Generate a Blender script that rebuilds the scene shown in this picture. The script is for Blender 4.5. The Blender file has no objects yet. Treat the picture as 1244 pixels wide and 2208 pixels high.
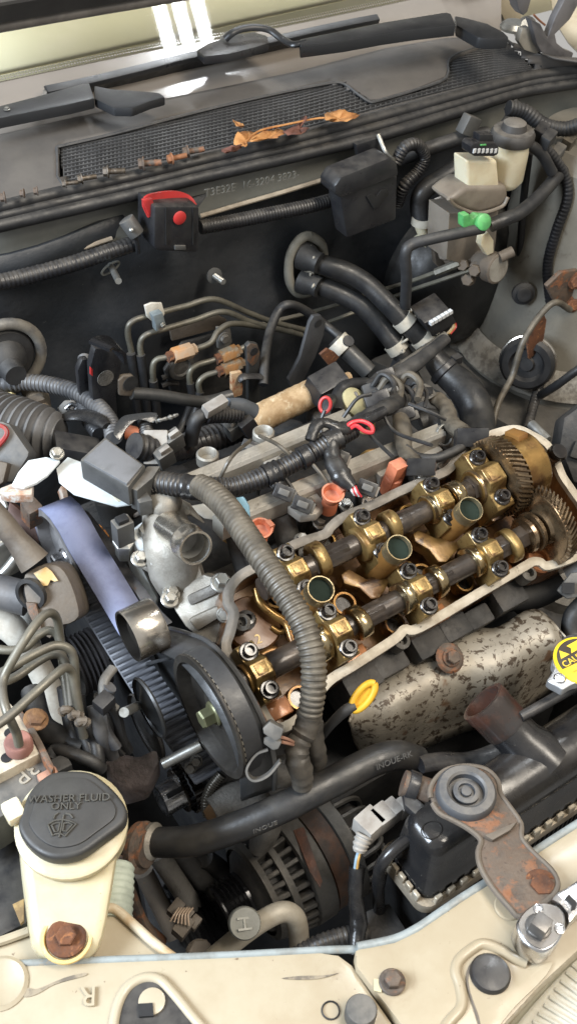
import bpy, bmesh, math, random
from mathutils import Vector as V, Matrix
random.seed(7)
scene = bpy.context.scene
COL = scene.collection
# ------------------------------------------------------------------ camera
F_PX = 2307.0
YAW, PITCH, ROLL = math.radians(35.8), math.radians(45.08), math.radians(2.86)
CAM = V((-0.504, -0.509, 1.763))
FW = V((math.sin(YAW)*math.cos(PITCH), math.cos(YAW)*math.cos(PITCH), -math.sin(PITCH)))
_r = V((math.cos(YAW), -math.sin(YAW), 0)); _u = _r.cross(FW)
RT = _r*math.cos(ROLL) + _u*math.sin(ROLL); UP = -_r*math.sin(ROLL) + _u*math.cos(ROLL)
cam_data = bpy.data.cameras.new('camera'); cam = bpy.data.objects.new('camera', cam_data); COL.objects.link(cam)
cam_data.sensor_fit = 'VERTICAL'; cam_data.sensor_height = 36.0; cam_data.lens = F_PX/2208.0*36.0
cam_data.clip_start = 0.05; cam_data.clip_end = 100
cam.matrix_world = Matrix(((RT.x, UP.x, -FW.x, CAM.x), (RT.y, UP.y, -FW.y, CAM.y), (RT.z, UP.z, -FW.z, CAM.z), (0, 0, 0, 1)))
cam_data.dof.use_dof = True; cam_data.dof.focus_distance = 1.18; cam_data.dof.aperture_fstop = 16
scene.camera = cam
# ------------------------------------------------------------------ light
world = bpy.data.worlds.new('World'); scene.world = world; world.use_nodes = True
wn = world.node_tree.nodes; bg = wn['Background']
bg.inputs[0].default_value = (0.86, 0.84, 0.80, 1); bg.inputs[1].default_value = 0.58
def area(name, loc, target, sx, sy, power, col):
    d = bpy.data.lights.new(name, 'AREA'); d.shape = 'RECTANGLE'; d.size = sx; d.size_y = sy; d.energy = power; d.color = col
    o = bpy.data.objects.new(name, d); COL.objects.link(o); o.location = loc
    o.rotation_euler = (V(target)-V(loc)).to_track_quat('-Z', 'Y').to_euler(); return o
area('garage_door_daylight', (-1.9, 0.38, 2.2), (-0.1, 0.4, 0.85), 0.9, 1.0, 122, (0.76, 0.87, 1.0))
area('ceiling_lamp_warm', (0.6, -0.95, 3.3), (0.15, 0.1, 0.8), 0.6, 1.7, 78, (1.0, 0.91, 0.78))
for i in range(3):
    area('fluorescent_tube', (1.115+i*0.066, 1.35, 3.0), (1.115+i*0.066, 1.35, 0.0), 0.042, 2.2, 22, (0.93, 0.97, 1.0))
scene.view_settings.view_transform = 'Standard'; scene.view_settings.look = 'None'
scene.view_settings.exposure = 0.0; scene.view_settings.gamma = 1.0; scene.view_settings.use_curve_mapping = False
# ------------------------------------------------------------------ a point seen at picture position (x, y) on a real plane
def ray(x, y): return FW + RT*((x-622)/F_PX) - UP*((y-1104)/F_PX)
def P(x, y, X=None, Y=None, Z=None, d=None):
    k = ray(x, y)
    if X is not None: t = (X-CAM.x)/k.x
    elif Y is not None: t = (Y-CAM.y)/k.y
    elif Z is not None: t = (Z-CAM.z)/k.z
    else: t = d
    return CAM + k*t
def PP(pts, **k): return [P(x, y, **k) for x, y in pts]
def PZ(pts): return [P(x, y, Z=z) for x, y, z in pts]
def PPL(x, y, o, n):
    k = ray(x, y); return CAM + k*((o-CAM).dot(n)/k.dot(n))
def proj(p):
    v = p-CAM; z = v.dot(FW); return 622+F_PX*v.dot(RT)/z, 1104-F_PX*v.dot(UP)/z
def px2m(p, px): return px*(p-CAM).dot(FW)/F_PX
XA, YA, ZA = V((1, 0, 0)), V((0, 1, 0)), V((0, 0, 1))
# ------------------------------------------------------------------ mesh helpers
def catmull(pts, sub, closed=False):
    if len(pts) < 3 or sub < 2: return [p.copy() for p in pts]
    n = len(pts); out = []
    segs = n if closed else n-1
    for i in range(segs):
        p1 = pts[i]; p2 = pts[(i+1) % n]
        p0 = pts[i-1] if (closed or i > 0) else p1*2-p2
        p3 = pts[(i+2) % n] if (closed or i+2 < n) else p2*2-p1
        for s in range(sub):
            t = s/sub
            out.append(((p1*2) + (p2-p0)*t + (p0*2-p1*5+p2*4-p3)*t*t + (p1*3-p0-p2*3+p3)*t**3)*0.5)
    if not closed: out.append(pts[-1].copy())
    return out
def resample(pts, step):
    L = [0]
    for a, b in zip(pts, pts[1:]): L.append(L[-1]+(b-a).length)
    n = max(2, int(L[-1]/step)); out = []; j = 0
    for i in range(n+1):
        s = L[-1]*i/n
        while j < len(pts)-2 and L[j+1] < s: j += 1
        seg = L[j+1]-L[j]; t = (s-L[j])/seg if seg > 1e-9 else 0
        out.append(pts[j].lerp(pts[j+1], min(1, max(0, t))))
    return out
def perp(a):
    a = a.normalized(); b = ZA if abs(a.z) < 0.9 else XA
    u = a.cross(b).normalized(); return u, a.cross(u).normalized()
def frames(pts):
    T = []
    for i in range(len(pts)):
        a = pts[max(0, i-1)]; b = pts[min(len(pts)-1, i+1)]
        t = (b-a); T.append(t.normalized() if t.length > 1e-9 else (T[-1] if T else XA))
    u, w = perp(T[0]); out = [(u, w)]
    for i in range(1, len(pts)):
        q = T[i-1].rotation_difference(T[i]); u = q @ u; u = (u-T[i]*u.dot(T[i])).normalized()
        out.append((u, T[i].cross(u)))
    return T, out
class MB:
    def __init__(s): s.v = []; s.f = []
    def add(s, vs, fs):
        o = len(s.v); s.v += [V(v) for v in vs]; s.f += [tuple(i+o for i in f) for f in fs]; return s
    def rings(s, R, closed=False, caps=True):
        n = len(R[0]); vs = [p for r in R for p in r]; fs = []
        m = len(R)
        for i in range(m if closed else m-1):
            j = (i+1) % m
            for k in range(n): fs.append((i*n+k, i*n+(k+1) % n, j*n+(k+1) % n, j*n+k))
        if caps and not closed: fs += [tuple(reversed(range(n))), tuple(range((m-1)*n, m*n))]
        return s.add(vs, fs)
    def tube(s, pts, r, n=12, sub=6, caps=True, corr=None, lump=0, flat=1.0, hollow=None):
        pts = [V(p) for p in pts]; k0 = len(pts)
        rr = list(r) if isinstance(r, (list, tuple)) else [r]*k0
        sp = catmull(pts, sub)
        rad = [rr[min(k0-1, int(i/sub))]*(1-(i/sub) % 1)+rr[min(k0-1, int(i/sub)+1)]*((i/sub) % 1) for i in range(len(sp))] if sub > 1 and k0 > 2 else rr
        if corr:
            pitch, dep = corr; m = len(sp); L = [0]
            for a, b in zip(sp, sp[1:]): L.append(L[-1]+(b-a).length)
            q = resample(sp, pitch/4); rad2 = []; j = 0
            for i in range(len(q)):
                sL = L[-1]*i/(len(q)-1)
                while j < m-2 and L[j+1] < sL: j += 1
                t = (sL-L[j])/max(1e-9, L[j+1]-L[j]); b = rad[j]*(1-t)+rad[j+1]*t
                rad2.append(b*(1-dep) if i % 4 in (0,) else (b if i % 4 in (1, 2) else b*(1-dep*0.95)))
            sp, rad = q, rad2
        T, fr = frames(sp); R = []
        for i, p in enumerate(sp):
            u, w = fr[i]
            lr = rad[i]*(1+lump*math.sin(i*1.7)*0.5+lump*random.uniform(-.5, .5)) if lump else rad[i]
            R.append([p+u*math.cos(2*math.pi*k/n)*lr+w*math.sin(2*math.pi*k/n)*lr*flat for k in range(n)])
        if hollow:
            i = len(sp)-1; u, w = fr[i]
            for dd, q in ((0, .8), (-hollow, .78)):
                R.append([sp[i]+T[i]*dd+u*math.cos(2*math.pi*k/n)*rad[i]*q+w*math.sin(2*math.pi*k/n)*rad[i]*q for k in range(n)])
        return s.rings(R, caps=caps)
    def cyl(s, a, b, r, r2=None, n=20, caps=True):
        a, b = V(a), V(b); u, w = perp(b-a); r2 = r if r2 is None else r2
        return s.rings([[p+u*math.cos(2*math.pi*k/n)*q+w*math.sin(2*math.pi*k/n)*q for k in range(n)] for p, q in ((a, r), (b, r2))], caps=caps)
    def lathe(s, o, ax, prof, n=28, caps=True, a0=0, a1=None, ref=None):
        ax = V(ax).normalized(); o = V(o)
        if ref is None: u, w = perp(ax)
        else: u = (V(ref)-ax*V(ref).dot(ax)).normalized(); w = ax.cross(u)
        if a1 is None:
            return s.rings([[o+ax*h+u*math.cos(2*math.pi*k/n)*r+w*math.sin(2*math.pi*k/n)*r for k in range(n)] for r, h in prof], caps=caps)
        cols = [[o+ax*h+u*math.cos(a0+(a1-a0)*k/n)*r+w*math.sin(a0+(a1-a0)*k/n)*r for r, h in prof] for k in range(n+1)]
        return s.grid(cols)
    def grid(s, rows):
        n = len(rows[0]); vs = [p for r in rows for p in r]
        return s.add(vs, [(i*n+k, i*n+k+1, (i+1)*n+k+1, (i+1)*n+k) for i in range(len(rows)-1) for k in range(n-1)])
    def prism(s, pts, vec, scale=1.0):
        pts = [V(p) for p in pts]; n = len(pts); c = sum(pts, V())/n; vec = V(vec)
        top = pts; bot = [c+(p-c)*scale+vec for p in pts]
        return s.add(top+bot, [tuple(range(n)), tuple(reversed(range(n, 2*n)))]+[(i, n+i, n+(i+1) % n, (i+1) % n) for i in range(n)])
    def box(s, c, ax, ay, az):
        c, ax, ay, az = V(c), V(ax), V(ay), V(az)
        vs = [c+ax*i+ay*j+az*k for k in (-1, 1) for j in (-1, 1) for i in (-1, 1)]
        return s.add(vs, [(0, 2, 3, 1), (4, 5, 7, 6), (0, 1, 5, 4), (2, 6, 7, 3), (0, 4, 6, 2), (1, 3, 7, 5)])
    def bx(s, c, dx, dy, dz): return s.box(c, XA*dx/2, YA*dy/2, ZA*dz/2)
    def hexb(s, p, ax, r, h, n=6, flange=1.35, fh=.25, dome=.0):
        ax = V(ax).normalized(); u, w = perp(ax); p = V(p)
        if flange: s.lathe(p, ax, [(r*flange, 0), (r*flange, h*fh*.6), (r*flange*.9, h*fh)], n=18)
        R = []
        for hh, q in ((h*fh*.8, 1), (h*.9, 1), (h, .86)):
            R.append([p+ax*hh+u*math.cos(2*math.pi*k/n)*r*q+w*math.sin(2*math.pi*k/n)*r*q for k in range(n)])
        return s.rings(R)
    def ball(s, c, r, n=14, m=8, sc=(1, 1, 1)):
        c = V(c); R = []
        for i in range(1, m):
            a = math.pi*i/m
            R.append([c+V((sc[0]*r*math.sin(a)*math.cos(2*math.pi*k/n), sc[1]*r*math.sin(a)*math.sin(2*math.pi*k/n), -sc[2]*r*math.cos(a))) for k in range(n)])
        return s.rings(R)
    def sweep(s, pts, prof, up, closed=False, caps=True, sub=1):
        """prof: list of (side, height); side = path direction x up"""
        pts = catmull([V(p) for p in pts], sub, closed) if sub > 1 else [V(p) for p in pts]
        up = V(up).normalized(); R = []; n = len(pts)
        for i, p in enumerate(pts):
            a = pts[i-1] if (closed or i > 0) else p; b = pts[(i+1) % n] if (closed or i < n-1) else p
            t = (b-a); sd = t.cross(up).normalized(); uu = sd.cross(t).normalized() if not closed else up
            R.append([p+sd*x+uu*y for x, y in prof])
        return s.rings(R, closed=closed, caps=caps)
OFF = {}
def finish(o, parent, base):
    COL.objects.link(o)
    if parent is not None:
        o.parent = parent; OFF[o.name] = base
    else:
        o.location = base; OFF[o.name] = base
def build(mb, name, mat, parent=None, bevel=0, smooth=38, seg=2, recalc=True, solid=0):
    bm = bmesh.new(); vs = [bm.verts.new(v) for v in mb.v]
    for f in mb.f:
        try: bm.faces.new([vs[i] for i in f])
        except ValueError: pass
    bmesh.ops.remove_doubles(bm, verts=bm.verts, dist=1e-6)
    if recalc: bmesh.ops.recalc_face_normals(bm, faces=bm.faces)
    if bevel:
        es = [e for e in bm.edges if len(e.link_faces) == 2 and e.calc_face_angle(0) > 0.6]
        bmesh.ops.bevel(bm, geom=es, offset=bevel, segments=seg, profile=0.6, affect='EDGES', clamp_overlap=True)
    if parent is not None: base = OFF[parent.name]
    else:
        xs = [v.co for v in bm.verts]
        base = V(((min(p.x for p in xs)+max(p.x for p in xs))/2, (min(p.y for p in xs)+max(p.y for p in xs))/2, min(p.z for p in xs)))
    for v in bm.verts: v.co -= base
    me = bpy.data.meshes.new(name); bm.to_mesh(me); bm.free()
    me.materials.append(mat)
    for p in me.polygons: p.use_smooth = True
    me.set_sharp_from_angle(angle=math.radians(smooth))
    o = bpy.data.objects.new(name, me); finish(o, parent, base)
    if solid:
        m = o.modifiers.new('thickness', 'SOLIDIFY'); m.thickness = solid; m.offset = 0
    return o
def tag(o, label, cat, group=None, kind=None):
    if label: o['label'] = label
    if cat: o['category'] = cat
    if group: o['group'] = group
    if kind: o['kind'] = kind
    return o
def thing(name, label, cat, base, group=None):
    o = bpy.data.objects.new(name, None); o.empty_display_size = .03; COL.objects.link(o); o.location = base; OFF[o.name] = V(base)
    return tag(o, label, cat, group)
def text(body, size, o, ax, ay, mat, name, parent, depth=.0006, align='CENTER', flip=False):
    cu = bpy.data.curves.new('lettering', 'FONT'); cu.body = body; cu.size = size; cu.extrude = depth; cu.align_x = align; cu.align_y = 'CENTER'; cu.resolution_u = 3
    t = bpy.data.objects.new('lettering', cu); COL.objects.link(t)
    me = bpy.data.meshes.new_from_object(t.evaluated_get(bpy.context.evaluated_depsgraph_get()))
    ax = V(ax).normalized(); ay = (V(ay)-ax*V(ay).dot(ax)).normalized(); az = ax.cross(ay)
    b = OFF[parent.name]
    for v in me.vertices: v.co = V(o)-b+ax*v.co.x+ay*v.co.y+az*v.co.z
    COL.objects.unlink(t); bpy.data.objects.remove(t); bpy.data.curves.remove(cu)
    me.materials.clear(); me.materials.append(mat); me.name = name
    ob = bpy.data.objects.new(name, me); finish(ob, parent, b); return ob
# ------------------------------------------------------------------ materials
MATS = {}
def M(name, c, rough=.5, metal=0.0, c2=None, sc=25, th=(.42, .62), c3=None, sc3=70, th3=(.6, .68), bump=.12, bsc=260, dust=0.0, dustc=(.30, .27, .23), spec=.5, coat=0, trans=0, sss=0, ssc=None, rvar=.18, stretch=None, c4=None, sc4=200, th4=(.70, .73)):
    m = bpy.data.materials.new(name); m.use_nodes = True; MATS[name] = m
    nt = m.node_tree; N = nt.nodes; L = nt.links; b = N['Principled BSDF']
    tc = N.new('ShaderNodeTexCoord'); co = tc.outputs['Object']
    if stretch:
        mp = N.new('ShaderNodeMapping'); mp.inputs['Scale'].default_value = stretch; L.new(co, mp.inputs[0]); co = mp.outputs[0]
    def noise(scale, det=6, ro=.62, dist=0):
        n = N.new('ShaderNodeTexNoise'); n.inputs['Scale'].default_value = scale; n.inputs['Detail'].default_value = det
        n.inputs['Roughness'].default_value = ro; n.inputs['Distortion'].default_value = dist; L.new(co, n.inputs['Vector']); return n.outputs['Fac']
    def ramp(x, a, bb):
        r = N.new('ShaderNodeMapRange'); r.interpolation_type = 'SMOOTHSTEP'; r.inputs[1].default_value = a; r.inputs[2].default_value = bb; L.new(x, r.inputs[0]); return r.outputs[0]
    def mix(f, a, bb):
        x = N.new('ShaderNodeMix'); x.data_type = 'RGBA'
        if hasattr(f, 'links'): L.new(f, x.inputs[0])
        else: x.inputs[0].default_value = f
        for k, q in ((6, a), (7, bb)):
            if hasattr(q, 'links'): L.new(q, x.inputs[k])
            else: x.inputs[k].default_value = (*q, 1)
        return x.outputs[2]
    col = (*c,)[:3]
    if c2 is None: c2 = tuple(x*.72 for x in c)
    col = mix(ramp(noise(sc), *th), c, c2)
    if c3 is not None: col = mix(ramp(noise(sc3, 8, .7, .4), *th3), col, c3)
    if c4 is not None: col = mix(ramp(noise(sc4, 3, .55, .2), *th4), col, c4)
    if dust:
        g = N.new('ShaderNodeNewGeometry'); sx = N.new('ShaderNodeSeparateXYZ'); L.new(g.outputs['Normal'], sx.inputs[0])
        up = ramp(sx.outputs[2], .1, .95); ml = N.new('ShaderNodeMath'); ml.operation = 'MULTIPLY'; L.new(up, ml.inputs[0])
        L.new(ramp(noise(sc*1.7+9), .25, .7), ml.inputs[1])
        m2 = N.new('ShaderNodeMath'); m2.operation = 'MULTIPLY'; L.new(ml.outputs[0], m2.inputs[0]); m2.inputs[1].default_value = dust
        col = mix(m2.outputs[0], col, dustc)
    L.new(col, b.inputs['Base Color'])
    rr = N.new('ShaderNodeMapRange'); rr.inputs[1].default_value = .3; rr.inputs[2].default_value = .7
    rr.inputs[3].default_value = max(.02, rough-rvar*.6); rr.inputs[4].default_value = min(1, rough+rvar); L.new(noise(sc*2.3, 5), rr.inputs[0]); L.new(rr.outputs[0], b.inputs['Roughness'])
    b.inputs['Metallic'].default_value = metal; b.inputs['Specular IOR Level'].default_value = spec
    if coat: b.inputs['Coat Weight'].default_value = coat; b.inputs['Coat Roughness'].default_value = .12
    if trans: b.inputs['Transmission Weight'].default_value = trans
    if sss:
        b.inputs['Subsurface Weight'].default_value = sss; b.inputs['Subsurface Radius'].default_value = (.02, .014, .008); b.inputs['Subsurface Scale'].default_value = 1
    if bump:
        bp = N.new('ShaderNodeBump'); bp.inputs['Strength'].default_value = bump; bp.inputs['Distance'].default_value = .002
        L.new(noise(bsc, 6, .6), bp.inputs['Height']); L.new(bp.outputs[0], b.inputs['Normal'])
    return m
RUB = M('black_rubber', (.015, .015, .016), .5, dust=.16, bump=.1)
RUB2 = M('grey_rubber', (.028, .028, .029), .56, dust=.3, dustc=(.16, .15, .135), bump=.15)
HOSE = M('rubber_hose', (.015, .015, .016), .40, c2=(.026, .024, .022), c4=(.30, .29, .27), sc4=260, th4=(.745, .76), dust=.25, dustc=(.09, .085, .075), bump=.14)
CONDUIT = M('black_conduit', (.014, .014, .016), .36, dust=.22, bump=.05)
CONDUITG = M('dusty_conduit', (.055, .047, .036), .46, c2=(.10, .085, .064), sc=40, dust=.55, dustc=(.17, .145, .11), bump=.08)
CONDUITB = M('grey_conduit', (.05, .05, .053), .42, c2=(.09, .088, .088), dust=.4, dustc=(.2, .195, .19))
TAPE = M('vinyl_tape', (.012, .012, .013), .25, dust=.1, bump=.25, bsc=160)
BPL = M('black_plastic', (.015, .015, .017), .33, c2=(.024, .024, .025), dust=.14, bump=.06)
BPLG = M('gloss_black_plastic', (.012, .012, .013), .2, c2=(.022, .021, .02), sc=14, c4=(.2, .18, .15), sc4=240, th4=(.74, .76), dust=.2, dustc=(.10, .085, .07), bump=.05)
GPL = M('grey_plastic', (.072, .071, .068), .46, c2=(.05, .05, .048), c4=(.17, .16, .14), sc4=180, th4=(.72, .75), dust=.4, bump=.08)
LGPL = M('light_grey_plastic', (.33, .31, .28), .55, c2=(.2, .18, .16), dust=.4, dustc=(.25, .21, .17))
COWL = M('cowl_plastic', (.066, .060, .055), .58, c2=(.078, .071, .065), sc=5, th=(.3, .75), dust=.45, dustc=(.14, .125, .108), bump=.05)
GRL = M('grille_plastic', (.045, .045, .046), .5, dust=.5, dustc=(.13, .125, .12))
WIP = M('wiper_metal', (.020, .021, .023), .36, dust=.3, dustc=(.07, .07, .072), bump=.02, sc=8)
FIRE = M('firewall_insulation', (.020, .023, .027), .46, c2=(.046, .048, .052), sc=8, th=(.38, .7), c3=(.15, .15, .15), sc3=150, th3=(.67, .71), bump=.35, bsc=120, spec=.5)
FIREP = M('grey_underpaint', (.15, .153, .138), .42, c2=(.19, .188, .165), sc=12, dust=.2, bump=.05, c3=(.09, .085, .07), sc3=35, th3=(.62, .75))
EDGE = M('bare_lip', (.42, .36, .28), .45, c2=(.30, .25, .19), bump=.05)
BODY = M('beige_body_paint', (.40, .345, .25), .38, c2=(.335, .275, .185), sc=8, th=(.38, .66), c3=(.21, .145, .085), sc3=13, th3=(.58, .78), c4=(.17, .12, .08), sc4=150, th4=(.71, .75), bump=.06, bsc=90, coat=.2)
BODYE = M('blue_grey_edge', (.27, .30, .30), .45, c2=(.2, .21, .2), sc=40, c3=(.3, .22, .13), sc3=40, th3=(.6, .7), bump=.05)
APRON = M('dusty_apron_paint', (.185, .17, .138), .55, c2=(.125, .115, .094), sc=9, th=(.35, .68), c3=(.07, .055, .04), sc3=30, th3=(.56, .74), dust=.2, bump=.12)
APRON2 = M('dirty_rail_paint', (.065, .059, .050), .7, c2=(.036, .033, .029), sc=14, c3=(.13, .115, .09), sc3=30, th3=(.62, .76), dust=.2, bump=.2)
SEAM = M('seam_sealer', (.25, .23, .195), .6, c2=(.13, .115, .095), sc=60, bump=.9, bsc=110)
RUST = M('rust', (.135, .052, .022), .82, c2=(.065, .03, .018), sc=55, c3=(.26, .105, .04), sc3=110, th3=(.52, .64), bump=.5, bsc=240)
RUSTM = M('rusty_brown_steel', (.10, .070, .050), .66, c2=(.055, .042, .034), sc=40, c3=(.20, .078, .032), sc3=48, th3=(.50, .62), c4=(.05, .03, .02), sc4=170, th4=(.62, .70), bump=.4, dust=.25, dustc=(.22, .18, .14))
BROWNST = M('brown_dusty_steel', (.115, .092, .07), .6, c2=(.075, .06, .047), sc=26, c3=(.17, .105, .055), sc3=60, th3=(.62, .74), dust=.35, dustc=(.24, .21, .17), bump=.25)
BOLT = M('old_bolt_steel', (.22, .19, .16), .45, .75, c2=(.09, .07, .05), sc=60, bump=.2)
BLKBOLT = M('oiled_black_bolt', (.010, .008, .007), .22, 0, c2=(.022, .016, .012), bump=.05, coat=.5)
STEEL = M('bright_steel', (.58, .54, .48), .22, .92, c2=(.38, .33, .27), sc=14, bump=.04, rvar=.14)
CHROME = M('chrome', (.62, .62, .63), .24, 1, c2=(.45, .45, .46), bump=.04, rvar=.12)
ZINC = M('zinc_steel', (.40, .40, .38), .38, .85, c2=(.28, .27, .24), bump=.08)
ALU = M('cast_aluminium', (.34, .32, .28), .5, .4, c2=(.22, .20, .17), sc=28, th=(.4, .6), c3=(.10, .085, .07), sc3=38, th3=(.60, .74), bump=.25, bsc=620, dust=.3, dustc=(.28, .25, .2))
ALUD = M('dirty_aluminium', (.17, .16, .145), .6, .4, c2=(.10, .092, .08), sc=24, c3=(.05, .045, .04), sc3=40, th3=(.58, .72), bump=.5, bsc=350, dust=.3, dustc=(.22, .2, .17))
RAILM = M('fuel_rail_aluminium', (.43, .405, .36), .5, .4, c2=(.30, .28, .24), sc=18, c3=(.17, .15, .12), sc3=55, th3=(.60, .76), bump=.25, dust=.25)
GOLD = M('varnished_gold_aluminium', (.25, .148, .046), .3, .75, c2=(.16, .08, .024), sc=26, c3=(.055, .024, .008), sc3=34, th3=(.50, .66), bump=.15, coat=.15)
GOLDB = M('golden_cap_metal', (.275, .188, .072), .34, .62, c2=(.175, .10, .034), sc=40, c3=(.065, .030, .011), sc3=50, th3=(.51, .68), bump=.22, bsc=220, coat=.1)
OIL = M('oil_varnish', (.22, .108, .030), .36, .05, c2=(.12, .05, .016), sc=20, c3=(.026, .011, .005), sc3=26, th3=(.54, .68), bump=.12, coat=.15, spec=.4)
VARN = M('brown_varnish_wall', (.105, .042, .014), .3, .1, c2=(.19, .085, .028), sc=60, bump=.1, coat=.5, stretch=(1, 1, .1))
CAMM = M('cam_iron', (.042, .033, .027), .36, .35, c2=(.07, .054, .042), sc=50, bump=.15, bsc=300, coat=.35)
LOBE = M('polished_lobe', (.44, .36, .22), .16, .95, c2=(.30, .20, .09), sc=30, bump=.03)
GEAR = M('gear_steel', (.22, .155, .09), .24, .8, c2=(.11, .07, .038), sc=50, bump=.06, coat=.6)
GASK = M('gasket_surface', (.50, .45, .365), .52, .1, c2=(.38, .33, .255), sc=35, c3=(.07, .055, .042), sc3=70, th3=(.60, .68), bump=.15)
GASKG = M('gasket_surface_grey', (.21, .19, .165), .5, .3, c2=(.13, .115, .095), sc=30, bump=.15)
SHIELD = M('heat_shield_metal', (.375, .337, .275), .48, .3, c2=(.27, .236, .186), sc=12, c3=(.088, .064, .044), sc3=105, th3=(.525, .575), c4=(.20, .12, .07), sc4=36, th4=(.62, .74), bump=.35, bsc=150)
BELTB = M('belt_back', (.19, .21, .32), .6, c2=(.15, .165, .26), sc=30, c3=(.34, .22, .2), sc3=40, th3=(.70, .80), bump=.15, bsc=300)
BELTT = M('belt_teeth', (.115, .118, .13), .45, c2=(.17, .172, .185), bump=.1)
SPRK = M('sprocket_steel', (.036, .032, .027), .48, .3, c2=(.024, .021, .018), sc=30, bump=.15)
COVER = M('timing_cover', (.022, .023, .024), .36, c2=(.036, .036, .037), sc=16, dust=.2, dustc=(.12, .115, .11), bump=.1)
RBRKT = M('rust_edge_bracket', (.12, .115, .115), .5, .4, c2=(.075, .07, .07), c3=(.22, .09, .04), sc3=55, th3=(.6, .68), bump=.2)
WASH = M('washer_tank_plastic', (.50, .43, .27), .36, c2=(.54, .475, .325), sc=10, c3=(.40, .30, .15), sc3=16, th3=(.60, .80), c4=(.3, .22, .12), sc4=170, th4=(.73, .76), sss=.2, bump=.03)
WASHY = M('yellowed_plastic', (.62, .43, .17), .45, c2=(.7, .55, .3), sc=30, sss=.15, bump=.05)
CAPB = M('washer_cap_rubber', (.032, .031, .030), .5, c2=(.042, .040, .036), sc=12, dust=.35, dustc=(.07, .065, .058), bump=.1)
CAPT = M('raised_lettering', (.07, .065, .054), .6)
RESV = M('reservoir_plastic', (.66, .60, .44), .42, c2=(.6, .52, .36), sss=.2, bump=.03)
FLUID = M('reservoir_lower', (.21, .18, .145), .42, c2=(.15, .125, .10), sc=14, sss=.1, bump=.05)
GREEN = M('green_clip', (.10, .40, .12), .45, c2=(.07, .28, .09), sc=60, dust=.25, bump=.08)
ORANGE = M('orange_connector', (.60, .19, .095), .5, c2=(.46, .14, .07), sc=60, dust=.25, bump=.08)
RED = M('red_plastic', (.45, .03, .028), .42, c2=(.30, .025, .025), dust=.2, bump=.08)
REDW = M('red_wire', (.62, .04, .05), .35, bump=0)
YEL = M('yellow_handle', (.72, .42, .03), .42, c2=(.62, .33, .02), c3=(.12, .08, .03), sc3=60, th3=(.66, .74), bump=.05)
YELD = M('yellow_decal', (.80, .55, .02), .4, c2=(.72, .48, .02), bump=.02)
BLKD = M('black_decal', (.03, .02, .01), .4, bump=.02)
PAPER = M('tan_wrap', (.44, .31, .175), .7, c2=(.31, .20, .10), sc=45, c3=(.55, .44, .29), sc3=70, th3=(.52, .66), bump=.8, bsc=70)
LEAF = M('dry_leaf', (.46, .22, .075), .75, c2=(.32, .13, .04), sc=45, bump=.4, bsc=180)
LEAFD = M('dark_dry_leaf', (.15, .06, .04), .8, c2=(.09, .04, .03), sc=45, bump=.4)
PIPE = M('coated_brake_pipe', (.05, .05, .048), .42, .3, dust=.4, dustc=(.14, .13, .12), bump=.08)
PIPEG = M('green_grey_pipe', (.14, .13, .10), .45, .4, c2=(.09, .083, .066), dust=.35, bump=.1)
PIPEB = M('beige_pipe', (.38, .34, .27), .5, .2, c2=(.3, .26, .2), c3=(.1, .08, .06), sc3=90, th3=(.66, .72), bump=.15)
UNION = M('union_fitting', (.26, .225, .17), .5, .55, c2=(.32, .16, .06), sc=60, bump=.2)
ABSB = M('valve_block', (.52, .46, .36), .55, .1, c2=(.38, .32, .24), sc=45, c3=(.16, .12, .09), sc3=90, th3=(.64, .72), bump=.25)
WHT = M('white_plate', (.80, .82, .80), .42, .1, c2=(.62, .66, .66), sc=22, c3=(.22, .2, .17), sc3=60, th3=(.66, .72), bump=.1)
PINK = M('scaled_rusty_plate', (.50, .42, .35), .6, c2=(.36, .17, .09), sc=35, c3=(.6, .57, .52), sc3=60, th3=(.50, .64), bump=.3)
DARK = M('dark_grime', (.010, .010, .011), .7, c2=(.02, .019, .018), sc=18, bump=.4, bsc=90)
DARKB = M('engine_block_grime', (.030, .029, .028), .62, c2=(.055, .05, .045), sc=20, c3=(.012, .012, .012), sc3=40, th3=(.55, .7), bump=.5, bsc=160)
ALTM = M('alternator_housing', (.085, .08, .072), .55, .35, c2=(.05, .047, .042), sc=24, dust=.25, bump=.35)
ORNG = M('burnt_orange_varnish', (.13, .055, .03), .5, .2, c2=(.07, .04, .03), sc=40, c3=(.26, .10, .04), sc3=50, th3=(.58, .68), bump=.35)
FOILB = M('blue_plastic', (.22, .42, .55), .45, bump=.05)
DASH = M('beige_dashboard', (.66, .60, .41), .7, c2=(.70, .63, .46), sc=4, bump=.05)
FRIT = M('border_reflection_tint', (.19, .168, .145), .1, c2=(.21, .185, .16), sc=6, bump=0, rvar=.05, coat=.6)  # base lightened to stand in for the ceiling reflected on black frit
LENS = M('headlight_lens', (.50, .475, .40), .25, c2=(.45, .42, .34), sc=30, bump=.02, coat=.5, sss=.1)
PINW = M('white_pins', (.75, .76, .76), .4, .3, bump=0)
def glass_mat():
    m = bpy.data.materials.new('windshield_glass'); m.use_nodes = True; N = m.node_tree.nodes; L = m.node_tree.links
    N.remove(N['Principled BSDF']); out = N['Material Output']
    t = N.new('ShaderNodeBsdfTransparent'); t.inputs[0].default_value = (.93, .95, .92, 1)
    g = N.new('ShaderNodeBsdfGlossy'); g.inputs['Roughness'].default_value = .03
    fr = N.new('ShaderNodeFresnel'); fr.inputs[0].default_value = 1.55
    mx = N.new('ShaderNodeMixShader'); L.new(fr.outputs[0], mx.inputs[0]); L.new(t.outputs[0], mx.inputs[1]); L.new(g.outputs[0], mx.inputs[2]); L.new(mx.outputs[0], out.inputs[0])
    return m
GLASS = glass_mat()
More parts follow.
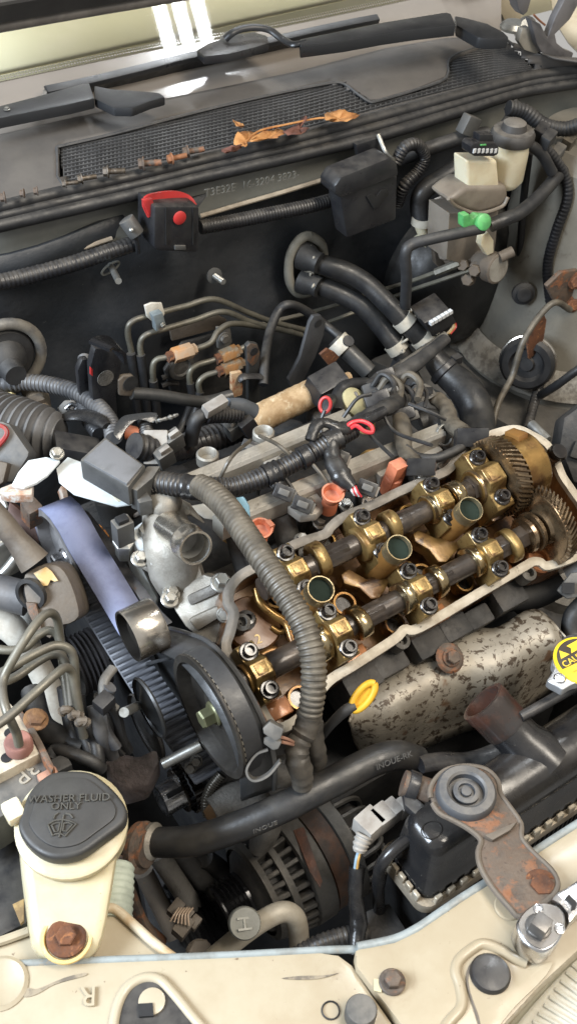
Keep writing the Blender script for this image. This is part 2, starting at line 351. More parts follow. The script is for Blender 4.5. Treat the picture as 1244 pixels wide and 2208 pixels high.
# ================================================================== the car body round the bay
def interp(poly, x):
    for (x0, y0), (x1, y1) in zip(poly, poly[1:]):
        if x <= x1: return y0+(y1-y0)*(x-x0)/(x1-x0)
    return poly[-1][1]
def inside(pt, poly):
    x, y = pt; c = False
    for (x0, y0), (x1, y1) in zip(poly, poly[1:]+poly[:1]):
        if (y0 > y) != (y1 > y) and x < (x1-x0)*(y-y0)/(y1-y0)+x0: c = not c
    return c
body = thing('car_body', 'beige painted car body with dark firewall around the open engine bay', 'car', (0.2, 0.2, 0.2))
# firewall with lumpy insulation
m = MB(); rows = []
for i in range(60):
    x = -.95+2.2*i/59; r = []
    for j in range(34):
        z = .15+.90*j/33
        r.append(V((x, .628+.010*math.sin(x*9+z*5)+.008*math.sin(x*23-z*17)+.005*abs(math.sin(x*15+z*28))+random.uniform(-.0018, .0018), z)))
    rows.append(r)
m.grid(rows); build(m, 'firewall', FIRE, body, solid=.006)
SEALT = [(-80, 455), (0, 437), (130, 405), (280, 373), (420, 340), (640, 290), (830, 238), (1000, 193), (1150, 155), (1244, 143), (1330, 138)]
SEALB = [(-80, 515), (0, 496), (150, 462), (300, 426), (415, 395), (640, 345), (820, 303), (1000, 246), (1120, 206), (1244, 186), (1330, 178)]
LEDGE = [(-80, 612), (0, 590), (240, 520), (430, 468), (600, 422), (700, 392), (860, 340), (1000, 300), (1120, 275), (1244, 262), (1330, 255)]
def seal_pt(x, t, z): return P(x, interp(SEALT, x)*(1-t)+interp(SEALB, x)*t, Z=z)
XS = list(range(-80, 1331, 47))
up, lo = [], []
for x in XS:
    a = seal_pt(x, .8, 1.075); up.append(a); lo.append(P(x, interp(LEDGE, x), Y=a.y-.004))
m = MB(); m.grid([[a, a.lerp(b, .5)+YA*.002, b, b+V((0, .03, -.004)), b+V((0, .05, -.03))] for a, b in zip(up, lo)])
build(m, 'upper_firewall', FIREP, body, solid=.002)
for seg in ([(-60, 603), (0, 586), (130, 550), (242, 514)], [(432, 466), (520, 440), (610, 414), (704, 385)], [(880, 326), (960, 296), (1010, 282)]):
    pts = []
    for x, y in seg:
        a = seal_pt(x, .8, 1.075); pts.append(P(x, y, Y=a.y-.009))
    m = MB(); m.tube(pts, .0032, n=8); build(m, 'bare_ledge_lip', EDGE, body)
# stamped characters
a, b = P(424, 410, Y=.555), P(640, 366, Y=.555)
text('T3E32E  16-3204 3823-', .0150, (a+b)/2+YA*-.012, b-a, ZA, M('stamped_mark', (.135, .132, .118), .5), 'stamped_number', body, .0004)
# weatherstrip
ws = thing('weatherstrip', 'ridged black rubber weatherstrip along the front edge of the cowl', 'seal', seal_pt(600, .5, 1.07))
for t, r, z in ((.18, .0085, 1.102), (.5, .0075, 1.094), (.84, .0085, 1.086)):
    m = MB(); m.tube([seal_pt(x, t, z) for x in XS], r, n=10, sub=3); build(m, 'rubber_ridge', RUB, ws)
m = MB(); m.grid([[seal_pt(x, t, z-.004) for t, z in ((.05, 1.10), (.5, 1.096), (.95, 1.082))] for x in XS]); build(m, 'rubber_web', RUB, ws, solid=.004)
# cowl
COWLR = [(-80, 310), (0, 292), (130, 262), (300, 226), (480, 190), (640, 156), (830, 106), (960, 84), (1060, 80), (1120, 98), (1190, 126), (1244, 134), (1330, 136)]
def cowl_f(x): return P(x, interp(SEALT, x)+6, Z=1.100)
def cowl_r(x): return P(x, interp(COWLR, x), Z=1.13)
def cowl_pt(x, t, dz=0):
    a, b = cowl_f(x), cowl_r(x); p = a.lerp(b, t); p.z += .010*math.sin(math.pi*min(1, t))+dz; return p
GP = [(126, 317), (250, 288), (420, 243), (560, 210), (700, 181), (738, 180), (770, 203), (795, 219), (815, 217), (900, 192), (960, 168), (965, 128), (1010, 106), (1076, 87), (1098, 92), (1155, 150), (1000, 192), (830, 236), (640, 288), (420, 338), (280, 372), (140, 402)]
cowl = thing('cowl_panel', 'dusty dark plastic cowl panel with a fine air grille below the windshield', 'cowl', cowl_pt(600, .3))
xs = list(range(-80, 1331, 15)); ts = [i/15 for i in range(16)]
m = MB(); vs = {}; fs = []
for i, x in enumerate(xs):
    for j, t in enumerate(ts):
        p = cowl_pt(x, t); vs[i, j] = len(m.v); m.v.append(p)
for i in range(len(xs)-1):
    for j in range(len(ts)-1):
        c = (m.v[vs[i, j]]+m.v[vs[i+1, j+1]])/2
        if not inside(proj(c), GP): m.f.append((vs[i, j], vs[i+1, j], vs[i+1, j+1], vs[i, j+1]))
build(m, 'cowl_skin', COWL, cowl, solid=.003)
m = MB(); m.grid([[cowl_pt(x, t, -.016) for t in (0, .35, .7, .98)] for x in range(90, 1200, 30)]); build(m, 'grille_recess', DARK, cowl)
m = MB(); gp = [P(x, y, Z=1.118) for x, y in GP]
def on_cowl(x, y, dz):
    best = None
    lo_, hi_ = 0.0, 1.0
    for _ in range(18):
        t = (lo_+hi_)/2; q = proj(cowl_pt(x, t, dz))
        if q[1] > y: lo_ = t
        else: hi_ = t
    return cowl_pt(x, (lo_+hi_)/2, dz)
rim = [on_cowl(x, y, .002) for x, y in GP]
m.tube(catmull(rim+[rim[0]], 3), .0022, n=6, sub=1); build(m, 'grille_rim', GRL, cowl)
m = MB(); NT = 22
for j in range(NT):
    t = .02+.96*j/NT
    run = []
    for x in range(120, 1165, 7):
        p = cowl_pt(x, t, -.001)
        if inside(proj(p), GP): run.append(p)
        else:
            if len(run) > 1: m.sweep(run, [(-.0015, -.004), (.0015, -.004), (.0013, .0), (-.0013, .0)], ZA)
            run = []
    if len(run) > 1: m.sweep(run, [(-.0015, -.004), (.0015, -.004), (.0013, .0), (-.0013, .0)], ZA)
x = 122
while x < 1160:
    run = []
    for j in range(2*NT):
        p = cowl_pt(x, .02+.96*j/(2*NT), -.0022)
        if inside(proj(p), GP): run.append(p)
        else:
            if len(run) > 1: m.sweep(run, [(-.0009, -.004), (.0009, -.004), (.0008, .0), (-.0008, .0)], ZA)
            run = []
    if len(run) > 1: m.sweep(run, [(-.0009, -.004), (.0009, -.004), (.0008, .0), (-.0008, .0)], ZA)
    x += 8.5 if x < 478 else 11
tag(build(m, 'grille_mesh', GRL, cowl), None, None, kind='stuff')
m = MB(); m.prism([on_cowl(x, y, .003) for x, y in ((742, 178), (800, 150), (905, 118), (1000, 98), (1050, 92), (968, 126), (958, 164), (900, 188), (815, 213), (797, 214))], (0, 0, -.006)); build(m, 'intake_hump', COWL, cowl, bevel=.002)
# windshield
SL = V((0, math.cos(math.radians(30)), math.sin(math.radians(30)))); SN = V((0, -SL.z, SL.y))
WO = P(300, 226, Z=1.128)
def on_ws(x, y, off=0): return PPL(x, y, WO+SN*off, SN)
FR = [(-160, 210), (0, 176), (170, 140), (340, 105), (500, 78), (640, 50), (830, 10), (980, -24), (1120, -50)]
wind = thing('windshield', 'raked windshield with pale dashboard behind and bright tube reflections', 'windshield', WO)
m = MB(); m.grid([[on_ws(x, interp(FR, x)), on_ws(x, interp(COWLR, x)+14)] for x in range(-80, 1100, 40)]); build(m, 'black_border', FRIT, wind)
fr3 = [on_ws(x, interp(FR, x), .0005) for x in range(-80, 1100, 40)]
m = MB(); m.grid([[p+SL*1.0, p-SL*.001] for p in fr3]); build(m, 'glass', GLASS, wind)
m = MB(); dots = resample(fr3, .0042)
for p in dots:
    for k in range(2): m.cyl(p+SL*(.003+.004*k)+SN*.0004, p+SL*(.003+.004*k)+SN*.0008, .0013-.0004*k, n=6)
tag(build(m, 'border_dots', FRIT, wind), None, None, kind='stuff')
dash = thing('dashboard', 'pale beige dashboard seen through the windshield glass', 'dashboard', (.3, 1.2, 1.1))
m = MB(); m.grid([[V((x, .95, 1.120)), V((x, 1.03, 1.135)), V((x, 1.3, 1.175)), V((x, 1.8, 1.22)), V((x, 2.2, 1.3))] for x in (-1, -.5, 0, .5, 1, 1.5)]); build(m, 'dash_top', DASH, dash, solid=.01)
m = MB(); m.bx((.3, .96, 1.065), 2.6, .02, .10); build(m, 'dash_front_edge', DASH, dash)
m = MB(); m.bx((.3, 1.17, 1.153), 2.4, .03, .008); build(m, 'vent_reflection', M('pale_blue_reflection', (.62, .72, .74), .5), dash, bevel=.002)  # pale blue strip stands in for the dash vent's reflection
# wipers
WM = WIP
def pr(pts, Z, dz, mat_, name, par, bev=.0015, **k):
    m = MB(); m.prism(PP(pts, Z=Z), (0, 0, dz)); return build(m, name, mat_, par, bevel=bev, **k)
w1 = thing('wiper_arm', 'dark wiper arm at left, its end pivoted on the cowl above the fine grille', 'wiper', P(355, 205, Z=1.13))
pr([(-60, 250), (0, 228), (100, 202), (180, 179), (193, 178), (204, 211), (150, 224), (70, 240), (0, 254), (-60, 270)], 1.170, -.014, WIP, 'arm_channel', w1, .002)
pr([(203, 183), (240, 191), (300, 195), (345, 199), (357, 208), (325, 217), (285, 233), (245, 232), (218, 219), (204, 212)], 1.166, -.012, WIP, 'pivot_head', w1, .003)
m = MB(); m.hexb(P(16, 236, Z=1.171), ZA, .003, .003); build(m, 'rivet', ZINC, w1)
w2 = thing('windshield_wiper', 'long wiper lying on the glass, arm hooked to its blade from the right', 'wiper', P(1060, 72, Z=1.14))
pr([(646, 84), (740, 65), (829, 47), (960, 26), (972, 29), (982, 53), (900, 62), (829, 72), (740, 88), (648, 100)], 1.195, -.016, WIP, 'arm_channel', w2, .002)
pr([(979, 33), (1005, 38), (1050, 50), (1085, 68), (1097, 80), (1050, 83), (1030, 80), (1005, 66), (984, 54)], 1.185, -.016, WIP, 'pivot_head', w2, .003)
m = MB(); m.tube(PZ([(660, 91, 1.193), (632, 96, 1.19), (608, 84, 1.19), (582, 65, 1.197), (552, 59, 1.20), (522, 62, 1.20), (500, 72, 1.197), (486, 84, 1.19)]), .0052, n=10, flat=.8); build(m, 'hook', WIP, w2)
pr([(424, 106), (452, 91), (470, 86), (486, 66), (500, 65), (512, 72), (548, 68), (577, 76), (580, 92), (545, 103), (490, 116), (440, 121)], 1.186, -.012, BPL, 'blade_clip', w2, .003)
m = MB(); m.sweep([on_ws(x, y, .018) for x, y in ((100, 199), (140, 191), (200, 178), (300, 154), (400, 128), (480, 111), (580, 93), (680, 70), (760, 53), (812, 43))], [(-.009, .0), (.007, .0), (.005, .007), (-.005, .007)], SN); build(m, 'blade_frame', WIP, w2, bevel=.001)
m = MB(); m.sweep([on_ws(x, y, .009) for x, y in ((104, 203), (200, 184), (300, 162), (400, 138), (480, 122), (580, 100), (700, 72), (805, 48))], [(-.004, -.009), (.003, -.009), (.006, .009), (-.006, .009)], SN); build(m, 'rubber_edge', RUB, w2)
pr([(93, 194), (110, 184), (134, 180), (120, 189), (103, 197), (100, 208), (93, 207)], 1.165, -.012, GPL, 'end_cap', w2)
# hood (its rear edge shows at the top left) and hinge
hood = thing('hood', 'underside rear edge of the raised hood in the top left corner', 'hood', P(0, 40, Y=.75))
HU = V((0, -.45, .9)).normalized()
he = [P(x, y, Y=.75) for x, y in ((-500, 150), (-250, 108), (0, 64), (170, 34), (330, 7), (600, -40), (900, -95), (1300, -165))]
m = MB(); m.grid([[p+HU*.95, p+HU*.02] for p in he]); build(m, 'inner_panel', M('hood_underside', (.105, .10, .095), .6, c2=(.08, .078, .075), sc=6), hood, solid=.018)
m = MB(); m.tube([p+HU*.008 for p in he], .009, n=10, sub=4); build(m, 'folded_edge', M('hood_edge', (.17, .155, .14), .5), hood)
m = MB(); m.tube([p+HU*.05-YA*.012 for p in he], .006, n=8, sub=4); build(m, 'hem_seam', MATS['hood_underside'], hood)
hinge = hood
HG = M('hinge_steel', (.15, .145, .15), .5, .3, dust=.4)
m = MB(); m.prism(PP([(1142, 40), (1165, 52), (1180, 82), (1196, 40), (1232, -30), (1268, -30), (1228, 42), (1196, 74), (1200, 93), (1216, 106), (1236, 114), (1233, 124), (1222, 136), (1195, 126), (1168, 114), (1157, 96), (1150, 66)], Y=.60), (0, .012, 0)); build(m, 'hinge_plate', HG, hinge, bevel=.002)
m = MB(); m.prism(PP([(1108, -20), (1150, -20), (1137, 26), (1128, 34), (1118, 20)], Y=.66), (0, .02, 0)); build(m, 'upper_link', HG, hinge, bevel=.002)
m = MB(); m.tube(PP([(1150, 32), (1162, 44), (1174, 54)], Y=.595), .0016, n=6); build(m, 'spring_wire', M('copper_wire', (.35, .16, .09), .4, .5), hinge)
m = MB(); m.lathe(P(1107, 62, Z=1.14), ZA, [(.022, 0), (.022, .004), (.016, .01)], n=18); m.lathe(P(1128, 68, Z=1.13), V((-.5, -.6, .5)), [(.015, 0), (.015, .035), (.01, .04)], n=16); build(m, 'washer_nut', ZINC, hinge, smooth=30)
m = MB(); m.prism(PP([(1125, 62), (1140, 58), (1152, 68), (1158, 90), (1168, 120), (1130, 108), (1118, 90)], Y=.61), (0, .01, 0)); build(m, 'base_bracket', M('hinge_bracket', (.33, .31, .27), .5, .3), hinge, bevel=.002)
# A pillar and fender seen past the hinge
pill = thing('windshield_pillar', 'pale windshield pillar with dark trim at the top right', 'pillar', P(1080, 60, Z=1.13))
m = MB(); m.prism(PP([(1012, -40), (1040, -40), (1090, 62), (1072, 60)], Y=.78), (0, .03, 0)); build(m, 'dark_trim', RUB, pill, bevel=.002)
m = MB(); m.prism(PP([(1042, -40), (1100, -40), (1124, 10), (1128, 60), (1098, 66)], Y=.785), (0, .05, 0)); build(m, 'painted_post', BODY, pill, bevel=.006)
m = MB(); m.prism(PP([(965, -40), (1008, -40), (1062, 58), (1040, 54)], Y=.79), (0, .02, 0)); build(m, 'inner_trim', M('trim_beige', (.42, .37, .29), .6), pill, bevel=.003)
m = MB(); fpts = [[P(1244+dx, y, Y=yy) for dx, y, yy in row] for row in ((( -60, -30, .9), (-52, 40, .82), (-20, 92, .72), (10, 122, .62), (80, 150, .5)), ((30, -60, .9), (30, 30, .82), (40, 70, .72), (70, 90, .62), (150, 110, .5)))]
m.grid(fpts); build(m, 'fender_edge', BODY, body, solid=.004)
# right hand strut tower, apron and chassis rail
m = MB(); m.lathe((.775, .485, 0), ZA, [(.205, .60), (.178, .66), (.152, .72), (.135, .82), (.128, .95), (.12, 1.02), (.10, 1.04), (.0, 1.045)], n=48, caps=False); build(m, 'strut_tower', APRON, body)
m = MB(); m.lathe((.775, .485, 0), ZA, [(.160, .715), (.166, .71), (.178, .685), (.186, .672)], n=56, caps=False); build(m, 'sealed_seam', SEAM, body)
m = MB(); m.grid([[V((.86, y, .2)), V((.86, y, .8)), V((.88, y, 1.06)), V((.95, y, 1.08))] for y in (-.5, 0, .2, .4, .62)]); build(m, 'inner_fender', APRON, body, solid=.004)
m = MB(); m.prism([(.46, .62, .66), (.54, .40, .66), (.62, .1, .645), (.62, -.5, .64), (.95, -.5, .64), (.95, .62, .66)], (0, 0, -.12)); build(m, 'chassis_rail', APRON2, body, bevel=.012)
m = MB(); m.prism([P(x, y, Z=.672) for x, y in ((985, 700), (1060, 716), (1125, 735), (1110, 770), (1000, 752), (970, 738))], (0, 0, -.012)); build(m, 'seam_sealer_patch', SEAM, body, bevel=.003)
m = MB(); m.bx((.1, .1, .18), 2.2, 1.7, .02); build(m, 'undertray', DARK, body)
# left inner fender
m = MB(); m.grid([[V((-.62, y, .2)), V((-.62, y, .95)), V((-.70, y, .98))] for y in (-.5, 0, .62)]); build(m, 'left_inner_fender', APRON2, body, solid=.004)
# ================================================================== front cylinder head with its two camshafts
TAU = math.radians(25); HV = V((0, math.cos(TAU), math.sin(TAU))); HN = V((0, -math.sin(TAU), math.cos(TAU))); HO = V((0, 0, .92))
def H(x, y, h=0.0): return PPL(x, y, HO+HN*h, HN)
def HW(u, v, h): return HO+XA*u+HV*v+HN*h
def HU_(x, y, h=0.0): return H(x, y, h).x
head = thing('cylinder_head', 'open front cylinder head, golden inside with a pale gasket rim', 'engine', HW(.05, 0, -.15))
RN = -.012
REAR = [(556, 1512), (515, 1450), (488, 1398), (497, 1362), (505, 1322), (494, 1298), (497, 1268), (518, 1242), (552, 1222), (600, 1193), (645, 1170), (700, 1152), (713, 1136), (742, 1114), (800, 1090), (860, 1060), (930, 1030), (966, 1012), (984, 988), (998, 972)]
FRONT = [(1014, 956), (1050, 940), (1090, 928), (1118, 926), (1146, 938), (1178, 958), (1198, 992), (1212, 1026), (1232, 1056), (1256, 1092), (1274, 1140), (1268, 1182), (1240, 1200), (1180, 1220), (1165, 1212), (1148, 1211), (1132, 1220), (1040, 1274), (905, 1353), (872, 1357), (850, 1378), (760, 1436), (705, 1472), (655, 1540), (604, 1571), (580, 1556)]
pr3 = [H(x, y, RN) for x, y in REAR]; pf3 = [H(x, y, RN) for x, y in FRONT]
loop = catmull(pr3+pf3, 4, True)
m = MB(); m.sweep(loop, [(-.0048, 0), (.0048, 0), (.006, -.05), (-.006, -.05)], HN, closed=True); build(m, 'rim_wall', VARN, head, smooth=50)
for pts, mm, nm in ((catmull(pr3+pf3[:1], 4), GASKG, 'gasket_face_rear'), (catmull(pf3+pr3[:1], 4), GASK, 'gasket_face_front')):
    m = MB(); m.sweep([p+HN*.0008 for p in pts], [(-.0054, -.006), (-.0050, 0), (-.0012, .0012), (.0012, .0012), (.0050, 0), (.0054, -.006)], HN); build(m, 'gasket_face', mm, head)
cen = sum(loop, V())/len(loop)
m = MB(); m.prism([p-HN*.046 for p in loop], HN*-.008); build(m, 'head_floor', OIL, head)
m = MB(); m.prism([cen+(p-cen)*1.03-HN*.056 for p in loop], HN*-.12); build(m, 'lower_casting', DARKB, head)
m = MB(); m.rings([[cen+(p-cen)*1.022-HN*.006 for p in loop], [cen+(p-cen)*1.03-HN*.06 for p in loop]], caps=False); build(m, 'outer_casting', DARKB, head)
# deck lugs round the rim
for x, y in ((523, 1340), (868, 1380), (1142, 1234), (662, 1190), (1180, 985)):
    m = MB(); p = H(x, y, RN-.002); m.lathe(p-HN*.02, HN, [(.009, 0), (.009, .018), (.005, .02), (.0045, .012), (.001, .012)], n=18, caps=False); build(m, 'rim_lug', ALUD, head)
for x, y, s in ((905, 1400, .02), (960, 1368, .018), (1010, 1345, .016), (1075, 1300, .02), (820, 1440, .02), (760, 1475, .022)):
    p = H(x, y, -.07); m = MB(); m.box(p, XA*s, HV*s*.7, HN*.03); build(m, 'casting_boss', DARKB, head, bevel=.004)
def shaft(name, label, v, u0, u1, hexs):
    t = thing(name, label, 'camshaft', HW((u0+u1)/2, v, -.015), 'camshafts of the front bank')
    m = MB(); m.cyl(HW(u0, v, 0), HW(u1, v, 0), .0118, n=28)
    for a, b, r in hexs: m.cyl(HW(a, v, 0), HW(b, v, 0), r, n=(6 if r > .0128 else 24))
    build(m, 'shaft', CAMM, t, bevel=.0006); return t
def lobe(t, u, v, w, ang, mat_=LOBE, rb=.0172, rn=.0222):
    n = 32; R = []
    for du in (-w/2, -w/2+.0008, w/2-.0008, w/2):
        k = .96 if abs(du) == w/2 else 1
        ring = []
        for i in range(n):
            a = 2*math.pi*i/n; d = math.cos(a-ang); r = rb+(rn-rb)*max(0, (d-.25)/.75)**1.6
            ring.append(HW(u+du, v+math.cos(a)*r*k, math.sin(a)*r*k))
        R.append(ring)
    m = MB(); m.rings(R); return build(m, 'cam_lobe', mat_, t, smooth=50)
camF = shaft('camshaft', 'exhaust camshaft along the front edge of the open head', .005, -.20, .235, [(-.045, -.012, .0132), (.045, .078, .0130), (-.165, -.10, .0128), (.13, .19, .0135)])
camR = shaft('camshaft', 'intake camshaft along the rear side of the open head', .077, -.115, .225, [(-.055, -.012, .0134), (.045, .07, .0128), (.155, .19, .0138)])
for x, y, a, w, mt in ((688, 1385, 3.6, .015, LOBE), (772, 1348, 2.2, .015, LOBE), (866, 1286, 1.5, .014, LOBE), (936, 1248, 4.2, .013, LOBE), (1018, 1205, 5.2, .014, LOBE), (1088, 1165, 2.8, .012, GOLDB)):
    lobe(camF, HU_(x, y), .005, w*.86, a, mt)
for x, y, a, w in ((688, 1215, .4, .015), (776, 1170, 2.6, .014), (838, 1140, 1.2, .014), (926, 1092, 1.9, .014), (972, 1068, 1.5, .015)):
    lobe(camR, HU_(x, y), .077, w*.86, a, LOBE if x > 900 else GOLDB)
for (u, v) in ((.172, .077), (.195, .005)):
    m = MB(); m.lathe(HW(u, v, 0), XA, [(.0125, -.012), (.02, -.010), (.021, -.006), (.0165, -.005), (.0165, -.001), (.023, 0), (.023, .004), (.013, .006)], n=36); build(m, 'thrust_collar', GEAR, camR if v > .05 else camF)
# journal caps
CAPS = [(575, 1462, .005, 1.0), (737, 1357, .005, 1), (908, 1262, .005, 1), (1060, 1180, .005, 1), (645, 1228, .077, 1), (808, 1146, .077, 1), (954, 1068, .077, 1), (1058, 1022, .077, 1.25)]
CAPN = ['at the belt end, by the sprocket', 'left of the polished pair of lobes', 'in the middle, beside a bright ring', 'nearest the front gear', 'beside the leftmost spark plug tube', 'left of the middle spark plug tube', 'between two bright rings', 'largest, against the big helical gear']
for (x, y, v, s), nm in zip(CAPS, CAPN):
    u = HU_(x, y, .022); w = .0098*s
    t = thing('bearing_cap', 'golden camshaft bearing cap '+('on the front shaft ' if v < .05 else 'on the rear shaft ')+nm, 'bearing cap', HW(u, v, -.02), 'camshaft bearing caps')
    prof = [(-.030, -.026), (-.030, .0105), (-.027, .0125), (-.0135, .0125), (-.0115, .0165), (-.0075, .0225), (.0075, .0225), (.0115, .0165), (.0135, .0125), (.027, .0125), (.030, .0105), (.030, -.026)]
    m = MB(); m.prism([HW(u-w, v+a*s, b*s) for a, b in prof], XA*2*w); build(m, 'cap_body', GOLDB, t, bevel=.0007, seg=1, smooth=25)
    m = MB(); m.box(HW(u, v, .0226*s), XA*w*.62, HV*.0055*s, HN*.0008); build(m, 'machined_pad', LOBE if v > 1 else GOLDB, t, bevel=.0005)
    for sv in (-1, 1):
        m = MB(); p = HW(u, v+sv*.0205*s, .0125*s)
        m.lathe(p, HN, [(.0098, 0), (.0098, .0016), (.0088, .0026), (.0066, .0028), (.0066, .0088), (.0060, .0096), (.0042, .0096), (.0036, .005), (.0005, .005)], n=20)
        build(m, 'cap_bolt', BLKBOLT, t)
    m = MB(); m.lathe(HW(u, v, 0), XA, [(.0150*s, -w-.004), (.0158*s, -w-.003), (.0158*s, w+.003), (.0150*s, w+.004)], n=32); build(m, 'journal', GOLD, t)
# gears
def helical(t, u, v, w, r, teeth, name, mat_, twist=.12):
    R = []; n = teeth*4
    for q in range(5):
        du = -w/2+w*q/4; ring = []
        for i in range(n):
            rr = r if i % 4 in (1, 2) else r-.0044
            a = 2*math.pi*(i+.35*(1 if i % 4 in (0, 2) else -0))/n+twist*q/4*1.6
            ring.append(HW(u+du, v+math.cos(a)*rr, math.sin(a)*rr))
        R.append(ring)
    m = MB(); m.rings(R); build(m, name, mat_, t, smooth=25)
g1 = thing('cam_gear', 'large helical gear with golden drum at the far right of the head', 'gear', HW(.21, .077, -.04), 'cam gears')
helical(g1, .200, .077, .017, .0455, 44, 'toothed_ring', GEAR)
m = MB(); m.lathe(HW(.203, .077, 0), XA, [(.013, -.012), (.033, -.0115), (.034, -.0095), (.026, -.0085), (.013, -.007)], n=40); build(m, 'gear_face', GEAR, g1)
m = MB(); m.lathe(HW(.211, .077, 0), XA, [(.036, 0), (.0405, .001), (.0405, .030), (.038, .033), (.02, .034)], n=56); build(m, 'drum', GOLD, g1)
m = MB(); q = H(1105, 968, .045); m.box(HW(.228, .077+.028, .0302), XA*.007, (HV-HN)*.008, (HV+HN)*.0022); build(m, 'drum_notch', OIL, g1, bevel=.001)
g2 = thing('cam_gear', 'helical gear on the front camshaft, low at the right edge of the head', 'gear', HW(.215, .005, -.04), 'cam gears')
helical(g2, .216, .005, .012, .0462, 48, 'toothed_ring', GEAR, -.12)
m = MB(); m.lathe(HW(.209, .005, 0), XA, [(.013, -.004), (.020, -.003), (.022, .001), (.034, .002), (.035, .0), (.0410, .0), (.042, .003)], n=44); build(m, 'gear_face', GEAR, g2)
# spark plug tubes
TUBT = .042
for k, (x_, y_) in enumerate(((692, 1270), (861, 1180), (1015, 1097))):
    q_ = H(x_, y_, TUBT)-HO; u, v = q_.x, q_.dot(HV)
    t = thing('spark_plug_tube', ('leftmost', 'middle', 'rightmost')[k]+' of the three upright spark plug tubes between the camshafts', 'tube', HW(u, v, -.05), 'spark plug tubes')
    m = MB(); m.lathe(HW(u, v, -.05), HN, [(.0165, 0), (.0138, .012), (.0132, .08)], n=28, caps=False); build(m, 'tube_body', OIL, t)
    m = MB(); m.lathe(HW(u, v, TUBT-.0148), HN, [(.0139, 0), (.0141, .012), (.0137, .0148), (.0127, .0148), (.0124, .006)], n=32, caps=False); build(m, 'rim', M('tube_rim', (.30, .25, .15), .28, .7, c2=(.2, .15, .08)) if k == 0 else MATS['tube_rim'], t)
    m = MB(); m.cyl(HW(u, v, TUBT-.008), HW(u, v, TUBT-.0065), .0126, n=28); build(m, 'tube_seal', M('dusty_green_plug', (.022, .032, .026), .9, c2=(.015, .022, .018), spec=.1) if k == 0 else MATS['dusty_green_plug'], t)
# castings inside the head
def ridge(px, h, r, mat_=GOLD, name='cast_rib', sub=6):
    m = MB(); m.tube([H(x, y, h) for x, y in px], r, n=10, sub=sub); build(m, name, mat_, head)
WEBM = M('web_varnish', (.21, .122, .036), .36, .35, c2=(.12, .058, .017), sc=30, c3=(.03, .013, .006), sc3=40, th3=(.52, .66), coat=.2)
def slab(px, h, th, mat_=WEBM, name='cast_web', bev=.002):
    m = MB(); m.prism([H(x, y, h) for x, y in px], HN*-th); build(m, name, mat_, head, bevel=bev)
slab([(735, 1238), (752, 1226), (790, 1248), (822, 1236), (846, 1205), (842, 1250), (820, 1290), (800, 1292), (775, 1268), (742, 1258)], -.018, .02)
slab([(890, 1150), (902, 1142), (940, 1160), (975, 1150), (1000, 1128), (1000, 1170), (962, 1212), (945, 1212), (925, 1185), (895, 1168)], -.018, .02)
slab([(1050, 1075), (1080, 1065), (1105, 1080), (1095, 1110), (1065, 1125), (1040, 1110)], -.02, .02)
ridge([(552, 1270), (562, 1300), (590, 1325), (618, 1345), (632, 1385), (648, 1405)], -.026, .0045)
ridge([(548, 1428), (565, 1412), (590, 1402), (616, 1408)], -.030, .0042)
ridge([(585, 1352), (600, 1362), (612, 1362)], -.036, .003)
ridge([(585, 1262), (600, 1290), (624, 1308)], -.028, .006, OIL)
ridge([(700, 1395), (760, 1420), (790, 1400)], -.035, .004, OIL)
for x, y, r in ((742, 1302, .0135), (595, 1284, .015), (908, 1240, .0135), (1012, 1196, .012), (700, 1168, .013), (850, 1345, .012), (1000, 1255, .012), (645, 1505, .013), (880, 1110, .012)):
    p = H(x, y, -.030); m = MB(); m.lathe(p, HN, [(r, -.014), (r, 0), (r*.93, .002), (r*.76, .002), (r*.7, -.004), (r*.6, -.012), (.0005, -.012)], n=28, caps=False); build(m, 'lifter_bore', GOLD, head)
    m = MB(); m.cyl(p-HN*.010, p-HN*.006, r*.66, n=24); build(m, 'valve_lifter', BLKBOLT, head)
p = H(1163, 1205, -.016); m = MB(); m.lathe(p, HN, [(.0165, -.012), (.0165, 0), (.0145, .0016), (.009, .0016), (.0085, -.004), (.001, -.004)], n=28, caps=False); build(m, 'oil_hole_boss', M('orange_varnish', (.30, .115, .035), .32, .35, c2=(.17, .06, .02), coat=.3), head)
for x, y, sx in ((765, 1417, .013), (935, 1330, .014), (1080, 1240, .014), (600, 1530, .012)):
    p = H(x, y, -.020); m = MB(); m.box(p, XA*sx, HV*.009, HN*.006); build(m, 'rail_pad', MATS['orange_varnish'], head, bevel=.002)
p = H(530, 1338, -.034); m = MB(); m.lathe(p, HN, [(.0105, 0), (.0105, .003), (.0075, .004), (.0072, .010), (.004, .0105), (.0035, .006), (.0004, .006)], n=24); build(m, 'head_bolt', BLKBOLT, head)
a, b = H(547, 1382, -.0375), H(567, 1376, -.0375)
text('2', .014, (a+b)/2, b-a, HV, M('cast_mark', (.45, .34, .16), .4, .5), 'cast_number', head, .001)
m = MB(); m.lathe(H(545, 1345, -.042), HN, [(.03, 0), (.028, .004), (.02, .005)], n=32); build(m, 'bolt_recess_pad', OIL, head)
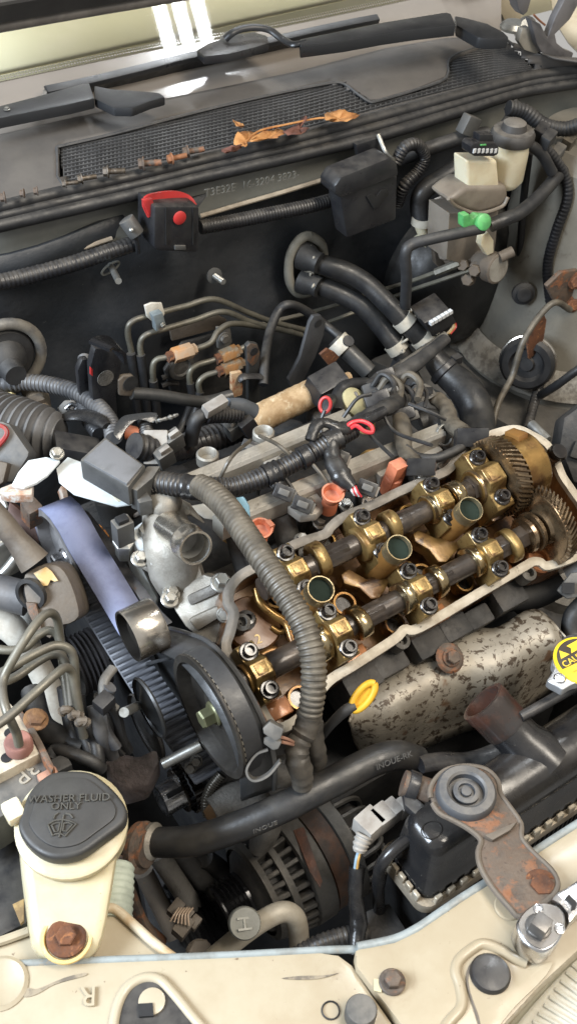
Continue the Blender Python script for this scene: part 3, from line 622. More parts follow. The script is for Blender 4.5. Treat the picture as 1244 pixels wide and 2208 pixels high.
# ================================================================== intake valley, fuel rails, coolant outlet
def PD(pts): return [P(x, y, d=d) for x, y, d in pts]
def one(mb, name, mat_, label, cat, group=None, **k):
    return tag(build(mb, name, mat_, **k), label, cat, group)
im = thing('intake_manifold', 'dirty cast lower intake manifold between the two cylinder banks', 'manifold', (.06, .22, .75))
m = MB(); m.bx((.06, .235, .83), .36, .20, .09); build(m, 'manifold_base', DARKB, im, bevel=.01)
m = MB(); m.bx((.06, .145, .80), .38, .06, .16); build(m, 'front_flange', ALUD, im, bevel=.008)
for k in range(6):
    x = -.085+k*.057
    m = MB(); m.tube([(x, .165, .935), (x+.002, .15, .90), (x+.004, .128, .868), (x+.004, .118, .845)], [.013, .014, .017, .018], n=16); build(m, 'runner', ALUD if k % 2 else DARKB, im)
for k in range(3):
    x = -.05+.10*k
    m = MB(); m.lathe((x, .215, .872), ZA, [(.026, 0), (.026, .012), (.022, .014), (.019, .012), (.018, -.01)], n=28, caps=False); build(m, 'port_ring', M('port_gold', (.42, .28, .10), .35, .6, c2=(.5, .22, .08)) if k == 0 else MATS['port_gold'], im)
m = MB(); m.prism(PP([(560, 1128), (690, 1080), (740, 1060), (735, 1078), (640, 1120), (560, 1150)], Z=.905), (0, 0, -.02)); build(m, 'flange_plate', ALU, im, bevel=.003)
m = MB(); m.prism(PP([(660, 870), (760, 852), (830, 880), (760, 920), (690, 930)], Z=.87), (0, 0, -.03)); build(m, 'rear_pad', ALUD, im, bevel=.004)
# rear bank bulk, dark under the harness
rb = thing('rear_cylinder_bank', 'dark rear cylinder bank half hidden under the harness', 'engine', (.02, .42, .6))
m = MB(); m.prism([(-.19, .33, .80), (-.19, .50, .72), (.22, .50, .72), (.22, .33, .80)], (0, 0, -.2)); build(m, 'bank_casting', DARKB, rb, bevel=.015)
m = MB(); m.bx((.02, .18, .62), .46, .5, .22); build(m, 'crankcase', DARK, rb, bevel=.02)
for x in (-.12, -.03, .06, .15):
    m = MB(); m.lathe((x, .40, .77), V((0, .4, 1)), [(.022, 0), (.022, .03), (.016, .034)], n=20); build(m, 'coil_boss', DARKB, rb)
tr = thing('gearbox', 'grimy gearbox casing low at the right of the engine', 'gearbox', (.42, .15, .4))
m = MB(); m.prism([(.27, -.12, .72), (.27, .40, .72), (.50, .36, .66), (.58, .1, .64), (.50, -.15, .64)], (0, 0, -.3)); build(m, 'casing', DARKB, tr, bevel=.02)
m = MB(); m.lathe((.33, .05, .70), V((.2, -.2, 1)), [(.05, 0), (.05, .03), (.03, .045), (.0, .05)], n=28); build(m, 'top_hump', ALUD, tr)
# fuel rails
RPS = .72
RP_ = [(-.013, -.018), (.013, -.018), (.015, -.012), (.015, .002), (.0115, .006), (.009, .0045), (.0065, .007), (.004, .0045), (.0015, .007), (-.0015, .0045), (-.004, .007), (-.0065, .0045), (-.009, .007), (-.0125, .004), (-.015, .0), (-.015, -.012)]
RP = [(x*RPS, y) for x, y in RP_]
def fuel_rail(a, b, label, lugs):
    t = thing('fuel_rail', label, 'fuel rail', (a+b)/2-ZA*.02, 'fuel rails')
    m = MB(); m.sweep([a.lerp(b, i/8) for i in range(9)], RP, ZA); build(m, 'rail_body', RAILM, t, smooth=30)
    for f, s in lugs:
        p = a.lerp(b, f); m = MB(); m.prism([p+V((dx*s, dy*s, -.004)) for dx, dy in ((-.022, -.012), (.022, -.012), (.018, -.034), (.0, -.042), (-.018, -.034))], (0, 0, -.011)); build(m, 'mounting_lug', RAILM, t, bevel=.002)
        m = MB(); m.lathe(p+V((0, -.026*s, -.004)), ZA, [(.009, 0), (.009, .002), (.0062, .0026), (.0062, .008), (.005, .009), (.001, .009)], n=6); build(m, 'lug_bolt', STEEL, t, smooth=20)
    return t
fr1 = fuel_rail(P(470, 1128, Y=.165), P(948, 930, Y=.165), 'grooved aluminium fuel rail nearer the camshafts, orange plugs below', [(.33, .9)])
fr2 = fuel_rail(P(398, 1043, Y=.25), P(748, 898, Y=.25), 'grooved aluminium fuel rail farther back, beside the tan wrapped pipe', [(.52, .9)])
for f in (.12, .42, .72, .92):
    a, b = P(470, 1128, Y=.165), P(948, 930, Y=.165); p = a.lerp(b, f)
    m = MB(); m.bx(p+V((0, -.006, -.024)), .032, .026, .026); build(m, 'injector_block', RAILM, fr1, bevel=.003)
for x, y in ((448, 996), (568, 948)):
    p = P(x, y, Z=.925); m = MB(); m.lathe(p, ZA, [(.013, 0), (.013, .012), (.011, .014), (.009, .012), (.008, .004)], n=24); one(m, 'threaded_plug', ALU, ('left' if x < 500 else 'right')+' of the two round pale plugs behind the rear fuel rail', 'plug', 'pale plugs')
# injectors
for k, (x, y) in enumerate(((718, 1062), (856, 1010), (563, 1138))):
    top = P(x, y, Y=.128); ax = V((-.05, -.25, 1)).normalized()
    t = thing('fuel_injector', ('with a funnel shaped orange plug in the middle', 'with a tall orange body at the right', 'with its orange plug beside the thick conduit')[k]+', under the front fuel rail', 'injector', top-ax*.05, 'orange fuel injectors')
    t['label'] = 'fuel injector '+t['label']
    if k == 1:
        m = MB(); m.box(top-ax*.012, XA*.0085, YA*.008, ax*.022); m.lathe(top-ax*.045, ax, [(.011, 0), (.0105, .03)], n=18); build(m, 'plug_body', ORANGE, t, bevel=.0015)
    else:
        m = MB(); m.lathe(top-ax*.034, ax, [(.0095, 0), (.0088, .018), (.008, .02), (.0115, .028), (.0125, .034), (.0105, .034), (.0085, .026), (.004, .024)], n=22); build(m, 'plug_body', ORANGE, t)
        m = MB(); m.box(top-ax*.006+XA*.011, XA*.003, YA*.005, ax*.008); build(m, 'plug_key', ORANGE, t, bevel=.001)
    m = MB(); m.lathe(top-ax*.062, ax, [(.013, 0), (.013, .012), (.010, .016), (.009, .032)], n=20); build(m, 'injector_body', DARKB, t)
# rubber elbow on the right end of the front rail
m = MB(); m.tube(PD([(905, 912, 1.285), (925, 906, 1.285), (945, 915, 1.28), (953, 938, 1.275), (935, 965, 1.27), (915, 985, 1.26)]), .0145, n=16); one(m, 'fuel_elbow', HOSE, 'short dusty rubber elbow on the right end of the front fuel rail', 'hose')
for k, (x, y) in enumerate(((918, 990), (958, 938))):
    t = P(x, y, d=1.245); m = MB(); m.tube([t+V((math.cos(a)*.011, math.sin(a)*.006, math.sin(a)*.011)) for a in [i*.35 for i in range(17)]], .0016, n=6, sub=1); one(m, 'wire_clip', ZINC, ('lower' if k == 0 else 'upper')+' bright wire clip beside the rubber fuel elbow', 'clip', 'wire clips')
# coolant outlet housing
ch = thing('coolant_outlet', 'cast aluminium coolant outlet with a bright open pipe stub', 'housing', P(370, 1260, d=1.12))
m = MB(); m.tube(PD([(352, 1078, 1.15), (352, 1105, 1.14), (362, 1150, 1.13), (372, 1190, 1.125), (380, 1235, 1.13), (395, 1280, 1.14)]), [.019, .022, .027, .030, .028, .022], n=20, flat=.8); build(m, 'outlet_body', ALU, ch)
pa, pb = P(372, 1142, d=1.115), P(423, 1182, d=1.072)
m = MB(); axp = (pb-pa); L_ = axp.length
m.lathe(pa, axp, [(.0175, -.01), (.0180, L_*.55), (.0188, L_*.6), (.0188, L_*.68), (.0178, L_*.72), (.0178, L_*.96), (.0182, L_), (.0160, L_), (.0152, L_*.9), (.015, L_*.8)], n=40, caps=False); build(m, 'pipe_stub', M('polished_stub', (.66, .62, .55), .2, .95, c2=(.5, .45, .38), bump=.02), ch)
m = MB(); m.lathe(pa, axp, [(.0158, L_*.985), (.0150, L_*.5), (.001, L_*.45)], n=36, caps=False); build(m, 'pipe_bore', M('pale_bore', (.30, .30, .29), .55, .2), ch)
m = MB(); m.prism(PD([(300, 1190, 1.13), (335, 1165, 1.13), (360, 1180, 1.125), (430, 1215, 1.12), (440, 1250, 1.12), (400, 1275, 1.12), (350, 1262, 1.12), (330, 1240, 1.12), (302, 1225, 1.13)]), FW*.03); build(m, 'mounting_face', ALU, ch, bevel=.004)
m = MB(); m.prism(PD([(318, 1228, 1.118), (378, 1240, 1.113), (372, 1262, 1.113), (348, 1272, 1.115), (330, 1250, 1.118)]), FW*.01); build(m, 'casting_pad', ALUD, ch, bevel=.003)
for x, y, d in ((302, 1206, 1.12), (342, 1208, 1.115), (370, 1280, 1.115), (366, 1293, 1.11)):
    m = MB(); ax = V((.1, -.35, .9)); m.hexb(P(x, y, d=d), ax, .0062, .009, flange=1.6); build(m, 'flange_bolt', ZINC, ch, smooth=25)
m = MB(); m.prism(PD([(345, 1082, 1.15), (380, 1072, 1.15), (405, 1085, 1.15), (440, 1130, 1.15), (410, 1110, 1.145), (370, 1120, 1.14)]), FW*.03); build(m, 'upper_web', ALU, ch, bevel=.006)
m = MB(); m.ball(P(355, 1084, d=1.13), .019, sc=(1, 1, .8)); build(m, 'rounded_top', ALU, ch)
# front plate by the head, bolt and sensor plugs
hb = thing('engine_front_cover', 'dull aluminium engine end plate between belt and open head', 'cover', P(430, 1330, d=1.10))
m = MB(); m.prism(PD([(395, 1262, 1.12), (440, 1238, 1.115), (478, 1250, 1.11), (496, 1275, 1.105), (490, 1310, 1.10), (498, 1350, 1.095), (480, 1390, 1.09), (440, 1385, 1.09), (400, 1352, 1.10), (372, 1310, 1.11)]), FW*.05); build(m, 'end_plate', ALU, hb, bevel=.005)
m = MB(); m.prism(PD([(402, 1285, 1.105), (462, 1258, 1.10), (470, 1280, 1.10), (410, 1308, 1.105)]), FW*.02); build(m, 'cast_step', ALUD, hb, bevel=.004)
m = MB(); m.prism(PD([(405, 1335, 1.092), (470, 1305, 1.087), (478, 1330, 1.085), (425, 1362, 1.09)]), FW*.02); build(m, 'cast_step', ALU, hb, bevel=.004)
m = MB(); m.prism(PD([(262, 1160, 1.2), (300, 1130, 1.2), (330, 1110, 1.2), (335, 1140, 1.19), (300, 1210, 1.18), (340, 1290, 1.15), (330, 1330, 1.14), (290, 1270, 1.17)]), FW*.02); build(m, 'pale_web', WHT, hb, bevel=.004)
m = MB(); m.hexb(P(477, 1258, d=1.085), V((0, -.3, 1)), .0075, .012, flange=1.5); m.cyl(P(477, 1250, d=1.085), P(477, 1239, d=1.085), .0035); build(m, 'stud_bolt', ZINC, hb, smooth=25)
m = MB(); m.hexb(P(484, 1326, d=1.075), FW*-1, .006, .006); build(m, 'plate_bolt', ZINC, hb, smooth=25)
sn = thing('temperature_sensor', 'grey plug-in temperature sensor left of the bright pipe stub', 'sensor', P(270, 1190, d=1.15))
m = MB(); ax = V((-.05, -.15, 1)).normalized(); p = P(270, 1196, d=1.15); m.lathe(p, ax, [(.010, 0), (.010, .02), (.012, .021), (.012, .026), (.008, .028)], n=6); build(m, 'sensor_base', ZINC, sn, smooth=25)
m = MB(); m.box(p+ax*.044, XA*.010, YA*.008, ax*.018); build(m, 'sensor_plug', GPL, sn, bevel=.002)
m = MB(); m.box(p+ax*.064, XA*.006, YA*.005, ax*.004); build(m, 'plug_cavity', DARK, sn, bevel=.001)
vs_ = thing('vacuum_switch', 'pale cylindrical switch with hexagon top beside the coolant outlet', 'switch', P(316, 1180, d=1.15))
m = MB(); p = P(317, 1178, d=1.15); m.lathe(p, ax, [(.0145, 0), (.0145, .020), (.013, .023), (.010, .024)], n=26); build(m, 'switch_body', WHT, vs_)
m = MB(); m.lathe(p+ax*.023, ax, [(.008, 0), (.008, .010), (.007, .011)], n=6); build(m, 'hex_top', ZINC, vs_, smooth=20)
m = MB(); m.lathe(P(292, 1176, d=1.15), V((-.3, -.8, .4)), [(.006, 0), (.006, .006), (.003, .006)], n=14); build(m, 'pink_port', M('pink_plastic', (.6, .24, .2), .5), vs_)
m = MB(); m.prism(PD([(405, 1092, 1.2), (440, 1085, 1.2), (470, 1105, 1.2), (480, 1125, 1.2), (440, 1118, 1.2)]), FW*.01); one(m, 'coolant_bracket', WHT, 'bright white metal bracket glimpsed behind the pipe stub', 'bracket', bevel=.002)
m = MB(); m.prism(PD([(500, 1075, 1.08), (525, 1070, 1.08), (537, 1090, 1.08), (540, 1120, 1.08), (515, 1112, 1.08)]), FW*.012); one(m, 'connector_tab', FOILB, 'pale blue plastic tab beside the thick dusty conduit', 'connector', bevel=.002)

# clutter in the valley between and below the rails
for k, (x, y, z, r, mm, lb) in enumerate(((600, 985, .90, .010, ORANGE, 'left'), (668, 955, .90, .011, MATS['port_gold'], 'middle'), (792, 905, .89, .012, MATS['port_gold'], 'right'), (505, 1028, .90, .009, ORANGE, 'far left'), (560, 1000, .89, .012, MATS['port_gold'], 'second'))):
    p = P(x, y, Z=z); m = MB(); m.lathe(p-ZA*.02, V((0, .25, 1)), [(r, 0), (r, .014), (r*.8, .02), (r*.7, .026), (r*.4, .026)], n=20); one(m, 'rear_injector', mm, lb+' rear injector end glimpsed between the two fuel rails', 'injector', 'rear injector ends')
for k, (pts, r, mm, lb) in enumerate((([(600, 1112, .93), (612, 1140, .91), (630, 1168, .88)], .010, RUB2, 'left'), ([(645, 1080, .93), (655, 1112, .91), (650, 1150, .88)], .0085, ALUD, 'second'), ([(770, 1032, .93), (785, 1062, .91), (782, 1090, .89)], .011, RUB2, 'third'), ([(815, 1012, .93), (826, 1040, .91), (815, 1068, .89)], .008, DARKB, 'fourth'), ([(885, 1030, .925), (905, 1022, .925), (935, 1010, .925), (952, 990, .925)], .0075, ALUD, 'fifth'))):
    m = MB(); m.tube(PZ(pts), r, n=14); one(m, 'valley_pipe', mm, lb+' short pipe, from the left, between front fuel rail and open head', 'pipe', 'short pipes under the front rail')
for k, (x, y) in enumerate(((690, 1128), (650, 1165), (795, 1085), (905, 1035), (950, 1015), (745, 1090))):
    m = MB(); m.hexb(P(x, y, Z=.925), V((0, -.25, 1)), .0058, .008, flange=1.5); one(m, 'valley_bolt', ZINC if k % 2 else BOLT, ('third', 'leftmost', 'fourth', 'fifth', 'rightmost', 'sixth')[k]+' flange bolt in the strip behind the open head', 'bolt', 'flange bolts behind the head', smooth=25)
# ================================================================== timing drive
XL = -.24
def PX(x, y, X=XL): return P(x, y, X=X)
def disc(o, prof, name, mat_, par, n=48, **k):
    m = MB(); m.lathe(o, XA, prof, n=n, caps=False); return build(m, name, mat_, par, **k)
def toothed(o, r, w, teeth, name, mat_, par, dep=.0028):
    R = []; n = teeth*4
    for du in (0, w):
        R.append([o+XA*du+YA*math.cos(2*math.pi*i/n)*(r if i % 4 in (0, 1) else r-dep)+ZA*math.sin(2*math.pi*i/n)*(r if i % 4 in (0, 1) else r-dep) for i in range(n)])
    m = MB(); m.rings(R, caps=False); return build(m, name, mat_, par, smooth=20)
def sprocket(c, r, label, boltm, grp, fm=None):
    SPRK = fm or MATS['sprocket_steel']
    t = thing('timing_sprocket', label, 'sprocket', c-ZA*r, grp)
    disc(c, [(r+.003, .0), (r+.0035, .0015), (r+.003, .003), (r-.001, .003)], 'flange', SPRK, t, n=64)
    disc(c, [(r+.003, 0), (r-.004, -.0005), (r-.006, .004), (r-.008, .012), (.028, .016), (.022, .010), (.016, .009), (.001, .009)], 'web', SPRK, t, n=64)
    toothed(c+XA*.003, r, .018, 48, 'tooth_ring', SPRK, t)
    m = MB(); m.hexb(c+XA*.009, -XA, .0095, .016, flange=1.3); build(m, 'centre_bolt', boltm, t, smooth=20)
    return t
CF = PX(447, 1546, -.232); CR = PX(128, 1209, XL-.004)
sprocket(CF, .059, 'dark timing sprocket in front, its toothed rim bare of belt', M('greenish_bolt', (.16, .16, .09), .4, .6), 'timing sprockets')
sprocket(CR, .058, 'timing sprocket at the far left with the blue-grey belt running over it', CHROME, 'timing sprockets', M('pale_sprocket', (.26, .25, .25), .45, .3, c2=(.17, .165, .165)))
tb = thing('timing_belt', 'blue-grey timing belt running from the far sprocket under the bright idler', 'belt', PX(250, 1400))
# upper run wraps over the far sprocket
A = PX(116, 1140); B = PX(256, 1366); B2 = PX(300, 1420)
wrap = [CR+YA*math.cos(a)*.0625+ZA*math.sin(a)*.0625 for a in [math.radians(q) for q in range(10, 150, 12)]]
dirn = (B-A).normalized(); up_ = [p for p in wrap if (p-CR).dot(ZA) > -.1]
# tangent point nearest the run
best = min(range(len(wrap)), key=lambda i: (wrap[i]-A).length)
a0 = math.atan2(A.z-CR.z, A.y-CR.y); tangent = [CR+YA*math.cos(a)*(.0625)+ZA*math.sin(a)*.0625 for a in [math.radians(q) for q in (-40, -20, 0, 20, 40, 60, 80, 100, 120, 140)]]
start = CR+ZA*.063+YA*.0
path = [CR+YA*math.cos(math.radians(q))*.063+ZA*math.sin(math.radians(q))*.063 for q in (-30, 0, 30, 60, 85, 105, 125)]
path = path+[B, B.lerp(B2, .6)]
m = MB(); W = .036
m.grid([[p, p+XA*W] for p in path]); build(m, 'upper_run', BELTB, tb, solid=.003)
la, lb, lc = PX(176, 1320), PX(290, 1500), PX(420, 1690)
nrm = XA.cross(lb-la).normalized(); nrm = nrm if nrm.z > 0 else -nrm
m = MB(); m.grid([[p, p+XA*W] for p in (la-(lb-la)*.2, la, lb, lc)]); build(m, 'lower_run', BELTT, tb, solid=.003)
m = MB(); pts = resample([la, lb, lc], .0080)
for i, p in enumerate(pts):
    t_ = (pts[min(i+1, len(pts)-1)]-pts[max(0, i-1)]).normalized()
    m.sweep([p+nrm*.001+XA*.0006, p+nrm*.001+XA*(W-.0006)], [(-.0025, 0), (.0025, 0), (.0019, .0026), (.0, .0032), (-.0019, .0026)], nrm)
m2 = MB(); m2.lathe(CF+XA*.0035, XA, [(.0572, .0), (.0618, .0002), (.0618, .017), (.0572, .0172)], n=64, caps=False); build(m2, 'front_wrap', M('belt_back_dark', (.018, .018, .019), .4, c2=(.03, .03, .031), sc=18, dust=.15, dustc=(.1, .1, .1)), tb)
tag(build(m, 'belt_teeth', BELTT, tb, smooth=60), None, None)
for k in range(56):
    q = 2*math.pi*k/56; rd_ = YA*math.cos(q)+ZA*math.sin(q); tg = -YA*math.sin(q)+ZA*math.cos(q)
    m = MB(); m.box(CF+XA*.0028+rd_*.0600, XA*.0010, rd_*.0016, tg*.0019); build(m, 'tooth_tip', M('tooth_tip_grey', (.26, .235, .19), .5) if k == 0 else MATS['tooth_tip_grey'], tb)
idl = thing('idler_pulley', 'bright polished steel idler pulley in front of the belt', 'pulley', PX(278, 1400, -.252))
ci = PX(276, 1373, -.252)
disc(ci, [(.0262, .0), (.0268, .0015), (.0268, .031), (.0258, .033), (.012, .033)], 'roller', STEEL, idl)
disc(ci, [(.0262, 0), (.0238, .0005), (.0232, .010), (.018, .014), (.013, .006), (.001, .006)], 'inner_race', SPRK, idl)
# timing back cover round the front sprocket
tc = thing('timing_cover', 'black timing belt back cover with a curved rim coloured as lit', 'cover', PX(520, 1500, -.19))
RIMP = [(268, 1258), (300, 1302), (340, 1345), (400, 1366), (450, 1386), (500, 1438), (540, 1500), (572, 1570), (590, 1640), (590, 1700)]
rim = catmull([PX(x, y, -.196) for x, y in RIMP], 5)
m = MB(); m.grid([[p, p-XA*.034+(CF+XA*.04-p).normalized()*.006] for p in rim]); build(m, 'shroud_wall', COVER, tc, solid=.003)
m = MB(); m.tube(rim, .0032, n=8, sub=1); build(m, 'lit_edge_rim', M('lit_black_edge', (.085, .085, .085), .4, .3, c3=(.2, .085, .04), sc3=60, th3=(.66, .74)), tc)  # rim grey raised in colour as a lit edge, with rust flecks
m = MB(); rr = [p+XA*.002 for p in rim]; m.grid([[p, PX(420, 1640, -.188)] for p in rr]); build(m, 'back_plate', COVER, tc)
m = MB(); m.tube([PX(x, y, -.21) for x, y in ((318, 1432), (345, 1424), (372, 1418), (394, 1416))], .002, n=8); build(m, 'thin_edge', COVER, tc)
m = MB(); m.prism([PX(x, y, -.19) for x, y in ((540, 1490), (556, 1512), (580, 1560), (590, 1600), (575, 1590), (552, 1530))], XA*-.004); build(m, 'copper_patch', RUST, tc, bevel=.001)
# rear bracket edge along the belt
bp = thing('belt_guard_plate', 'long rust-edged steel plate along the right side of the belt', 'bracket', PX(240, 1240, -.2))
m = MB(); m.prism([PX(x, y, -.203) for x, y in ((132, 1103), (146, 1098), (172, 1112), (225, 1180), (262, 1240), (290, 1275), (330, 1330), (352, 1352), (336, 1360), (300, 1320), (268, 1285), (242, 1252), (226, 1225), (196, 1180), (165, 1140))], XA*.012); build(m, 'plate', RBRKT, bp, bevel=.0015)
m = MB(); m.tube([PX(x, y, -.205) for x, y in ((134, 1104), (165, 1142), (196, 1182), (226, 1226))], .002, n=6); build(m, 'rust_line', RUST, bp)
m = MB(); m.prism([PX(x, y, -.2) for x, y in ((124, 1060), (132, 1048), (138, 1075), (140, 1095), (128, 1100), (116, 1090), (130, 1078))], XA*.006); build(m, 'hook', PINK, bp, bevel=.001)
m = MB(); m.lathe(PX(210, 1152, -.17), V((0, -.3, 1)), [(.007, 0), (.007, .012), (.005, .016)], n=12); m.bx(PX(216, 1160, -.17), .02, .012, .008); build(m, 'copper_stud', M('orange_stud', (.45, .2, .06), .45, .4), bp)
m = MB(); m.tube([PX(x, y, -.1) for x, y in ((225, 1155), (280, 1120), (340, 1080))], .003, n=8); build(m, 'gasket_edge', PINK, bp)
# lower discs, tensioner and pulleys
ld = thing('crank_sprocket_guide', 'dark dished disc below the idler, half over the belt teeth', 'pulley', PX(315, 1600, -.27))
disc(PX(318, 1528, -.268), [(.030, .0), (.0315, .002), (.030, .004), (.02, .003), (.012, -.002), (.001, -.002)], 'outer_disc', COVER, ld)
disc(PX(312, 1570, -.262), [(.036, 0), (.037, .002), (.036, .004), (.01, .004)], 'rear_disc', DARKB, ld)
m = MB(); m.cyl(PX(268, 1536, -.30), PX(298, 1522, -.27), .0045); build(m, 'stub_bolt', ZINC, ld)
ps = thing('accessory_pulley', 'grooved grey accessory pulley left of the timing belt', 'pulley', PX(185, 1470, -.29))
cp = P(158, 1440, d=1.235)
disc(cp, [(.036, 0)]+[(.036 if q % 2 == 0 else .0325, .002+.0028*q) for q in range(11)]+[(.036, .034), (.02, .034)], 'grooved_rim', M('pulley_paint', (.10, .095, .10), .4, .4, c2=(.075, .07, .07)), ps, smooth=20)
disc(cp, [(.036, 0), (.033, 0), (.030, .008), (.012, .012), (.001, .012)], 'pulley_web', SPRK, ps)
m = MB(); m.prism([P(x, y, d=1.26) for x, y in ((185, 1370), (205, 1362), (212, 1395), (200, 1410), (212, 1425), (235, 1425), (232, 1450), (205, 1440), (190, 1410))], FW*.02); one(m, 'tensioner_bracket', GPL, 'grey angular bracket between grooved pulley and belt', 'bracket', bevel=.003)
m = MB(); m.cyl(P(352, 1648, d=1.04), P(434, 1606, d=1.04), .0055); one(m, 'tensioner_rod', ZINC, 'bright plain rod below the front sprocket', 'rod')
cs = thing('crank_socket', 'bright chrome hub with a slot low on the crankshaft end', 'hub', PX(355, 1740, -.27))
cc = PX(345, 1728, -.265)
disc(cc, [(.016, 0), (.018, .001), (.018, .026), (.012, .027)], 'hub_barrel', CHROME, cs, n=32)
m = MB(); m.bx(cc+V((.014, -.008, .0165)), .018, .005, .003); build(m, 'key_slot', DARK, cs)
disc(cc+XA*.022, [(.001, 0), (.024, 0), (.025, .0015), (.024, .003), (.02, .003)], 'oily_plate', BLKBOLT, cs, n=36)
toothed(cc+XA*.030, .030, .012, 24, 'lower_teeth', BLKBOLT, cs)
# ================================================================== front: core support, washer tank, radiator, alternator
cs_ = thing('core_support', 'beige painted front panel across the bottom with plugs and rusty bolts', 'body panel', P(500, 2150, Z=.84))
m = MB(); m.prism(PP([(-80, 2086), (200, 2074), (500, 2062), (690, 2052), (730, 2058), (760, 2080), (800, 2140), (870, 2240), (900, 2300), (-80, 2300)], Z=.888), (0, 0, -.05)); build(m, 'left_panel', BODY, cs_, bevel=.004)
m = MB(); m.tube(PP([(-80, 2084), (200, 2072), (500, 2060), (700, 2049), (770, 2047)], Z=.885), .0034, n=10); build(m, 'front_lip', BODYE, cs_)
m = MB(); m.prism(PP([(764, 2046), (800, 2040), (850, 2030), (900, 2006), (950, 1972), (1000, 1938), (1080, 1888), (1160, 1836), (1290, 1752), (1900, 1362), (1900, 1560), (1290, 2010), (1244, 2052), (1170, 2120), (1100, 2195), (1010, 2300), (910, 2300), (868, 2215), (810, 2140), (768, 2085)], Z=.896), (0, 0, -.05)); build(m, 'right_panel', BODY, cs_, bevel=.004)
m = MB(); m.tube(PP([(770, 2043), (850, 2026), (900, 2002), (950, 1968), (1000, 1934), (1080, 1884), (1160, 1832), (1290, 1748), (1900, 1358)], Z=.892), .0042, n=10); build(m, 'rolled_lip', BODYE, cs_)
m = MB(); m.prism(PP([(-80, 2056), (0, 2034), (60, 2012), (140, 1985), (230, 1958), (256, 1968), (300, 2008), (345, 2046), (400, 2088), (-80, 2110)], Z=.872), (0, 0, -.03)); build(m, 'washer_shelf', BODY, cs_, bevel=.003)
m = MB(); m.tube(PP([(228, 1957), (252, 1962), (290, 1995), (335, 2035), (384, 2072)], Z=.876), .0042, n=10); build(m, 'rusty_shelf_lip', M('rust_stained_paint', (.52, .45, .33), .5, c2=(.42, .30, .17), sc=30, c3=(.30, .12, .04), sc3=50, th3=(.56, .68)), cs_)
m = MB(); m.tube(PP([(-80, 2052), (0, 2030), (62, 2008)], Z=.876), .004, n=8); build(m, 'shelf_lip', BODY, cs_)
OVAL = [(246, 2230), (252, 2178), (268, 2140), (290, 2118), (318, 2108), (346, 2114), (372, 2140), (410, 2186), (450, 2240), (440, 2300), (330, 2320), (262, 2290)]
m = MB(); m.tube(catmull(PP(OVAL, Z=.889), 4, True)+[P(*OVAL[0], Z=.889)], .0045, n=10, sub=1); build(m, 'pressed_rim', BODY, cs_)
c0 = V((0, 0, 0))
for p in PP(OVAL, Z=.889): c0 += p/len(OVAL)
m = MB(); m.prism([c0+(p-c0)*.96+ZA*.0016 for p in catmull(PP(OVAL, Z=.889), 3, True)], (0, 0, -.004)); build(m, 'latch_recess', BPL, cs_)
m = MB(); m.lathe(P(328, 2160, Z=.8910), ZA, [(.0105, 0), (.0105, .0015), (.009, .002)], n=24); build(m, 'latch_washer', BODY, cs_)
m = MB(); m.prism(PP([(298, 2164), (330, 2162), (332, 2190), (300, 2192)], Z=.8942), (0, 0, -.003)); build(m, 'latch_slot', DARK, cs_)
a, b = P(205, 2146, Z=.8895), P(178, 2148, Z=.8895)
text('R', .022, (a+b)/2, b-a, V((.1, -1, 0)), BODY, 'embossed_letter', cs_, .0016)
m = MB(); m.prism(catmull(PP([(44, 2142), (60, 2130), (82, 2132), (140, 2108), (182, 2098), (184, 2104), (120, 2122), (84, 2142), (58, 2150)], Z=.8889), 3, True), (0, 0, -.0006)); build(m, 'grime_smear', M('smear', (.13, .11, .085), .75, c2=(.27, .225, .16), sc=90, th=(.4, .6)), cs_)
m = MB(); m.prism(catmull(PP([(608, 2109), (650, 2104), (700, 2103), (730, 2098), (690, 2110), (640, 2112)], Z=.8889), 3, True), (0, 0, -.0006)); build(m, 'scratch', MATS['smear'], cs_)
m = MB(); m.lathe(P(713, 2178, Z=.8892), ZA, [(.0075, -.004), (.0075, 0), (.0065, .0004), (.006, -.003), (.0003, -.003)], n=22); build(m, 'panel_hole', DARK, cs_)
m = MB(); m.lathe(P(776, 2190, Z=.889), ZA, [(.0125, 0), (.0125, .012), (.0115, .014), (.009, .0145)], n=26); build(m, 'rubber_stop', GPL, cs_)
m = MB(); m.lathe(P(1055, 2102, Z=.897), ZA, [(.0165, 0), (.0165, .003), (.0148, .006), (.012, .0068), (.0, .0068)], n=32); build(m, 'round_plug', BPL, cs_)
m = MB(); m.hexb(P(845, 2118, Z=.897), ZA, .0072, .009, flange=1.5); build(m, 'panel_bolt', RUSTM, cs_, smooth=25)
m = MB(); m.prism(PP([(806, 2110), (825, 2112), (822, 2140), (806, 2136)], Z=.8975), (0, 0, -.002)); build(m, 'old_label', M('old_tape', (.5, .44, .28), .6), cs_)
m = MB(); m.tube(PP([(930, 2290), (960, 2215), (994, 2172), (992, 2130), (982, 2096), (990, 2070), (1018, 2046), (1040, 2036), (1072, 2046), (1104, 2066), (1134, 2078)], Z=.8955), .0048, n=10); build(m, 'pressed_ridge', BODY, cs_)
m = MB(); m.prism(catmull(PP([(1048, 2240), (1030, 2190), (1012, 2140), (1008, 2105), (1020, 2080), (1042, 2062), (1066, 2060), (1100, 2078), (1140, 2090), (1190, 2070), (1175, 2105), (1110, 2170)], Z=.8985), 3, True), (0, 0, -.003)); build(m, 'raised_pad', BODY, cs_, bevel=.001)
m = MB(); m.tube(PP([(1040, 2225), (1023, 2172), (1008, 2120), (1014, 2084), (1040, 2062)], Z=.8972), .0014, n=6); build(m, 'pad_edge_line', BROWNST, cs_)  # thin brown line along the left edge of the raised pad
m = MB(); m.lathe(P(1095, 1955, Z=.897), ZA, [(.012, 0), (.011, .0015), (.001, .002)], n=24); build(m, 'pressed_dimple', BODY, cs_)
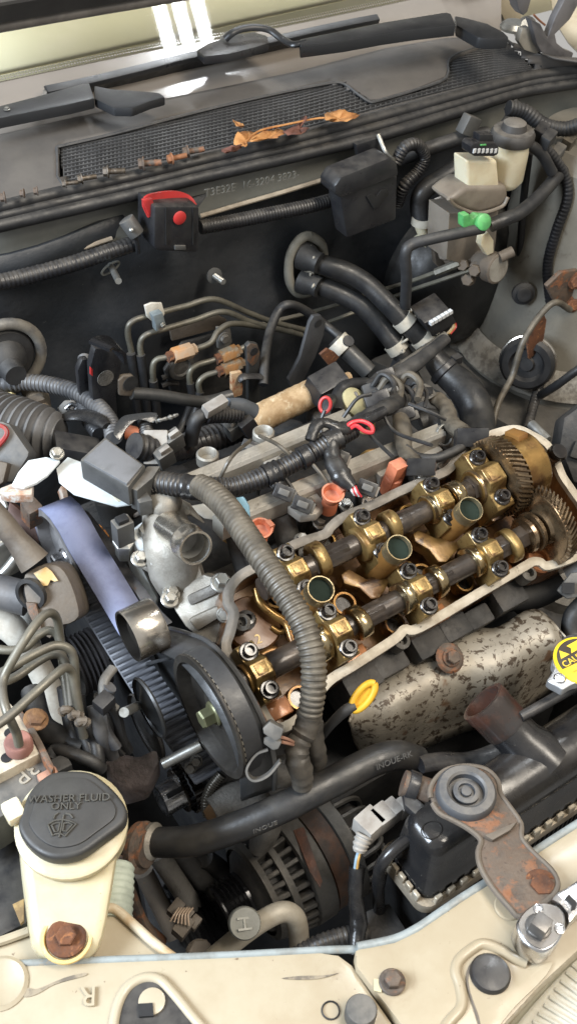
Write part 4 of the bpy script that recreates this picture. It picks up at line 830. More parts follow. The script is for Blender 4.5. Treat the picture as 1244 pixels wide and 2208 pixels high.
m = MB(); m.lathe(P(2, 2120, Z=.889), ZA, [(.022, 0), (.019, .002), (.017, .0005)], n=30); build(m, 'pressed_dimple', BODY, cs_)
hl = thing('headlight', 'ribbed pale headlight lens in the bottom right corner', 'headlight', P(1200, 2170, Z=.83))
m = MB(); m.prism(PP([(1800, 1645), (1300, 2010), (1244, 2062), (1170, 2136), (1100, 2222), (1090, 2300), (1320, 2300), (1800, 1980)], Z=.868), (0, 0, -.04)); build(m, 'lens', LENS, hl, bevel=.003)
for k in range(17):
    a_, b_ = P(1088+k*12, 2290-k*17.5, Z=.8685), P(1190+k*12, 2320-k*13, Z=.8685)
    m = MB(); m.tube([a_, a_.lerp(b_, .5), b_], .0019, n=8, sub=1); build(m, 'lens_rib', LENS, hl)
m = MB(); m.tube(PP([(1300, 2002), (1244, 2054), (1170, 2128), (1098, 2212), (1060, 2270)], Z=.872), .0035, n=8); build(m, 'gap_seal', M('olive_seal', (.22, .20, .14), .6), hl)
# ---- washer tank
wt = thing('washer_tank', 'cream washer fluid tank with black cap at the lower left', 'washer tank', P(150, 2060, Z=.86))
def wz(y): return .940-(y-1760)/(2068-1760)*.048
OUT = [(40, 1772), (48, 1860), (57, 1940), (64, 2000), (70, 2035), (84, 2058), (108, 2069), (150, 2071), (190, 2068), (212, 2052), (224, 2020), (232, 1985), (243, 1920), (254, 1850), (262, 1800), (256, 1740), (150, 1690), (60, 1720)]
m = MB(); m.prism([P(x, y, Z=wz(y)) for x, y in OUT], (0.0, .03, -.085)); build(m, 'tank_body', WASH, wt, bevel=.012, seg=4)
cpx = P(152, 1758, Z=.945)
m = MB(); m.lathe(cpx-ZA*.03, V((-.05, -.12, 1)), [(.045, 0), (.045, .012), (.047, .016), (.047, .022), (.044, .024)], n=40); build(m, 'filler_neck', WASH, wt)
CAPO = [(116, 1664), (152, 1660), (191, 1663), (215, 1676), (241, 1698), (259, 1718), (272, 1738), (274, 1754), (267, 1772), (247, 1789), (221, 1808), (193, 1829), (165, 1843), (124, 1849), (92, 1841), (64, 1821), (46, 1797), (40, 1776), (48, 1752), (58, 1718), (74, 1694), (94, 1676)]
cap3 = catmull(PP(CAPO, Z=.952), 3, True)
m = MB(); m.prism(cap3, (0, 0, -.014)); co = build(m, 'tank_cap', CAPB, wt, bevel=.004, seg=3)
m = MB(); cc_ = sum(cap3, V())/len(cap3); m.prism([cc_+(p-cc_)*.8+ZA*.0016 for p in cap3], (0, 0, -.004)); build(m, 'cap_dome', CAPB, co, bevel=.0015)
ex = P(200, 1722, Z=.9545)-P(95, 1725, Z=.9545); ey = V((-ex.y, ex.x, 0))
text('WASHER FLUID', .0098, P(150, 1722, Z=.9548), ex, ey, CAPT, 'cap_lettering', co, .0007)
text('ONLY', .0092, P(143, 1739, Z=.9548), ex, ey, CAPT, 'cap_lettering', co, .0007)
def icon(px, r=.0008):
    m = MB(); m.tube(PP(px, Z=.9546), r, n=6, sub=1); build(m, 'wash_symbol', CAPT, co)
icon([(104, 1778), (114, 1802), (120, 1799), (130, 1797), (141, 1803), (165, 1777), (150, 1770), (135, 1767), (118, 1770), (104, 1778)]); icon([(128, 1806), (133, 1785), (138, 1757)])
icon([(112, 1779), (119, 1794), (126, 1793), (130, 1775), (120, 1775), (112, 1779)]); icon([(139, 1775), (136, 1792), (144, 1793), (157, 1778), (148, 1774), (139, 1775)])
icon([(116, 1766), (119, 1758), (126, 1753)]); icon([(142, 1754), (152, 1756), (158, 1764)])
m = MB(); m.box(P(31, 1750, Z=.945), XA*.008, YA*.010, ZA*.006); build(m, 'cream_tab', RESV, wt, bevel=.0035)
m = MB(); bp_ = P(144, 2022, Z=wz(2022)+.001); bn = V((0, -.12, 1)).normalized()
m.lathe(bp_, bn, [(.021, -.001), (.0205, .0008), (.018, .0012), (.0165, -.002), (.0162, -.004)], n=32, caps=False); build(m, 'stained_recess', WASHY, wt)
m = MB(); m.lathe(bp_, bn, [(.0162, -.001), (.0160, .002), (.014, .003), (.001, .003)], n=30); m.hexb(bp_+bn*.002, bn, .0085, .006, flange=0); build(m, 'rusty_bolt', RUST, wt, smooth=25)
m = MB(); m.tube(PP([(252, 1870, ), (250, 1930), (246, 1990)], Z=.86), .016, n=14, corr=(.006, .06)); build(m, 'ribbed_hose', M('pale_green_hose', (.42, .46, .38), .5), wt)
# ---- dark battery tray at the far left with the number
fb = thing('relay_box_cover', 'dark grey box cover marked 3P beside the washer cap', 'cover', P(40, 1700, Z=.86))
m = MB(); m.prism(PP([(-60, 1700), (10, 1668), (88, 1624), (95, 1628), (122, 1668), (70, 1712), (30, 1745), (-60, 1800)], Z=.922), (0, 0, -.05)); build(m, 'cover_top', GPL, fb, bevel=.003)
m = MB(); m.prism(PP([(-60, 1800), (30, 1750), (50, 1780), (60, 1990), (0, 2020), (-60, 2040)], Z=.86), (0, 0, -.05)); build(m, 'cover_side', BPL, fb, bevel=.004)
a, b = P(72, 1655, Z=.9225), P(44, 1678, Z=.9225)
text('3P', .021, (a+b)/2, b-a, V((-.2, -1, 0)), M('grey_paint_mark', (.30, .27, .22), .6), 'lettering', fb, .0008)
m = MB(); m.box(P(104, 1672, Z=.925), XA*.009, YA*.004, ZA*.004); build(m, 'copper_tab', M('dull_copper', (.42, .23, .16), .5, .3), fb, bevel=.002)
m = MB(); m.prism(PP([(28, 1950), (52, 1938), (52, 1985), (45, 1992)], Z=.88), (0, 0, -.004)); build(m, 'warning_label', M('ochre_label', (.36, .24, .10), .6, c2=(.2, .13, .06), sc=80), fb)
# ---- radiator
rd = thing('radiator', 'black plastic topped radiator with a crimped metal header at the lower right', 'radiator', (.15, -.2, .5))
zx0, zx1 = P(833, 1850, Z=.80).x, .62
y0_, y1_ = P(905, 1962, Z=.80).y, P(833, 1850, Z=.80).y+.004
def rrect(x0, x1, ya, yb, z, r=.014, n=5):
    o = []
    for cx, cy, a0 in ((x0+r, ya+r, 180), (x1-r, ya+r, 270), (x1-r, yb-r, 0), (x0+r, yb-r, 90)):
        for k in range(n+1):
            q = math.radians(a0+90*k/n); o.append(V((cx+r*math.cos(q), cy+r*math.sin(q), z)))
    return o
m = MB(); m.rings([rrect(zx0-.006, zx1, y0_-.006, y1_+.006, .792), rrect(zx0-.006, zx1, y0_-.006, y1_+.006, .806)]); build(m, 'header_plate', M('header_metal', (.36, .31, .24), .5, .5, c2=(.22, .18, .13), sc=40), rd, bevel=.002)
n_ = 46
for k in range(n_):
    x = zx0+.012+(zx1-zx0-.03)*k/n_
    m = MB(); m.box((x, y0_-.0035, .810), XA*.0042, YA*.0022, ZA*.005); build(m, 'crimp_tab', M('crimp_metal', (.50, .45, .36), .45, .5, c2=(.36, .3, .22)) if k == 0 else MATS['crimp_metal'], rd, bevel=.0008, seg=1)
for k in range(5):
    y = y0_+.01+(y1_-y0_-.02)*k/4
    m = MB(); m.box((zx0-.0035, y, .810), YA*.0042, XA*.0022, ZA*.005); build(m, 'crimp_tab', MATS['crimp_metal'], rd, bevel=.0008, seg=1)
m = MB(); m.rings([rrect(zx0, zx1, y0_, y1_, .805), rrect(zx0, zx1, y0_, y1_, .822), rrect(zx0+.004, zx1, y0_+.004, y1_-.002, .826), rrect(zx0+.007, zx1, y0_+.008, y1_-.003, .862), rrect(zx0+.011, zx1, y0_+.012, y1_-.005, .872), rrect(zx0+.017, zx1, y0_+.017, y1_-.010, .876, .008)]); build(m, 'top_tank', BPLG, rd, smooth=60)
m = MB(); m.tube([(zx0+.05, (y0_+y1_)/2+.002, .846), (zx0+.12, (y0_+y1_)/2+.003, .856), (.62, (y0_+y1_)/2+.004, .866)], [.022, .029, .031], n=28, sub=3); build(m, 'tank_barrel', BPLG, rd)
m = MB(); q_ = P(930, 1790, Z=.8762); m.tube([q_+XA*.010*math.cos(a)+YA*.008*math.sin(a) for a in [i*math.pi/14 for i in range(29)]], .0006, n=6, sub=1); build(m, 'moulded_ring', BPLG, rd)
m = MB(); k = 0
for k in range(114):
    x = zx0+.01+k*.0065; m.bx((x, (y0_+y1_)/2, .66), .0022, y1_-y0_-.004, .26)
tag(build(m, 'cooling_fins', M('fin_black', (.02, .02, .02), .5, .3), rd), None, None, kind='stuff')
m = MB(); m.bx(((zx0+zx1)/2, (y0_+y1_)/2+.004, .66), zx1-zx0-.02, .03, .258); build(m, 'core', DARK, rd)
# outlet neck
na, nb = P(1125, 1600, Z=.875), P(1040, 1512, Z=.905)
m = MB(); ax = nb-na; L_ = ax.length; m.lathe(na, ax, [(.030, -.03), (.027, -.01), (.0225, .004), (.0225, L_*.42)], n=36, caps=False); build(m, 'outlet_neck', BPLG, rd)
m = MB(); m.lathe(na, ax, [(.0228, L_*.36), (.0238, L_*.42), (.0238, L_*.78), (.0246, L_*.82), (.0246, L_), (.0225, L_*1.01), (.02, L_), (.0195, L_*.7), (.001, L_*.7)], n=36, caps=False); build(m, 'sealed_stub', M('brown_sealant', (.035, .026, .022), .3, .1, c2=(.07, .032, .022), sc=30, c3=(.035, .03, .028), sc3=22, th3=(.5, .6), coat=.4), rd)
m = MB(); m.tube(PD([(1062, 1588, 0), ]) if False else [na+ax*.40+V((math.cos(q)*.0, 0, 0)) for q in (0, 1)], .001, sub=1) if False else None
m = MB(); m.tube(PZ([(1118, 1548, .905), (1150, 1530, .905), (1190, 1508, .905), (1244, 1478, .905)]), .0052, n=12, hollow=.02); build(m, 'overflow_spout', BPLG, rd)
m = MB(); sp_ = PZ([(1244, 1478, .906), (1190, 1508, .906), (1150, 1531, .906), (1120, 1547, .906)]); m.tube(sp_, .0054, n=14, hollow=.012); build(m, 'overflow_nipple', BPL, rd)
m = MB(); m.lathe(P(1235, 1440, Z=.885), ZA, [(.020, -.02), (.020, .03)], n=30); build(m, 'filler_neck', BPLG, rd)
# radiator cap
RCO = [(1300, 1370), (1262, 1374), (1230, 1378), (1206, 1392), (1194, 1412), (1190, 1430), (1194, 1440), (1186, 1456), (1180, 1468), (1204, 1482), (1214, 1486), (1236, 1474), (1268, 1470), (1300, 1472), (1330, 1450), (1340, 1410), (1325, 1382)]
rc3 = PP(RCO, Z=.938); m = MB(); m.prism(catmull(rc3, 3, True), (0, 0, -.010)); rc = build(m, 'pressure_cap', M('satin_cap', (.40, .41, .42), .38, .7, c2=(.3, .3, .31), bump=.05), rd, bevel=.002, seg=3); rc['label'] = 'silver two-eared cap with yellow and black caution label'
rcen = P(1256, 1424, Z=.9392)
m = MB(); m.lathe(rcen-ZA*.002, ZA, [(.0285, 0), (.0285, .0022), (.027, .003)], n=44); build(m, 'label_disc', YELD, rc)
exr = (P(1262, 1400, Z=.94)-P(1205, 1432, Z=.94)).normalized(); eyr = V((-exr.y, exr.x, 0))
seg_ = [rcen+ZA*.0013+(exr*math.cos(q)+eyr*math.sin(q))*.0255 for q in [math.radians(t) for t in range(-4, 185, 9)]]
m = MB(); m.prism(seg_, (0, 0, .0003)); build(m, 'label_black_half', BLKD, rc)
text('CAUTION', .0098, rcen+eyr*.0046+ZA*.0018, exr, eyr, YELD, 'caution_lettering', rc, .0002)
text('ASIAN', .0105, rcen+eyr*.0150+ZA*.0018, exr, eyr, YELD, 'caution_lettering', rc, .0002) if False else None
m = MB(); tri = [rcen+ZA*.0017+exr*(-.013+dx)+eyr*(.0115+dy) for dx, dy in ((-.0055, 0), (.0055, 0), (0, .0085))]; m.prism(tri, (0, 0, .0003)); build(m, 'warning_triangle', YELD, rc)
m = MB(); m.prism([rcen+ZA*.0017+exr*dx+eyr*(.0115+dy) for dx, dy in ((-.005, .0), (.012, 0), (.012, .009), (-.003, .009), (-.001, .005))], (0, 0, .0003)); build(m, 'warning_symbol', YELD, rc)
for r_ in range(3):
    for c_ in range(4):
        p = rcen+exr*(-.016+c_*.010+(.003 if r_ % 2 else 0))+eyr*(-.006-r_*.0055)+ZA*.0012; m = MB(); m.box(p, exr*.003, eyr*.0010, ZA*.0001); build(m, 'label_print', M('label_ochre', (.52, .34, .02), .5) if r_+c_ == 0 else MATS['label_ochre'], rc)
m = MB(); m.lathe(P(1206, 1462, Z=.9385), ZA, [(.006, 0), (.005, .0012), (.0, .0016)], n=20); build(m, 'ear_rivet', CHROME, rc)
# ---- mount bracket with rubber grommet
mb_ = thing('radiator_bracket', 'rusty steel radiator bracket holding a round rubber grommet', 'bracket', P(1080, 1850, Z=.885))
BR = [(928, 1722), (930, 1694), (950, 1668), (975, 1656), (1010, 1652), (1048, 1660), (1072, 1684), (1078, 1712), (1098, 1740), (1122, 1776), (1124, 1808), (1148, 1838), (1188, 1876), (1201, 1904), (1190, 1932), (1150, 1962), (1118, 1976), (1100, 1960), (1062, 1916), (1036, 1872), (1030, 1838), (1036, 1812), (1010, 1788), (975, 1768), (945, 1752)]
def bz(y): return .902 if y < 1790 else (.902+(y-1790)*.00004)
m = MB(); m.prism(catmull([P(x, y, Z=bz(y)) for x, y in BR], 3, True), (0, 0, -.0035)); build(m, 'bracket_plate', RUSTM, mb_, bevel=.001)
m = MB(); m.tube(catmull([P(x, y, Z=bz(y)-.001) for x, y in BR], 3, True), .0026, n=8, sub=1); build(m, 'rolled_edge', BROWNST, mb_)
m = MB(); m.prism(PP([(1042, 1800), (1075, 1786), (1118, 1768), (1100, 1790), (1062, 1812)], Z=.908), (0, 0, -.006)); build(m, 'pressed_rib', BROWNST, mb_, bevel=.0025)
m = MB(); m.hexb(P(1166, 1910, Z=.905), ZA, .010, .005, flange=1.5); build(m, 'rusted_bolt', RUST, mb_, smooth=25)
gm = thing('rubber_grommet', 'grey ringed rubber grommet seated in the rusty bracket', 'grommet', P(1002, 1712, Z=.9))
m = MB(); m.lathe(P(1002, 1716, Z=.899), ZA, [(.0275, 0), (.0272, .008), (.025, .011), (.0185, .012), (.0165, .010), (.016, .004), (.012, .004), (.012, .008), (.0105, .009), (.0078, .009), (.0073, .006), (.005, .006), (.0045, .0085), (.002, .009), (.0, .009)], n=48); build(m, 'grommet_body', M('blue_grey_rubber', (.055, .058, .064), .5, c2=(.04, .041, .045), dust=.4), gm)
# ---- fan frame, connectors and dark plates by the radiator
m = MB(); m.tube(PZ([(825, 2050, .70), (817, 1960, .74), (816, 1895, .80), (828, 1855, .835), (880, 1808, .85), (960, 1758, .86)]), .0062, n=14); one(m, 'bent_tube', BPLG, 'glossy black tube bending round the radiator corner', 'tube')
m = MB(); m.prism(PZ([(788, 1962, .74), (840, 1945, .74), (905, 2050, .74), (880, 2070, .74), (800, 2075, .74)]), (0, .0, -.03)); one(m, 'air_deflector', DARKB, 'dull dark plastic deflector below the radiator corner', 'deflector', bevel=.004)
wc = thing('fan_connector', 'pale grey two-part electrical connector beside the alternator', 'connector', P(810, 1780, Z=.82))
for q, (x0, y0, x1, y1, wd) in enumerate(((778, 1795, 815, 1762, .012), (806, 1776, 838, 1752, .0105), (836, 1756, 856, 1740, .009), (858, 1748, 872, 1738, .007))):
    a, b = P(x0, y0, Z=.835), P(x1, y1, Z=.835); m = MB(); ex_ = (b-a)/2; m.box((a+b)/2, ex_, ZA.cross(ex_).normalized()*wd, ZA*.011); build(m, 'housing', LGPL, wc, bevel=.002)
m = MB(); m.tube(PZ([(786, 1800, .835), (778, 1820, .83), (774, 1836, .825)]), [.009, .008, .0065], n=12, corr=(.004, .12)); build(m, 'boot', LGPL, wc)
for dx, mm in ((0, M('blue_wire', (.30, .42, .52), .4)), (4, M('amber_wire', (.55, .33, .1), .4))):
    m = MB(); m.tube(PZ([(773+dx, 1836, .824), (768+dx, 1852, .82), (765+dx, 1872, .81)]), .0016, n=6); build(m, 'wire', mm, wc)
m = MB(); m.tube(PZ([(770, 1868, .80), (766, 1930, .78), (772, 1990, .76), (764, 2060, .75)]), [.008, .007, .009, .006], n=12, lump=.06); one(m, 'taped_cable', TAPE, 'glossy taped cable hanging beside the fan frame', 'cable')
m = MB(); m.tube(PZ([(640, 2062, .74), (690, 2035, .745), (745, 2018, .745), (790, 2010, .74)]), .0095, n=12, corr=(.0048, .1)); one(m, 'conduit', CONDUIT, 'short black corrugated conduit behind the front panel lip', 'conduit')
cl = thing('hose_clamp', 'dark clamp band with rusty hose end left of the rubber grommet', 'clamp', P(885, 1690, Z=.86))
m = MB(); a, b = P(868, 1688, Z=.875), P(925, 1708, Z=.87); m.cyl(a, b, .0125, n=22); build(m, 'hose_end', RUSTM, cl)
m = MB(); m.cyl(a.lerp(b, .15), a.lerp(b, .55), .0145, n=24); build(m, 'band', BPL, cl, bevel=.001)
m = MB(); m.prism(PP([(866, 1700), (890, 1712), (925, 1745), (905, 1765), (872, 1735)], Z=.875), (0, 0, -.01)); build(m, 'clamp_tail', BPL, cl, bevel=.002)
m = MB(); m.tube(PZ([(905, 1648, .85), (960, 1640, .84), (1010, 1640, .83), (1060, 1625, .83), (1100, 1605, .83)]), .010, n=12, flat=.6); one(m, 'shroud_edge', BPL, 'black shroud edge running behind the rubber grommet', 'shroud')
# ---- big hose across the front
bh = thing('radiator_hose', 'thick black hose sweeping across in front of the alternator', 'hose', P(600, 1745, Z=.83))
HP = PZ([(318, 1812, .80), (345, 1816, .805), (420, 1812, .82), (520, 1780, .84), (620, 1736, .855), (720, 1684, .86), (800, 1643, .86), (855, 1628, .855), (900, 1638, .835)])
m = MB(); m.tube(HP, [.0135, .0145, .0150, .0145, .0145, .0148, .0148, .0148, .0140], n=24, sub=8); build(m, 'hose_body', HOSE, bh)
def on_hose(x, y): return P(x, y, Z=.873)
text('INOUE-RK', .0085, P(850, 1640, Z=.872), P(880, 1628, Z=.872)-P(820, 1652, Z=.872), V((-.3, .6, .8)), M('faint_print', (.10, .095, .088), .7), 'hose_print', bh, .0003)
text('INOUE', .008, P(572, 1784, Z=.862), P(592, 1776, Z=.862)-P(552, 1792, Z=.862), V((-.2, .2, .95)), MATS['faint_print'], 'hose_print', bh, .0003)
m = MB(); c_ = HP[0]; m.lathe(c_-V((.012, 0, 0)), HP[1]-HP[0], [(.014, 0), (.024, .001), (.025, .008), (.019, .010), (.018, .014)], n=34); build(m, 'pipe_flange', RUSTM, bh)
m = MB(); m.lathe(c_, HP[1]-HP[0], [(.0175, .004), (.018, .008), (.0145, .012)], n=30); build(m, 'crusted_seal', ALU, bh)
# ---- alternator
al = thing('alternator', 'grimy finned alternator under the big hose, burnt orange band round it', 'alternator', P(660, 1900, Z=.6))
AC = P(652, 1856, Z=.668); R0 = .066
def adisc(prof, name, mat_, n=48, **k):
    m = MB(); m.lathe(AC, XA, prof, n=n, caps=False); return build(m, name, mat_, al, **k)
adisc([(.001, -.075), (.030, -.074), (.045, -.066), (.050, -.055), (.048, .065), (.03, .078), (.001, .08)], 'core_housing', DARKB)
adisc([(R0-.004, -.022), (R0, -.020), (R0, .002), (R0-.004, .004)], 'front_ring', ALTM)
adisc([(R0-.006, .004), (R0-.002, .005), (R0-.002, .026), (R0-.006, .027)], 'stator_band', M('brown_stator', (.055, .040, .032), .55, .2, c2=(.10, .05, .03), sc=40, bump=.3))
adisc([(R0-.003, .027), (R0, .028), (R0, .042), (R0-.004, .044)], 'rear_ring', ALTM)
adisc([(R0-.006, -.046), (R0-.002, -.045), (R0-.001, -.038), (R0-.005, -.037)], 'slot_ring', ALTM)
adisc([(R0-.016, -.066), (R0-.010, -.064), (R0-.008, -.058), (R0-.014, -.056)], 'nose_ring', ALTM)
for k in range(30):
    q = 2*math.pi*k/30; rd_ = YA*math.cos(q)+ZA*math.sin(q); tg = -YA*math.sin(q)+ZA*math.cos(q)
    m = MB(); m.prism([AC+XA*x_+rd_*r_-tg*.0028 for x_, r_ in ((-.062, .044), (-.062, .056), (-.05, .061), (-.022, R0-.001), (-.022, .048))], tg*.0056); build(m, 'vent_fin', ALTM, al, bevel=.0012, seg=1)
for k in range(26):
    q = 2*math.pi*k/26; rd_ = YA*math.cos(q)+ZA*math.sin(q); tg = -YA*math.sin(q)+ZA*math.cos(q)
    m = MB(); m.tube([AC+XA*.042+rd_*(R0-.002), AC+XA*.062+rd_*(R0-.004), AC+XA*.074+rd_*.052, AC+XA*.078+rd_*.036], .003, n=6, sub=3); build(m, 'rear_slat', ALTM, al)
m = MB(); m.prism(PP([(632, 1790), (655, 1782), (695, 1900), (690, 1915), (668, 1880)], Z=.735), (0, 0, -.002)); build(m, 'spec_label', ORNG, al, bevel=.0006)
m = MB(); m.lathe(AC-XA*.108, XA, [(.001, 0), (.026, 0), (.028, .002)]+[(.028 if q % 2 == 0 else .0245, .004+.0026*q) for q in range(11)]+[(.028, .034), (.012, .036), (.012, .05)], n=40, caps=False); build(m, 'alternator_pulley', M('gloss_black_metal', (.018, .018, .02), .18, .5, bump=.02), al, smooth=20)
m = MB(); m.tube(PZ([(455, 1745, .80), (500, 1720, .80), (550, 1730, .79), (580, 1780, .77), (560, 1820, .74)]), [.014, .018, .02, .018, .016], n=14, flat=.7); one(m, 'alternator_bracket', ALUD, 'cast grey bracket arm between front sprocket and big hose', 'bracket')
ab = thing('adjuster_bolt', 'greasy adjuster bolt with thread left of the cast bracket arm', 'bolt', P(460, 1745, Z=.79))
m = MB(); m.tube(PZ([(450, 1760, .79), (445, 1730, .80), (455, 1700, .81), (478, 1670, .82)]), .006, n=10, corr=(.0025, .12)); build(m, 'threaded_rod', M('greasy_thread', (.10, .09, .075), .35, .6), ab)
m = MB(); m.hexb(P(462, 1745, Z=.795), V((-.5, -.5, .6)), .009, .012); build(m, 'hex_head', M('brassy_brown', (.17, .10, .05), .45, .5), ab, smooth=25)
# ---- compressor pulley, sensor and pipe with the grey cap
cpz = thing('compressor_pulley', 'shiny black grooved compressor pulley behind the beige pipe', 'pulley', P(450, 1980, Z=.55))
CC = P(430, 1985, Z=.60); m = MB(); m.lathe(CC-XA*.02, XA, [(.001, 0), (.05, 0), (.052, .002)]+[(.053 if q % 2 == 0 else .049, .004+.003*q) for q in range(11)]+[(.052, .04), (.02, .042)], n=48, caps=False); build(m, 'grooved_rim', MATS['gloss_black_metal'], cpz, smooth=20)
m = MB(); m.lathe(CC-XA*.026, XA, [(.001, 0), (.02, 0), (.022, .004), (.038, .005), (.040, .008)], n=36, caps=False); build(m, 'clutch_plate', DARKB, cpz)
sx = thing('wiring_plug', 'broken brown plug with loose wires low beside the compressor pulley', 'connector', P(385, 1985, Z=.66))
for x, y, s in ((380, 1960, .010), (402, 1975, .009), (395, 2000, .012), (420, 1990, .008)):
    m = MB(); m.box(P(x, y, Z=.68), V((.8, .3, .1))*s, V((-.3, .8, .2))*s*.7, V((0, -.2, 1))*s*.8); build(m, 'plug_piece', BROWNST, sx, bevel=.0015)
for k in range(6):
    x = 372+k*6; m = MB(); m.tube(PZ([(x+14, 1958, .695), (x+4, 1972, .70), (x-4+k*2, 1986+k*2, .695)]), .0011, n=5); build(m, 'loose_wire', M('tan_wire', (.45, .34, .25), .5) if k == 0 else MATS['tan_wire'], sx)
m = MB(); m.hexb(P(430, 2056, Z=.70), V((0, -.25, 1)), .0125, .012, flange=1.1); one(m, 'pipe_nut', BROWNST, 'brown hex nut at the lower end of the beige pipe', 'nut', smooth=25)
pg = thing('refrigerant_pipe', 'beige metal pipe bent over behind the front panel', 'pipe', P(560, 2000, Z=.70))
m = MB(); m.tube(PZ([(440, 2085, .72), (480, 2050, .735), (530, 2010, .75), (575, 1980, .76), (610, 1966, .76), (634, 1976, .75), (643, 2005, .73), (647, 2070, .68)]), .0102, n=18); build(m, 'bent_pipe', PIPEB, pg)
m = MB(); c_ = P(526, 1990, Z=.775); n_ = V((-.15, -.45, .9)).normalized(); m.lathe(c_-n_*.018, n_, [(.0135, 0), (.0142, .012), (.0145, .016), (.0152, .018), (.0152, .026), (.0140, .029), (.0, .0295)], n=34); cpc = build(m, 'service_cap', M('grey_green_cap', (.21, .205, .175), .5, c2=(.17, .165, .14)), pg)
text('H', .020, c_+n_*.0118, V((.35, .75, .3)), V((-.9, .3, .2)), M('cap_letter', (.27, .26, .22), .5), 'cap_letter', cpc, .0008)
m = MB(); m.tube(PZ([(265, 1860, .74), (280, 1920, .70), (310, 1990, .66), (350, 2030, .64)]), .012, n=10, flat=.5); one(m, 'rusty_strut', RUSTM, 'rusty dark strap running down beside the washer tank', 'strap')
for k, pts in enumerate(([(340, 1840, .72), (380, 1900, .68), (420, 1960, .64)], [(380, 1830, .70), (430, 1890, .66), (470, 1940, .62)], [(310, 1880, .66), (350, 1960, .62), (380, 2020, .6)], [(440, 1850, .68), (480, 1880, .64), (520, 1930, .6)])):
    m = MB(); m.tube(PZ(pts), .011, n=12); one(m, 'lower_pipe', (ALUD, DARKB, BROWNST, DARKB)[k], ('grey cast', 'dark', 'brown', 'black oily')[k]+' pipe low in the gap under the big hose', 'pipe', 'pipes under the big hose')
m = MB(); m.prism(PZ([(290, 1860, .58), (460, 1850, .58), (560, 1960, .58), (450, 2080, .58), (330, 2060, .58)]), (0, 0, -.04)); one(m, 'compressor', DARKB, 'dark compressor body deep below the washer tank side', 'compressor', bevel=.012)
# ---- heat shield, dipstick
hs = thing('heat_shield', 'mottled grey exhaust heat shield in front of the open head', 'heat shield', P(980, 1560, Z=.72))
TOPC = [(752, 1555), (768, 1512), (804, 1468), (860, 1430), (930, 1392), (996, 1354), (1030, 1354), (1062, 1356), (1090, 1344), (1128, 1320), (1160, 1316), (1190, 1340), (1222, 1378)]
BOTC = [(764, 1600), (785, 1632), (830, 1642), (885, 1626), (940, 1602), (1000, 1578), (1040, 1570), (1080, 1560), (1120, 1540), (1160, 1510), (1200, 1480), (1235, 1450), (1262, 1420)]
rows = []
tt = catmull([V((x, y, 0)) for x, y in TOPC], 4); bb = catmull([V((x, y, 0)) for x, y in BOTC], 4)
for i, (a, b) in enumerate(zip(tt, bb)):
    r = []; e = min(1, i/10, (len(tt)-1-i)/6)
    for j in range(13):
        t = j/12; q = a.lerp(b, t); r.append(P(q.x, q.y, Z=.835-.10*t+.045*math.sin(math.pi*min(1, t*1.05))*(.25+.75*e)))
    rows.append(r)
m = MB(); m.grid(rows); build(m, 'shield_shell', SHIELD, hs, solid=.002, smooth=70)
m = MB(); m.sweep(PZ([(806, 1462, .838), (870, 1422, .840), (940, 1382, .842), (1004, 1344, .843)]), [(-.006, -.001), (.007, -.001), (.007, .0015), (-.006, .0015)], V((0, -.4, 1))); build(m, 'rusty_flange', RUSTM, hs)
m = MB(); nn = V((0, -.55, .85)); p = rows[16][4]; p = P(972, 1418, Z=.858); m.lathe(p-nn*.003, nn, [(.0165, 0), (.014, .002), (.012, .0022)], n=24); m.hexb(p, nn, .0078, .008, flange=1.3); build(m, 'shield_bolt', RUSTM, hs, smooth=25)
dp = thing('dipstick', 'yellow loop handled oil dipstick beside the heat shield', 'dipstick', P(700, 1590, Z=.85))
ctr = P(783, 1502, d=1.0); e1 = (P(806, 1474, d=1.0)-ctr); e2 = (P(793, 1512, d=1.0)-ctr)*1.05
for q, k_ in ((1.0, 0), ):
    loop_ = [ctr+e1*math.cos(a)+e2*math.sin(a) for a in [2*math.pi*i/28 for i in range(29)]]
    m = MB(); m.tube(loop_, .0034, n=10, sub=1); build(m, 'loop_handle', YEL, dp)
m = MB(); m.prism([ctr+FW*.001+e1*.8*math.cos(a)+e2*.8*math.sin(a) for a in [2*math.pi*i/28 for i in range(28)]], FW*.002); build(m, 'loop_web', YEL, dp)
m = MB(); m.tube(PD([(766, 1522, 1.0), (745, 1532, 1.0), (715, 1560, 1.01), (690, 1590, 1.03)]), [.0045, .0055, .0048, .0048], n=12); build(m, 'stick_tube', RUB2, dp)
# ---- ratchet wrench lying on the panel
rw = thing('ratchet_wrench', 'chrome ratchet wrench lying on the painted panel at the lower right', 'wrench', P(1165, 2010, Z=.9))
RO = [(1112, 1998), (1118, 1978), (1134, 1960), (1152, 1949), (1176, 1945), (1204, 1954), (1218, 1974), (1216, 2004), (1200, 2034), (1174, 2052), (1150, 2047), (1126, 2027)]
r3 = catmull(PP(RO, Z=.925), 3, True); rc_ = sum(r3, V())/len(r3)
m = MB(); m.prism(r3, (0, 0, -.026)); build(m, 'ratchet_head', CHROME, rw, bevel=.003, seg=3)
m = MB(); m.prism([rc_+(p-rc_)*.9+ZA*.0012 for p in r3], (0, 0, -.003)); build(m, 'cover_plate', M('satin_steel', (.20, .19, .18), .38, .7), rw)
m = MB(); p = P(1160, 1998, Z=.9262); m.lathe(p, ZA, [(.0105, 0), (.0105, .002), (.007, .003)], n=24); m.box(P(1164, 1996, Z=.934), (XA+YA*.3)*.0065, (YA-XA*.3)*.0065, ZA*.008); build(m, 'square_drive', MATS['satin_steel'], rw, bevel=.001)
m = MB(); m.ball(P(1156, 2000, Z=.935), .0028); build(m, 'detent_ball', CHROME, rw)
